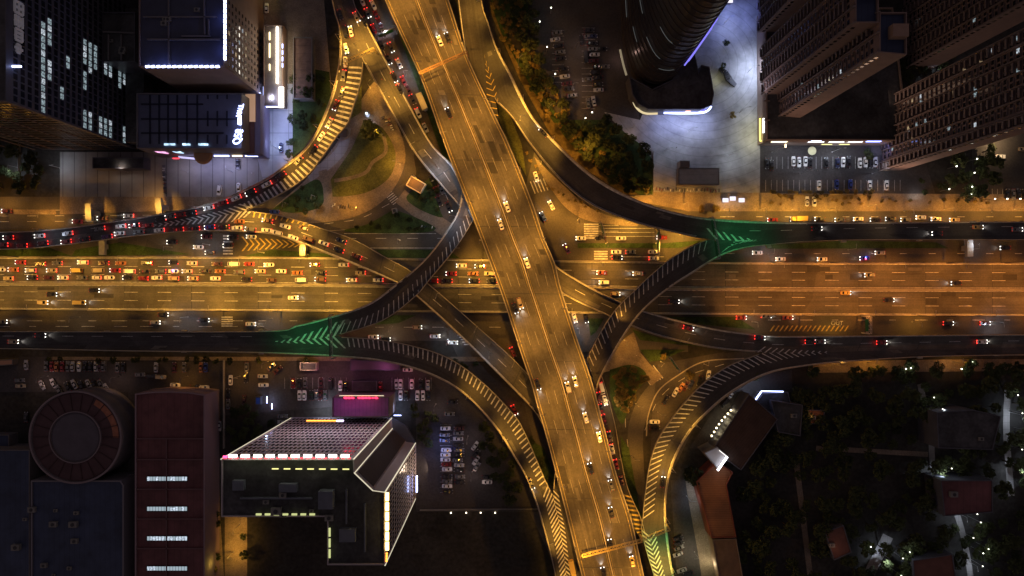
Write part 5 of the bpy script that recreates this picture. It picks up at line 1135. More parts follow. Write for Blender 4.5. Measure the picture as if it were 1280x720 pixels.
mass(r, [(367, 47), (391, 47), (391, 124), (367, 124)], 4, wall=CONCD, roofm=mat('brown_walkway_roof', (.15, .1, .085), .85, noise=.3, scale=.4, extra=pave(1.8, math.pi / 2, .12, .7)))
r = bld('lit_sign_bar', 'short row of white lamps at the very top edge, left', 336, 3, cat='light bar'); MB().box((0, 0, 4), (11, .4, .4)).build('lamp_bar', E_LEDY, r); MB().box((-4, 0, 1.9), (.3, .3, 3.8)).box((4, 0, 1.9), (.3, .3, 3.8)).build('post', STEEL, r)
r = bld('plaza_canopy', 'low dark oblong canopy at the back of the striped plaza', 148, 202, cat='canopy'); mass(r, [(117, 197), (181, 197), (181, 211), (117, 211)], 5, wall=WALLD, roofm=ROOFD)

# -- curved tower and podium, top centre
r = bld('curved_tower', 'dark curving tower with blue vertical light strips and thin arcs of light', 835, 40, cat='tower'); o = r.location
poly = [(778, -60), (776, 0), (778, 50), (786, 84), (796, 104), (812, 112), (828, 110), (842, 98), (856, 76), (868, 40), (872, 0), (868, -60)]
mb = MB(); base = cr([P(x, y, 0) for x, y in poly] , 60)
cx, cy_ = X_(826, 0), Y_(20, 0)
WT = mat('curved_glass_facade', (.035, .030, .030), .3, noise=.25, scale=.15)
rings = []
for k in range(32):
    z = k * 3.6; f = 1 - .0032 * z; rot = z * .0035
    ringp = []
    for p in base:
        d = Vector((p.x - cx, p.y - cy_)); ca, sa = math.cos(rot), math.sin(rot); d = Vector((d.x * ca - d.y * sa, d.x * sa + d.y * ca)) * f
        ringp.append(Vector((cx + d.x - o.x, cy_ + d.y - o.y, z)))
    rings.append(ringp)
MB().loft(rings).build('facade', WT, r)
for k in range(1, 31):
    z = k * 3.6; mb = MB(); R_ = rings[k]
    for i in range(len(R_) - 1):
        d1 = Vector((R_[i].x - (cx - o.x), R_[i].y - (cy_ - o.y), 0)).normalized() * .25; d2 = Vector((R_[i + 1].x - (cx - o.x), R_[i + 1].y - (cy_ - o.y), 0)).normalized() * .25
        mb.beam(R_[i] + d1 * .6, R_[i + 1] + d2 * .6, .3, .22)
    mb.build('floor_band', mat('floor_band_metal', (.055, .045, .042), .5), r)
def arc(k, i0, i1, m):
    mb = MB(); R_ = rings[k]
    for i in range(i0, i1): mb.beam(R_[i] + Vector((-.25, -.35, .6)), R_[i + 1] + Vector((-.25, -.35, .6)), .2, .2)
    mb.build('light_arc', m, r)
EV = emis('violet_light_strip', (.25, .22, 1), .55, 'NONE'); EA = emis('thin_arc_light', (.75, .8, .8), .045, 'NONE')
for k, a, b, m in ((3, 10, 14, EA), (5, 17, 20, EA), (8, 21, 26, EA), (4, 6, 9, EA), (12, 22, 26, EA), (14, 8, 12, EV), (18, 14, 20, EV), (20, 12, 20, EV), (9, 14, 17, EA), (6, 27, 30, EA), (23, 15, 19, EA)): arc(k, a, b, m)
for (tx, ty), z0, z1 in (((836, 104), 6, 13), ((842, 98), 5, 13), ((848, 91), 6, 14)):
    i = min(range(len(base)), key=lambda q: (proj(base[q])[0] - tx) ** 2 + (proj(base[q])[1] - ty) ** 2)
    mb = MB()
    for k in range(z0, z1): mb.beam(rings[k][i] + Vector((.5, -.5, 0)), rings[k + 1][i] + Vector((.5, -.5, 0)), .45, .45)
    mb.build('light_strip', EV, r)
mb = MB()
for k in range(1, 24): 
    if rnd.random() < .5: mb
r2 = bld('curved_podium', 'dark flat podium with bright blue-white rounded shopfront below curved tower', 845, 115, cat='podium'); o = r2.location; r = r2
mass(r2, [(786, 96), (790, 118), (797, 130), (810, 137), (876, 137), (889, 132), (892, 118), (886, 84), (876, 82), (873, 92), (866, 60), (840, 100), (815, 112)], 9, wall=WALLD, roofm=ROOFD)
for a, b in ((822, 832), (834, 842), (844, 852), (854, 860)): face_box((a + b) / 2, 137.5, 6.5, ((b - a) / 3.0, .5, 1.8), E_CYAN, 'shop_window')
face_box(872, 137.8, 6.5, (7, .5, 1.4), EV, 'shop_window'); face_box(860, 138.5, 6.5, (2.2, .5, 1.6), emis('orange_shop_sign', (1, .45, .3), 1.2), 'shop_window')
mb = MB(); c = crp([(830, 141), (850, 141.5), (876, 141), (885, 138), (889, 133)], 4, 20)
for i in range(19): mb.beam(c[i] - o, c[i + 1] - o, .7, .6)
mb.build('light_strip', E_LEDB, r2)
mb = MB(); c = crp([(790, 120), (793, 130), (799, 138), (808, 142), (822, 142)], 4, 20)
for i in range(19): mb.beam(c[i] - o, c[i + 1] - o, .8, .6)
mb.build('light_strip', emis('cream_cove_light', (1, .8, .45), .4), r2)
mb = MB(); c = crp([(775, 62), (779, 80), (783, 94)], 4, 10)
for i in range(9): mb.beam(c[i] - o, c[i + 1] - o, .8, .6)
mb.build('light_strip', emis('cream_wall_light', (1, .8, .5), .12), r2)
light('AREA', P(855, 152, 7), 1100, (.42, .5, 1), None, (26, 4), name='podium_shopfront_glow'); light('POINT', P(774, 72, 4), 120, (1, .6, .5), None, .5, name='wall_lamp'); light('POINT', P(896, 100, 4), 160, (1, .95, .4), None, .5, name='wall_lamp')
light('AREA', P(946, 84, 9), 900, (.7, .78, 1), None, (4, 14), name='shop_sign_glow'); light('AREA', P(920, 10, 12), 1300, (.2, .28, 1), None, (18, 8), name='plaza_blue_flood')
r = bld('lit_kiosk', 'tiny bright white kiosk at the top edge beside the curved tower', 907, 2, cat='kiosk'); MB().box((0, 0, 1.4), (4, 3, 2.8)).build('wall', WALLG, r); MB().box((0, 0, 2.95), (4.6, 3.4, .25)).build('roof', emis('white_kiosk_roof', (.95, .9, 1), .6), r)
r = bld('ring_sculpture', 'dark curved sculpture on the ring plaza beside the podium', 908, 97, cat='sculpture')
mb = MB(); c = crp([(898, 87), (905, 92), (910, 100), (919, 107)], 0, 14)
for i in range(13): mb.beam(c[i] - r.location + Vector((0, 0, .9 + math.sin(i / 3) * .8)), c[i + 1] - r.location + Vector((0, 0, .9 + math.sin((i + 1) / 3) * .8)), 2.6 - abs(i - 7) * .2, 1.2)
mb.build('body', DKSTEEL, r); MB().cyl((1, -1, 0), .5, 2.4, 10, .2).cyl((-2, 2, 0), .5, 2.4, 10, .2).build('support', STEEL, r)
r = bld('kiosk', 'grey roofed kiosk with small block behind it, below the ring plaza', 874, 221, cat='kiosk'); o = r.location
mass(r, [(848, 210), (899, 210), (899, 231), (848, 231)], 4.5, wall=WALLG, roofm=mat('grey_kiosk_roof', (.27, .26, .28), .8, noise=.15, extra=pave(1.2, math.pi / 2, .08, .8)), par=.3)
mass(r, [(850, 201), (862, 201), (862, 209), (850, 209)], 6, wall=WALLG, roofm=WALLG, wname='rear_block', rname='rear_roof', par=.4)

# -- shop podium and towers, top right
r = bld('shop_podium', 'dark flat shop podium edged with yellow and white sign lights, upper right', 1035, 120, cat='podium'); o = r.location
PL = mass(r, [(956, 10), (1115, 10), (1135, 176), (957, 176)], 10, wall=WALLB, roofm=ROOFD, pw=.6)
clutter(r, PL, 10, 5, 12)
for k in range(6): face_box(958.5, 30 + k * 24, 10.7, (2.6, .5, .5), WALLB, 'roof_beam')
for x0, x1, m, z in ((964, 984, E_LEDW, 8), (1014, 1026, E_LEDB, 9.5), (1010, 1030, emis('white_sign', (.9, .95, 1), 2.4), 7.5), (1036, 1055, emis('white_sign', (.9, .95, 1), 2.4), 7.5), (1060, 1078, emis('white_sign', (.9, .95, 1), 2.4), 7.5), (1083, 1101, emis('blue_sign', (.25, .35, 1), 3), 9), (1096, 1109, E_LEDB, 7)):
    face_box((x0 + x1) / 2, 176 - .3 * (z - 10), z, ((x1 - x0) / 2.9, .6, 1.5), m, 'shop_sign')
face_box(1033, 176.5, 7.5, (1.6, .5, 1.0), E_RED, 'shop_sign')
for x0, x1 in ((1027, 1040), (1049, 1062)): face_box((x0 + x1) / 2, 180.5, 3, ((x1 - x0) / 2.8, .3, .5), E_LEDY, 'shop_sign')
for y0, y1, m in ((64, 96, E_LEDB), (148, 166, emis('white_sign', (.9, .95, 1), 2.4)), (98, 104, E_LEDY)): face_box(954.5, (y0 + y1) / 2, 8, (.5, (y1 - y0) / 2.9, 1.2), m, 'shop_sign')
mb = MB(); z = 5
for a, b in (((950, 148), (950, 176)), ((950, 176), (993, 176))): mb.beam(P(a[0], a[1], z) - o, P(b[0], b[1], z) - o, .5, .5)
mb.build('yellow_light_line', emis('yellow_light_line', (1, .9, .15), 1.2), r); face_box(982, 181, 3, (.5, 2.4, .5), E_LEDW, 'shop_sign')
light('AREA', P(1045, 188, 7), 420, (.75, .8, 1), None, (44, 3), name='shop_sign_glow'); light('AREA', P(1100, 186, 7), 260, (.2, .28, 1), None, (8, 3), name='shop_sign_glow'); light('AREA', P(944, 84, 7), 500, (.5, .6, 1), None, (3, 14), name='shop_sign_glow'); light('AREA', P(946, 165, 7), 420, (1, .95, .6), None, (4, 12), name='shop_sign_glow')
FAC = mat('tower_brown_tiles', (.19, .135, .12), .8, noise=.12, scale=.3); FACL = mat('tower_end_tiles', (.24, .16, .12), .8, noise=.12, scale=.3); NAVY = mat('navy_roof', (.025, .035, .075), .7, noise=.15, scale=.2, extra=pave(1.0, 0, .12, .8))
BAL = mat('balcony_concrete', (.15, .118, .115), .8)
def slab_tower(label, blocks, z1, z0, nrows, cx, cy_, p=.02, seed=1):
    r = bld('residential_tower', label, cx, cy_, cat='apartment tower', group='residential towers at upper right'); o = r.location; fl = 3.0; n = int((z1 - z0) / fl)
    for bi, poly in enumerate(blocks):
        loc = mass(r, poly, z1, z0, FAC, NAVY, wname='wall', par=1.2)
        A0, B0 = loc[0], loc[1]        # west wall: from north to south corner
        d = (B0 - A0).xy.normalized(); nn = Vector((d.y, -d.x)); L = (B0 - A0).xy.length; ang = math.atan2(d.y, d.x)
        bays_ = max(1, int(L / 4.3)); zs_ = [z0 + fl * (k + .55) for k in range(n)]
        windows(r, A0, B0, zs_, bays_ * 2, 1.5, 1.5, p=p, edge=.6, cap=90)
        # balconies: one part per bay, slabs and rails in it; vertical fins between
        for b in range(bays_):
            mb = MB(); q = A0.xy + d * (L * (b + .5) / bays_)
            for k in range(n):
                z = z0 + fl * k + .05
                if b % 2 == 0: mb.box((q.x + nn.x * .65, q.y + nn.y * .65, z), (L / bays_ * .72, 1.3, .16), ang); mb.box((q.x + nn.x * 1.28, q.y + nn.y * 1.28, z + .5), (L / bays_ * .72, .1, .9), ang)
                else: mb.box((q.x + nn.x * .3, q.y + nn.y * .3, z), (L / bays_ * .6, .5, .25), ang)
            mb.build('balcony_stack', BAL, r)
        for b in range(bays_ + 1):
            q = A0.xy + d * (L * b / bays_); MB().box((q.x + nn.x * .5, q.y + nn.y * .5, (z0 + z1) / 2 + 1), (.45, 1.0, z1 - z0 + 1.5), ang).build('facade_fin', BAL, r)
        S0, S1 = loc[1], loc[2]; d2 = (S1 - S0).xy.normalized(); n2 = Vector((d2.y, -d2.x)); L2 = (S1 - S0).xy.length
        mb = MB(); q = S0.xy + d2 * 1.3
        for k in range(n): mb.box((q.x + n2.x * .08, q.y + n2.y * .08, z0 + fl * k + 1.6), (1.1, .1, 1.4), math.atan2(d2.y, d2.x))
        mb.build('stair_windows', GLASSD, r)  # column of separate stair windows, one mesh
        MB().box((S1.x - 3, (A0.y + B0.y) / 2, z1 + 1.6), (5, 4, 3.2)).build('lift_housing', FACL, r)
    return r
slab_tower('brown apartment tower with navy roof, rising from the shop podium', [[(1097, 17), (1097, 67), (1131, 70), (1131, 17)], [(1067, -50), (1067, 30), (1096, 30), (1096, -50)]], 90, 10, 26, 1040, 90, .05)
slab_tower('brown apartment tower cut by the top edge, beside the plaza', [[(1062, -200), (1062, -76), (1120, -76), (1120, -200)]], 90, 10, 26, 1000, 10, .02)
slab_tower('broad brown apartment tower with scattered lit windows at the right edge', [[(1294, 30), (1294, 136), (1330, 138), (1330, 30)], [(1290, 140), (1290, 153), (1325, 153), (1325, 140)]], 90, 0, 30, 1200, 150, .09)
slab_tower('dark apartment tower with pale end wall in the top right corner', [[(1332, -240), (1332, -26), (1380, -26), (1380, -240)], ], 90, 0, 30, 1200, 60, .015)
light('AREA', P(1020, 205, 16), 1500, (1, .62, .42), None, (60, 6), aim=(.25, .75, .45), name='tower_wash'); light('AREA', P(1150, 238, 10), 1800, (1, .62, .42), None, (60, 6), aim=(.3, .75, .45), name='tower_wash'); light('AREA', P(955, 110, 14), 700, (.8, .62, .7), None, (6, 50), aim=(.8, .2, .45), name='tower_wash'); light('AREA', P(1110, 120, 14), 500, (1, .62, .42), None, (6, 60), aim=(.8, .1, .5), name='tower_wash')

# -- LED-lit tower, bottom centre
r = bld('led_lit_tower', 'L-shaped tower outlined in lights, with bright LED segments along its roof edges', 400, 590, cat='tower'); o = r.location
roof = [(278, 573), (443, 573), (444, 590), (467, 612), (482, 614), (482, 705), (410, 705), (410, 645), (278, 645)]
FACT = mat('pale_grid_facade', (.34, .30, .33), .7)
L_ = mass(r, roof, 75, 0, FACT, ROOFD, par=1.0)
clutter(r, [Vector((X_(300, 75) - o.x, Y_(600, 75) - o.y, 0)), Vector((X_(460, 75) - o.x, Y_(690, 75) - o.y, 0))], 75, 6, 3)
nzs = [5 + 5.0 * k for k in range(14)]
windows(r, (L_[1].x, L_[1].y), (L_[0].x, L_[0].y), nzs, 26, 1.05, 3.0, p=.0, edge=1.4, cap=70)
windows(r, (L_[5].x, L_[5].y), (L_[4].x, L_[4].y), nzs, 14, 1.05, 3.0, p=.0, edge=1.2, cap=100)
MB().prism([(q.x, q.y) for q in (L_[1], L_[2], L_[3], L_[4], (L_[4] + L_[1]) / 2 + Vector((1.5, 1.5, 0)))], 0, 2).build('plinth', WALLD, r)
mb = MB(); a_, b_ = L_[2], L_[3]; dd = (b_ - a_).normalized(); nn_ = Vector((-dd.y, dd.x, 0)) * -.12 * -1
if nn_.dot(Vector((1, 1, 0))) < 0: nn_ = -nn_
a_, b_ = a_ + dd * .7 + nn_, b_ - dd * .7 + nn_
mb.beam(Vector((a_.x, a_.y, 37)), Vector((b_.x, b_.y, 37)), .2, 72); mb.build('corner_shade_panel', mat('corner_shade_tone', (.055, .045, .05), .6, noise=.2), r)  # added panel, its dark colour standing in for shade on the chamfer
def seg(a, b, m, n, z, wd, nm='led_segment', fill=.64):
    a = Vector((X_(a[0], z) - o.x, Y_(a[1], z) - o.y, z)); b = Vector((X_(b[0], z) - o.x, Y_(b[1], z) - o.y, z))
    for k in range(n):
        p, q = a.lerp(b, k / n), a.lerp(b, (k + fill) / n); MB().beam(p, q, wd, wd * .7).build(nm, m[k % len(m)], r)
W1 = emis('led_white_pink', (1, .85, .75), 3.5); W2 = emis('led_white_green', (.95, 1, .75), 3); W3 = emis('led_magenta', (1, .08, .25), 1.6); W4 = emis('led_amber', (1, .65, .16), 5)
seg((286, 570), (442, 570), [W1, W1, W2, W1, W1, W2, W1], 10, 76.2, .95); seg((279, 572.5), (442, 573), [E_RED], 22, 75.6, .45, fill=.5); seg((279, 571), (287, 571), [W3], 1, 76, .7)
seg((484, 616), (484, 690), [W4], 6, 76.2, 1.0, fill=.8); seg((483.5, 691), (483, 703), [E_ORAN], 4, 76.2, .6, fill=.7)
E_DY = emis('dim_yellow_led', (.9, .95, .4), .35); seg((320, 643), (398, 643), [E_DY], 7, 76.2, .6, fill=.6); seg((412, 660), (412, 700), [E_DY], 3, 76.2, .6, fill=.8)
seg((340, 586), (443, 586.5), [mat('dim_led_yellow', (.3, .3, .1), .5, emit=(1, .95, .35), es=.6)], 7, 76, .35, fill=.55)
for k, (i, zz) in enumerate(((0, 0), (1, 0), (2, 0), (4, 0), (5, 0))):
    MB().beam(L_[i] * 1 + Vector((0, 0, -73)), L_[i] + Vector((0, 0, 1.2)), .32).build('neon_outline', E_LEDG, r)
    
MB().beam(L_[2] + Vector((0, 0, 1.2)), L_[3] + Vector((0, 0, 1.2)), .3).build('neon_outline', E_LEDG, r); MB().beam(L_[3] + Vector((0, 0, 1.2)), L_[4] + Vector((0, 0, 1.2)), .2).build('neon_outline', E_LEDG, r)
for x in (310, 360, 410): light('AREA', P(x, 577, 78.5), 50, (.85, .9, .45), None, (16, 1.2), aim=(0, -.5, -.8), name='roof_led_spill')
light('AREA', P(478, 650, 78.5), 40, (1, .7, .25), None, (1.2, 26), aim=(-.6, 0, -.8), name='roof_led_spill')
for nm_, (x0, y0, x1, y1), h_ in (('stair_block', (400, 612, 418, 634), 3.2), ('plant_room', (350, 604, 372, 614), 2.2), ('plant_room', (425, 660, 445, 676), 2.2), ('duct', (300, 622, 390, 624), 1.0), ('duct', (432, 612, 434, 655), 1.0), ('duct', (455, 630, 457, 690), 1.0), ('plant_room', (292, 600, 306, 612), 2)):
    MB().prism([(X_(x0, 76) - o.x, Y_(y0, 76) - o.y), (X_(x1, 76) - o.x, Y_(y0, 76) - o.y), (X_(x1, 76) - o.x, Y_(y1, 76) - o.y), (X_(x0, 76) - o.x, Y_(y1, 76) - o.y)], 75.13, 75.13 + h_).build(nm_, mat('plant_room_cladding', (.10, .11, .14), .7, noise=.2), r)
# lit band low on the north face
def onN(px, py):   # point on the north wall seen at this pixel
    yw = L_[0].y + o.y; k = (360 - py) / F; z = H - yw / k; return Vector((X_(px, z) - o.x, L_[0].y, z))
for k in range(6): MB().box(onN(386 + k * 6.3, 526.5) + Vector((0, .25, 0)), (2.0, .4, .9)).build('led_screen', E_ORAN, r)
MB().box(onN(425, 526.5) + Vector((0, .25, 0)), (3.0, .4, 1.1)).build('led_screen', emis('violet_white_screen', (.8, .6, 1), 2.4), r)
MB().box((X_(521, 12) - o.x, Y_(605, 12) - o.y, 12), (.5, 7, 1.4)).build('led_screen', E_LEDB, r)
for x, m in ((360, (1, .72, .68)), (410, (.85, .75, .9)), (455, (1, .82, .7))): light('AREA', tuple(onN(x, 545) + o + Vector((0, 16, -10))), 1100, m, None, (14, 4), aim=(0, -.8, .6), name='facade_fill_light')  # unseen area lights added to brighten the north face
light('AREA', P(556, 590, 12), 1500, (1, .72, .5), None, (4, 30), aim=(-.8, -.1, .6), name='facade_fill_light')
for k in range(4):
    for y in (580, 640): pass
ra = bld('entrance_pavilion', 'violet lit entrance block with red neon letters, at the foot of LED-lit tower', 452, 490, cat='pavilion'); o = ra.location; r = ra
mass(ra, [(416, 496), (487, 496), (487, 521), (416, 521)], 15, 0, WALLG, mat('violet_pavilion_roof', (.3, .14, .3), .7, noise=.2, scale=.2, extra=pave(.8, 0, .1, .75)), par=1.2)
mb = MB(); x = X_(432, 17.2) - o.x
for k in range(10):
    if k != 3: glyph(mb, x + k * 1.45, Y_(497.3, 17) - o.y, .55, (0, 1, 2, 3, 1, 0, 2, 1, 3, 0)[k], z=17.2, ax=(1, 0, 0), ay=(0, .5, .8), wd=.3)
mb.build('sign_glyphs', emis('red_neon_letters', (1, .02, .06), 2.5), ra)
MB().box((X_(452, 16.4) - o.x, Y_(494.6, 16.4) - o.y, 16.4), (19, .35, .3)).build('light_strip', mat('dim_cream_strip', (.4, .4, .3), .6, emit=(1, .9, .6), es=.35), ra)
light('AREA', P(440, 510, 24), 70, (.6, .08, .6), ra, (10, 5), name='pavilion_violet_lamp').location = (-4, -3, 22)
light('AREA', (0, 0, 0), 55, (.5, .14, .8), ra, (10, 5), name='pavilion_violet_lamp').location = (3, -3, 22)
light('AREA', P(405, 514, 6), 420, (.7, .8, 1), None, (6, 4), name='doorway_glow'); light('AREA', P(494, 512, 6), 330, (.55, .65, 1), None, (5, 4), name='doorway_glow'); light('AREA', P(547, 560, 8), 260, (.3, .38, 1), None, (5, 5), name='screen_glow')
light('POINT', P(430, 470, 9), 300, (1, .22, .6), None, 1, name='magenta_glow'); light('POINT', P(480, 462, 9), 270, (1, .25, .7), None, 1, name='magenta_glow'); light('POINT', P(510, 475, 7), 160, (1, .1, .3), None, 1, name='magenta_glow'); light('POINT', P(400, 470, 9), 420, (1, .25, .5), None, 1, name='magenta_glow')
for x0, x1 in ((494, 503),): r = bld('door_light', 'short white light bar right of the violet entrance block', 498, 518, cat='light bar'); MB().box((0, 0, 2.4), (3.2, .3, .3)).build('lamp_bar', E_LEDB, r); MB().box((0, 0, 1.1), (.3, .3, 2.2)).build('post', STEEL, r)
r = bld('shed', 'dark flat shed between car rows above the violet entrance block', 458, 481, cat='shed'); mass(r, [(440, 476), (471, 476), (471, 489), (440, 489)], 3.5, wall=WALLD, par=.3)
r = bld('flat_canopy', 'wide dark violet canopy under the bottom ramp edge', 470, 456, cat='canopy'); mass(r, [(438, 449), (500, 453), (500, 463), (438, 463)], 5, wall=WALLD, roofm=mat('violet_grey_roof', (.12, .09, .11), .8), par=.3)
r = bld('guard_house', 'small white edged hut at the top of purple car park', 386, 457, cat='hut'); mass(r, [(375, 453), (396, 453), (396, 463), (375, 463)], 3.5, wall=PARA, roofm=ROOFD, par=.5)
r = bld('market_stall', 'small stall glowing blue and white at the left of purple car park', 328, 500, cat='stall'); mass(r, [(319, 496), (326, 496), (326, 506), (319, 506)], 3, wall=WALLD, roofm=mat('blue_stall_roof', (.03, .08, .4), .6), par=.2); MB().box((3, .5, 2.6), (.35, 3, .3)).box((5.2, -2.4, 2.6), (.3, 2.6, .3)).build('light_strip', E_LEDB, r); light('POINT', P(333, 500, 4), 160, (.6, .75, 1), None, .3, name='stall_lamp'); light('POINT', P(338, 508, 3), 60, (.7, .5, 1), None, .3, name='stall_lamp')

# -- halls, bottom left
r = bld('drum_hall', 'round dark roofed hall with pale rim and ribbed ring, lower left', 95, 545, cat='hall'); o = r.location
c0 = P(96, 546, 15) - Vector((o.x, o.y, 0)); RR = 57 / F * (H - 15)
MB().cyl((c0.x, c0.y, 0), RR, 15, 64).build('wall', WALLG, r)
mb = MB()
for i in range(64):
    a, b = 2 * math.pi * i / 64, 2 * math.pi * (i + 1) / 64
    mb.beam((c0.x + RR * math.cos(a), c0.y + RR * math.sin(a), 15.6), (c0.x + RR * math.cos(b), c0.y + RR * math.sin(b), 15.6), .7, 1.2)
mb.build('parapet', mat('pale_rim', (.2, .16, .17), .8), r)
MB().cyl((c0.x, c0.y, 15.01), RR - .6, .3, 64, RR - .8).build('outer_roof', mat('maroon_roof', (.075, .042, .045), .8, noise=.25, scale=.12), r)
mb = MB(); R2 = RR * .56
for i in range(64):
    a, b = 2 * math.pi * i / 64, 2 * math.pi * (i + 1) / 64
    mb.beam((c0.x + R2 * math.cos(a), c0.y + R2 * math.sin(a), 16.2), (c0.x + R2 * math.cos(b), c0.y + R2 * math.sin(b), 16.2), .35, .5)
mb.build('inner_rim', mat('pale_rim', (.2, .16, .17), .8), r)
MB().cyl((c0.x, c0.y, 15.3), R2, .7, 64, R2 * .9).build('dome_roof', mat('violet_dome', (.085, .075, .09), .7, noise=.15, scale=.2), r)
mb = MB()
for i in range(22):
    a = 2 * math.pi * i / 22; mb.beam((c0.x + (R2 + .6) * math.cos(a), c0.y + (R2 + .6) * math.sin(a), 15.45), (c0.x + (RR - 1.2) * math.cos(a), c0.y + (RR - 1.2) * math.sin(a), 15.45), .28, .3)
mb.build('roof_ribs', mat('maroon_dark', (.05, .03, .03), .8), r)
mb = MB()
for i in range(6, 26):
    a, b = -.35 + i * .055, -.35 + (i + 1) * .055; mb.face([(c0.x + ra_ * math.cos(t), c0.y + ra_ * math.sin(t), 15.36) for ra_, t in ((RR * .8, a), (RR * .93, a), (RR * .93, b), (RR * .8, b))])
mb.build('rust_patch', mat('rusty_roof_sheet', (.30, .12, .07), .8, noise=.3, scale=.5), r)
r = bld('warehouse', 'large warehouse with dark blue ribbed roof in the bottom left corner', 90, 680, cat='warehouse')
mass(r, [(40, 600), (152, 600), (156, 606), (156, 820), (40, 820)], 13, wall=mat('grey_wall', (.16, .15, .17), .8), roofm=ROOFB, par=.8, pw=.6); clutter(r, [Vector((-25, -25, 0)), Vector((20, 35, 0))], 13, 12, 5)
r = bld('warehouse', 'blue roofed warehouse cut by left edge, beside the larger one', 15, 640, cat='warehouse')
mass(r, [(-150, 562), (38, 562), (38, 820), (-150, 820)], 12, wall=WALLG, roofm=ROOFB, par=.5)
r = bld('hut', 'small pale hut between round hall and left edge', 5, 550, cat='hut'); mass(r, [(-10, 543), (13, 543), (13, 560), (-10, 560)], 5, wall=WALLG, roofm=ROOFB)
r = bld('container', 'pinkish long roof at the left edge below the elevated road', 6, 452, cat='shed'); mass(r, [(-20, 451), (16, 449), (16, 456), (-20, 459)], 3.5, wall=WALLG, roofm=mat('pink_brick_roof', (.34, .2, .15), .8), par=.1)
r = bld('red_roof_hall', 'long dark red roofed hall with four glowing skylight bands, lower left', 214, 600, cat='hall'); o = r.location
L_ = mass(r, [(170, 492), (192, 489.5), (214, 489), (237, 490), (257, 493), (257, 820), (170, 820)], 14, wall=mat('mauve_wall', (.24, .17, .19), .8), roofm=ROOFR, par=.9, pw=.5)
for y in (548, 574, 611, 648, 685): MB().beam((X_(172, 14) - o.x, Y_(y, 14) - o.y, 14.5), (X_(256, 14) - o.x, Y_(y, 14) - o.y, 14.5), .5, .7).build('roof_ridge', mat('ridge_metal', (.13, .07, .075), .6), r)
MB().beam((X_(209, 14) - o.x, Y_(549, 14) - o.y, 14.55), (X_(209, 14) - o.x, Y_(800, 14) - o.y, 14.55), .4, .6).build('roof_ridge', mat('ridge_metal', (.13, .07, .075), .6), r)
for y, a in ((598, 1), (635.5, .6), (672.5, 1), (710, .4)):
    f = MB().box((X_(209.5, 14) - o.x, Y_(y, 14) - o.y, 14.3), (17.6, 2.2, .4)).build('skylight', DKSTEEL, r)
    for k in range(14):
        m_ = E_SKYL if (a == 1 or (y == 635.5 and k > 6) or (y == 710 and k < 3)) and rnd.random() < .8 else emis('dim_skylight_pane', (.6, .75, .85), .28, 'NONE')
        MB().box((X_(209.5, 14) - o.x - 8.0 + k * 1.235, Y_(y, 14) - o.y, 14.53), (1.05, 1.7, .06)).build('pane', m_, f)
for y0, n_ in ((590, 3), (625, 2), (665, 4)):
    pass
r = bld('side_strip_lights', 'row of white tube lights on racks between red roofed hall and lane', 252, 620, cat='light rack')
for y0, y1 in ((590, 602), (606, 622), (626, 642), (662, 676), (680, 698)):
    for x in (251, 255.5): MB().box((X_(x, 3) - r.location.x + 2, Y_((y0 + y1) / 2, 3) - r.location.y, 3), (.35, (y1 - y0) / 3.2, .3)).build('tube_light', E_CYAN, r)
for y in (596, 640, 690): MB().box((X_(253.5, 0) - r.location.x + 1.9, Y_(y, 0) - r.location.y, 1.4), (1.6, .15, 2.7)).build('rack_frame', STEEL, r)
for x, y, pw in ((256, 600, 60), (262, 690, 50), (158, 680, 60)): light('POINT', P(x, y, 4), pw, (.7, .85, 1), None, .3, name='tube_glow')

# -- terracotta roofed houses, lower right
r = bld('terracotta_house', 'long dark brown roofed building beside the lit shop yard, lower right', 930, 545); mass(r, [(936, 492), (972, 524), (926, 588), (890, 562)], 10, wall=WALLD, roofm=mat('dark_brown_roof', (.055, .032, .024), .8, noise=.25, scale=.2, extra=pave(.6, .7, .12, .8)), par=.5)
r = bld('terracotta_house', 'terracotta roofed house with lit red eaves beside the alley', 895, 630); mass(r, [(870, 602), (896, 578), (916, 590), (908, 606), (920, 671), (889, 672)], 9, wall=mat('red_brick_wall', (.17, .05, .035), .8), roofm=ROOFO, par=.6)
light('POINT', P(885, 660, 14), 90, (1, .5, .2), None, .5, name='eave_lamp'); light('POINT', P(898, 615, 14), 120, (1, .5, .2), None, .5, name='eave_lamp')
r = bld('terracotta_house', 'brown flat roofed house at the bottom of the alley', 915, 700); mass(r, [(890, 674), (920, 673), (935, 760), (905, 760)], 8, wall=WALLB, roofm=mat('brown_flat_roof', (.14, .085, .055), .8, noise=.2), par=.5)
r = bld('shop_unit', 'dark shop roof edged by an L of white light, above brown roofed building', 958, 505, cat='shop'); o = r.location; mass(r, [(953, 492), (985, 490), (990, 512), (968, 520), (944, 504)], 7, wall=WALLD, roofm=ROOFD, par=.4)
mb = MB(); mb.beam(P(942, 503, 8) - o, P(952, 489, 8) - o, .5, .5); mb.beam(P(952, 489, 8) - o, P(979, 489.5, 8) - o, .4, .5); mb.build('light_strip', E_LEDB, r)
r = bld('shop_unit', 'grey flat shop with bright white roof corner light beside terracotta eaves', 895, 575, cat='shop'); o = r.location; mass(r, [(880, 566), (896, 558), (909, 570), (897, 586)], 11, wall=WALLG, roofm=mat('pale_flat_roof', (.28, .27, .28), .7), par=.5)
mb = MB(); mb.beam(P(897, 588, 12.6) - o, P(909, 571, 12.6) - o, .7, .6); mb.build('light_strip', emis('white_corner_light', (.9, .92, 1), 4), r); mb = MB(); mb.beam(P(909, 571, 12.6) - o, P(899, 563, 12.6) - o, .35, .4); mb.build('dim_light_strip', mat('dim_corner_light', (.5, .5, .5), .5, emit=(1, .95, .9), es=.7), r)
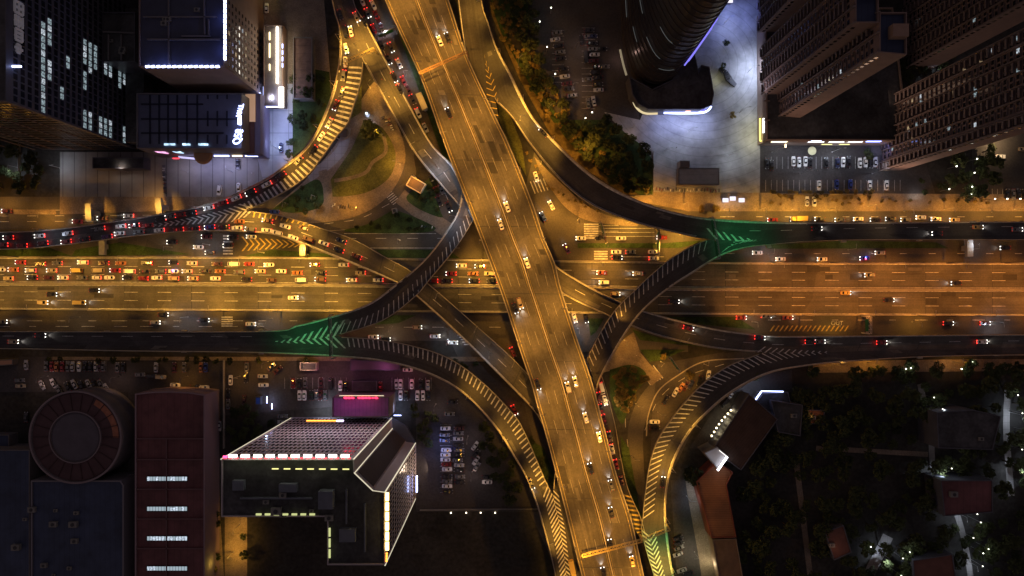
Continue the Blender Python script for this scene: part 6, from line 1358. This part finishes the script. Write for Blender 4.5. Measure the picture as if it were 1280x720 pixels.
r = bld('string_light_row', 'row of warm bulbs over the shop yard beside hatched ramp', 902, 525, cat='string lights')
mb = MB(); c = crp([(890, 545), (900, 529), (914, 513)], 4, 8)
for i in range(7): mb.beam(c[i] - r.location, c[i + 1] - r.location, .06)
mb.build('wire', DKSTEEL, r)
for i in range(8): MB().cyl(c[i] - r.location - Vector((0, 0, .3)), .42, .45, 10, .25).build('bulb', emis('warm_bulb', (1, .85, .5), 4), r)
for q in (c[0], c[-1]): MB().beam(Vector((q.x, q.y, 0)) - r.location, q - r.location, .12).build('post', STEEL, r)
for x, y in ((894, 538), (903, 523), (913, 510)): light('POINT', P(x, y, 3.5), 50, (1, .82, .5), None, .4, name='bulb_glow')
light('POINT', P(935, 487, 4), 200, (.75, .82, 1), None, .4, name='shop_glow'); light('POINT', P(950, 480, 4), 120, (.7, .8, 1), None, .4, name='shop_glow'); light('POINT', P(888, 575, 15), 110, (.9, .9, 1), None, .4, name='shop_glow'); light('POINT', P(872, 600, 4), 160, (.8, .85, 1), None, .4, name='shop_glow')
light('POINT', P(889, 705, 4), 420, (1, .85, .5), None, .4, name='alley_glow')
hs = [((1030, 664), (1054, 656), (1064, 690), (1042, 700), None, 'reddish roofed house near the bottom right, in the trees', mat('dull_red_roof', (.12, .055, .042), .85, noise=.2), 8), 
      ((1010, 512), (1030, 512), (1030, 530), (1010, 530), None, 'small orange lit roof in the dark trees', ROOFO, 5),
      ((1250, 520), (1215, 512), (1170, 515), (1172, 560), (1240, 562), 'wide dark flat roof between the two lit lanes', ROOFD, 14), ((1175, 600), (1240, 600), (1240, 640), (1180, 645), None, 'dark maroon roof below the wide dark flat roof', ROOFR, 12),
      
      ((1140, 700), (1190, 692), (1200, 760), (1145, 760), None, 'reddish brown roof at the bottom edge, right', mat('dull_red_roof', (.12, .055, .042), .85, noise=.2), 9),
      ((963, 500), (1003, 506), (1000, 545), (972, 540), None, 'dark tiled roof right of the brown roofed building', ROOFD, 9)]
for it in hs:
    pts = [p for p in it[:-3] if p]; lb, m_, z_ = it[-3:]; cx_ = sum(p[0] for p in pts) / len(pts); cy2 = sum(p[1] for p in pts) / len(pts)
    pts = sorted(pts, key=lambda p: math.atan2(p[1] - cy2, p[0] - cx_)); r = bld('house', lb, cx_, cy2, cat='house'); lo = mass(r, pts, z_, wall=WALLD, roofm=m_, par=.6); clutter(r, lo, z_, 1, int(cx_))
light('POINT', P(1016, 520, 9), 120, (1, .4, .15), None, .4, name='roof_glow'); light('POINT', P(1048, 690, 12), 60, (1, .5, .3), None, .4, name='roof_glow')
# walls and fences
def wall_line(name, label, pts, h, m, cat='wall', wd=.25):
    r = empty(name, P(pts[0][0], pts[0][1], 0), label=label, cat=cat); mb = MB()
    for a, b in zip(pts, pts[1:]): A1, B1 = P(*a) - r.location, P(*b) - r.location; up = Vector((0, 0, h / 2)); mb.beam(A1 + up, B1 + up, wd, h)
    mb.build('wall_panel', m, r); return r
wall_line('boundary_wall', 'thin pale wall between purple car park and dark yard', [(525, 637), (690, 635)], 1.6, CONCD)
for k, x in enumerate((564, 583, 601, 619)):
    r = bld('bollard_light', f'{od(k + 1)} tiny white bollard light along wall under the bottom ramp', x, 640, cat='bollard light', group='bollard lights on the wall'); MB().cyl((0, 0, 0), .12, .9, 8).build('post', STEEL, r); MB().cyl((0, 0, .9), .28, .3, 8).build('lens', emis('warm_bollard_lens', (1, .85, .6), 4, 'NONE'), r)
r3 = random.Random(5)
for k in range(26):
    x, y = ((1150 + k * 4.6 + r3.uniform(-9, 9), 490 + k * 14 + r3.uniform(-6, 6)) if k < 16 else ((1262 + r3.uniform(-8, 8), 490 + (k - 16) * 22) if k < 22 else (1075 + r3.uniform(0, 50), 672 + r3.uniform(0, 44))))
    r = bld('yard_lamp', f'{od(k + 1)} small white yard lamp in the dark lower right wood, counted downwards', x, y, cat='yard lamp', group='yard lamps in the wood'); MB().cyl((0, 0, 0), .07, 9.0, 6).build('post', STEEL, r); MB().cyl((0, 0, 9.0), .2, .3, 8, .15).build('lens', emis('white_garden_lens', (.95, .95, .8), 4), r); light('POINT', tuple(r.location + Vector((0, 0, 10.2))), 30 + 90 * r3.random(), (.8, .9, 1), None, .3, name='yard_lamp_glow')
for k, (x, y) in enumerate(((1184, 211), (1209, 202), (1206, 219), (1203, 236), (1175, 239), (1202, 245), (1231, 251), (1246, 251), (1262, 251), (1277, 251), (688, 17), (674, 34), (683, 65), (693, 98), (730, 152), (738, 145), (1122, 459), (1128, 458), (1190, 459), (1203, 450), (1204, 593))):
    wh_ = 'round grove at right' if k < 6 else ('far right car park edge' if k < 10 else ('dark tree belt by upper car park' if k < 16 else 'wood edge at lower right'))
    r = bld('bollard_light', f'{od(k + 1)} white garden light counted from top left, in {wh_}', x, y, cat='garden light', group='garden lights'); MB().cyl((0, 0, 0), .09, 6.5, 8).build('post', STEEL, r); MB().cyl((0, 0, 6.5), .27, .35, 10, .2).build('lens', emis('white_garden_lens', (.95, .95, .8), 4), r); light('POINT', P(x, y, 0) + Vector((0, 0, 7.6)), 40, (.95, .95, .8), None, .3, name='garden_light_glow')
wall_line('boundary_wall', 'long pale fence line beside the lane at red roofed hall', [(281, 450), (281, 560)], 1.8, PARA, 'fence')
wall_line('boundary_wall', 'low hedge-side wall between ring plaza and dark trees', [(816, 190), (816, 244), (780, 246)], 1.2, CONCD)
wall_line('boundary_wall', 'iron fence along the left end of the top street', [(26, 160), (26, 240)], 2, STEEL, 'fence', .1)
wall_line('barrier', 'low metal fence below the right car park', [(965, 243), (1090, 243)], 1.1, STEEL, 'fence', .1)
r = bld('pavilion', 'cream walled open pavilion on grass between ramps', 521, 232, cat='pavilion'); r.rotation_euler = (0, 0, math.radians(-30)); MB().box((0, 2.3, 1.6), (7.6, .4, 3.2)).box((0, -2.3, 1.6), (7.6, .4, 3.2)).box((3.6, 0, 1.6), (.4, 4.2, 3.2)).box((-3.6, 0, 1.6), (.4, 4.2, 3.2)).build('wall', mat('cream_wall', (.6, .5, .32), .8), r); MB().box((0, 0, 2.6), (6.8, 4.2, .2)).build('roof', mat('brown_deck_boards', (.13, .085, .05), .85, noise=.3), r)
r = bld('traffic_box', 'small white roofed utility hut on dark grass triangle', 494, 264, cat='hut'); r.rotation_euler = (0, 0, .2); MB().box((0, 0, 1.2), (2.2, 2.2, 2.4)).build('wall', PARA, r); MB().box((0, 0, 2.5), (1.3, 1.3, .3)).build('hatch', ROOFD, r)
r = bld('park_booth', 'little round lit booth at the top of the park', 460, 144, cat='booth'); MB().cyl((0, 0, 0), 1.1, 2.3, 16).build('wall', WALLG, r); MB().cyl((0, 0, 2.3), 1.5, .8, 16, .3).build('roof', mat('booth_roof', (.3, .3, .34), .6), r); MB().cyl((0, 0, 3.1), .3, .3, 8).build('lamp', E_WHT, r); light('POINT', P(460, 147, 3.6), 120, (.7, .8, 1), None, .3, name='booth_lamp')
r = bld('subway_entrance', 'pale arched subway entrance at the edge of hatched ramp', 430, 167, cat='entrance canopy'); mb = MB(); c = crp([(425, 158), (434, 160), (437, 168), (428, 175), (420, 172)], 3, 20)
for i in range(19): mb.beam(c[i] - r.location, c[i + 1] - r.location, .4, .5)
mb.build('canopy_rim', PARA, r); MB().box((0, 0, 1.3), (3.2, 3.2, 2.6)).build('wall', WALLG, r)
r = bld('flower_bed_disc', 'round pale canopy disc in front of the shop signs, upper right', 1012, 190, cat='parasol'); MB().cyl((0, 0, 0), .08, 2.8, 8).build('pole', STEEL, r); MB().cyl((0, 0, 2.6), 1.9, .7, 20, .15).build('shade', mat('cream_canvas', (.7, .68, .4), .8), r)

# ------------------------------------------------------------------ trees
BARK = mat('bark', (.06, .045, .03), .9)
def leafmat(name, c):
    m = mat(name, c, .85)
    if m.node_tree.nodes.get('oi'): return m
    n = m.node_tree.nodes; l = m.node_tree.links; g = n.new('ShaderNodeNewGeometry'); t = n.new('ShaderNodeTexNoise'); t.inputs['Scale'].default_value = .7; l.new(g.outputs['Position'], t.inputs['Vector'])
    oi = n.new('ShaderNodeObjectInfo'); oi.name = 'oi'; ad = n.new('ShaderNodeMath'); ad.operation = 'ADD'; l.new(t.outputs['Fac'], ad.inputs[0]); l.new(oi.outputs['Random'], ad.inputs[1])
    r_ = n.new('ShaderNodeValToRGB'); r_.color_ramp.elements[0].position = .5; r_.color_ramp.elements[1].position = 1.4 / 1.5
    r_.color_ramp.elements[0].color = (c[0] * .6, c[1] * .65, c[2] * .6, 1); r_.color_ramp.elements[1].color = (c[0] * 1.6, c[1] * 1.45, c[2] * 1.2, 1)
    l.new(ad.outputs[0], r_.inputs[0]); l.new(r_.outputs[0], n['Principled BSDF'].inputs['Base Color']); return m
LF = leafmat('tree_leaves', (.026, .036, .013)); LF2 = leafmat('olive_leaves', (.11, .085, .028))  # second leaf tone browned to carry the warm lamplight
def crown_mesh(seed, m, n=900, flat=.62):
    r2 = random.Random(seed); mb = MB(); cl = []
    for k in range(16):
        a = r2.uniform(0, 2 * math.pi); rr = math.sqrt(r2.random()) * .72; cl.append((rr * math.cos(a), rr * math.sin(a), r2.uniform(-.35, .45) * (1 - rr * .6), r2.uniform(.22, .4)))
    for k in range(n):
        cx, cy_, cz, cr_ = cl[k % 16]; v = Vector((r2.gauss(0, 1), r2.gauss(0, 1), r2.gauss(0, 1))).normalized() * cr_ * (.55 + .5 * r2.random())
        c = Vector((cx, cy_, cz * 1.0)) + v; c.z *= flat; nx = (v.normalized() + Vector((r2.uniform(-.6, .6), r2.uniform(-.6, .6), r2.uniform(-.2, .8)))).normalized()
        t = nx.cross(Vector((r2.random(), r2.random(), r2.random() + .1))).normalized(); b = nx.cross(t); s = r2.uniform(.045, .085)
        mb.face([c - t * s - b * s * .6, c + t * s - b * s * .6, c + t * s * .7 + b * s, c - t * s * .7 + b * s])
    return mb.mesh('crown', m)
def trunk_mesh(seed):
    r2 = random.Random(seed); mb = MB().cyl((0, 0, 0), .055, .75, 8, .03)
    for k in range(5):
        a = 2 * math.pi * k / 5 + r2.random(); mb.beam((0, 0, .5 + .05 * k), (.45 * math.cos(a), .45 * math.sin(a), .85 + .1 * r2.random()), .022)
    return mb.mesh('trunk', BARK)
CR = [crown_mesh(s, LF) for s in range(4)] + [crown_mesh(s, LF2) for s in (11, 12)]; TK = [trunk_mesh(s) for s in range(3)]
def tree(px, py, rad, label, group=None, k=None, h=None, nm='tree'):
    p, _, _ = hit(px, py); p = Vector((p.x, p.y, 0)) if _ is None else P(px, py, 0); h = h or rad * 1.25
    r = empty(nm, p, rnd.uniform(0, 6.28), label=label, cat='tree' if nm == 'tree' else nm, group=group)
    o = link('crown', CR[k if k is not None else rnd.randrange(4)], r); o.location = (0, 0, h); o.scale = (rad, rad * rnd.uniform(.85, 1.1), rad * rnd.uniform(.9, 1.15))
    t = link('trunk', TK[rnd.randrange(3)], r); t.scale = (rad * .9, rad * .9, h * 1.05); return r
def grove(poly, n, r0, r1, label, group, k=None, dmin=.75, keep=999):
    pts = []; xs = [p[0] for p in poly]; ys = [p[1] for p in poly]; tries = 0
    def inside(x, y):
        c = False
        for i in range(len(poly)):
            (x0, y0), (x1, y1) = poly[i], poly[i - 1]
            if (y0 > y) != (y1 > y) and x < (x1 - x0) * (y - y0) / (y1 - y0) + x0: c = not c
        return c
    while len(pts) < n and tries < n * 60:
        tries += 1; x, y = rnd.uniform(min(xs), max(xs)), rnd.uniform(min(ys), max(ys)); r_ = rnd.uniform(r0, r1)
        if inside(x, y) and all(math.hypot(x - a, y - b) > (r_ + c) * 2.77 * dmin for a, b, c in pts): pts.append((x, y, r_))
    for x, y, r_ in pts[:keep]: tree(x, y, r_, label, group, k)
    if pts[keep:]:       # the far remainder of the wood, one object
        mb = MB()
        for x, y, r_ in pts[keep:]:
            c = P(x, y, 0); me = CR[rnd.randrange(4)]; vs_ = me.vertices; a = rnd.uniform(0, 6.28); ca, sa = math.cos(a) * r_, math.sin(a) * r_; b = len(mb.v)
            mb.v += [(c.x + v.co.x * ca - v.co.y * sa, c.y + v.co.x * sa + v.co.y * ca, v.co.z * r_ + r_ * 1.5) for v in vs_]
            mb.f += [tuple(b + i for i in q.vertices) for q in me.polygons]; mb.m += [0] * len(me.polygons); mb.cyl((c.x, c.y, 0), .25, r_ * 1.3, 6, mi=1)
        mb.build('woodland', [LF, BARK], kind='stuff')
tree(465, 168, 5.6, 'big round dark tree in the middle of the round park', h=7)
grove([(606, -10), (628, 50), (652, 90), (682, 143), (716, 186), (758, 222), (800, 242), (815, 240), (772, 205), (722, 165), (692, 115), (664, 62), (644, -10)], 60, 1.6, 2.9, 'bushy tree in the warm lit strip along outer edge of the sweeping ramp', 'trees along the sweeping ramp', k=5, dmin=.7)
grove([(640, 20), (662, 100), (700, 160), (725, 160), (690, 110), (668, 60), (672, -20), (630, -20)], 26, 2.6, 4.6, 'leafy tree in dark belt between sweeping ramp and upper car park', 'trees in the upper belt')
grove([(705, 160), (760, 150), (812, 195), (812, 238), (780, 238), (735, 205)], 26, 2.8, 4.8, 'leafy tree in dark grove left of the grey kiosk', 'trees in the grove by the kiosk')
grove([(1178, 180), (1235, 180), (1236, 225), (1215, 246), (1180, 240)], 14, 3.2, 4.6, 'dark leafy tree in the round grove at right', 'trees in the right grove')
grove([(1120, 80), (1190, 70), (1210, 105), (1150, 130), (1110, 125)], 12, 2.6, 4, 'tree in the dim garden between apartment towers', 'trees between the towers')
grove([(-10, 165), (24, 160), (60, 200), (70, 238), (-10, 250)], 16, 3, 4.6, 'tree in the dark grove at far left', 'trees at far left')
grove([(368, 85), (405, 95), (410, 125), (370, 190), (345, 215), (368, 160)], 14, 2.0, 3.4, 'tree on dark lawn between lit court and hatched ramp', 'trees beside the lit court')
grove([(520, 240), (546, 228), (552, 266), (525, 258)], 8, 1.2, 2.2, 'small tree on grass beside the cream pavilion', 'trees by the pavilion', dmin=.6)
grove([(440, 286), (500, 268), (540, 286), (500, 290)], 9, 1.2, 2.0, 'small tree on the dark triangle between streets', 'trees on dark triangle', dmin=.6)
grove([(764, 466), (792, 460), (806, 472), (784, 508), (776, 520), (766, 494)], 16, 1.8, 3.2, 'round shrub in the green wedge right of main viaduct', 'shrubs in green wedge', k=4, dmin=.55)
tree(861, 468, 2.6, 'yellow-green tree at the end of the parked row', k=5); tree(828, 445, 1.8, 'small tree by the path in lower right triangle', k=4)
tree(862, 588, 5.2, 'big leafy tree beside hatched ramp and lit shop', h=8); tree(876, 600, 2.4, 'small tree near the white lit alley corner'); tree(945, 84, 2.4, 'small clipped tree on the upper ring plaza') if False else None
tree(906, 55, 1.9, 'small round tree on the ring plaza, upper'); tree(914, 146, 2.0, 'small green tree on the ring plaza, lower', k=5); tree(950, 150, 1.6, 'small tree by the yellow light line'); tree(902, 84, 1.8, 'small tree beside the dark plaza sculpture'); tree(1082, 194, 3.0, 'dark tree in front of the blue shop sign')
grove([(960, 247), (1240, 247), (1240, 254), (960, 256)], 26, .7, 1.3, 'low bush on the orange lit pavement at upper right', 'bushes on the lit pavement', k=4, dmin=1.1)
grove([(640, 165), (662, 195), (690, 235), (760, 268), (735, 262), (690, 242), (662, 205)], 14, .7, 1.2, 'low bush on the orange pavement below the sweeping ramp', 'bushes by the intersection', k=5, dmin=1.1)
grove([(382, 232), (400, 258), (380, 268), (352, 262)], 9, 1.2, 2.2, 'small tree on the dark lawn under hatched ramp', 'trees on the dark lawn', dmin=.8)
grove([(768, 400), (800, 396), (860, 398), (930, 408), (840, 404)], 8, .8, 1.3, 'low bush on the verge right of main viaduct', 'bushes on the verge', dmin=1.1)
for k_, (x, y) in enumerate(((905, 251), (914, 249), (925, 251))):
    r = bld('market_stall', f'{od(k_ + 1)} white lit snack stall from left, on pavement below ring plaza', x, y, cat='stall', group='snack stalls'); MB().box((0, 0, .5), (2.2, 1.2, 1)).build('counter', WALLG, r); MB().box((0, 0, 2.2), (2.6, 1.8, .12)).build('awning', emis('white_awning', (.85, .8, 1), .7), r)
    MB().box((-1.1, 0, 1.1), (.08, .08, 2.1)).box((1.1, 0, 1.1), (.08, .08, 2.1)).build('post', STEEL, r); light('POINT', P(x, y + 3, 3), 60, (.9, .85, 1), None, .3, name='stall_lamp')
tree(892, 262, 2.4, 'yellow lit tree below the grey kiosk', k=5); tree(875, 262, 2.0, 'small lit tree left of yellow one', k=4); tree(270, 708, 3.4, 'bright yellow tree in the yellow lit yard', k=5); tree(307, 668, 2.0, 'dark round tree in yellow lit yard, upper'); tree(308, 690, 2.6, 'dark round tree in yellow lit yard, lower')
grove([(960, 240), (1090, 238), (1090, 244), (960, 246)], 16, 1.0, 1.7, 'small tree in the hedge line below right car park', 'trees in the hedge line', k=4, dmin=.9)
grove([(62, 446), (640, 452), (640, 458), (340, 452), (62, 450)], 22, 1.4, 2.4, 'tree in the dark verge below the elevated road at left', 'trees along the lower verge', dmin=.8)
grove([(300, 500), (318, 512), (345, 525), (340, 545), (305, 570), (290, 540)], 12, 2.2, 3.6, 'dark tree beside the lit facade corner of LED-lit tower', 'trees at the tower corner')
grove([(518, 500), (545, 520), (540, 560), (522, 540)], 9, 2.0, 3.2, 'dark tree beside the corner of LED-lit tower, right side', 'trees right of the tower')
grove([(600, 520), (640, 570), (650, 620), (625, 620), (600, 540)], 12, 2.4, 3.8, 'dark tree inside the curve of the bottom ramp', 'trees inside the bottom ramp')
grove([(256, 590), (276, 600), (280, 700), (258, 720)], 10, 1.8, 3.0, 'dark tree in the lane beside red roofed hall', 'trees beside the hall')
grove([(935, 462), (1290, 452), (1290, 730), (925, 730), (915, 640), (925, 590), (975, 525), (985, 480)], 210, 2.6, 5.2, 'dark leafy tree in the unlit wood at lower right', 'trees of the lower right wood', dmin=.5, keep=45)
grove([(660, 540), (678, 560), (690, 600), (680, 596)], 5, 1.5, 2.2, 'small tree in the gap left of main viaduct', 'trees left of main viaduct', dmin=.7)
grove([(1150, 225), (1180, 235), (1160, 260), (1140, 250)], 4, 1.4, 2.2, 'small tree beside the side street mouth', 'trees by the side street', dmin=.7)
grove([(330, 648), (660, 645), (660, 730), (330, 730)], 0, 2, 3, 'x', 'x')
light('POINT', P(1150, 244, 4), 260, (.8, .88, 1), None, .4, name='side_street_lamp'); light('POINT', P(270, 704, 9), 160, (1, .75, .1), None, .4, name='tree_uplight')
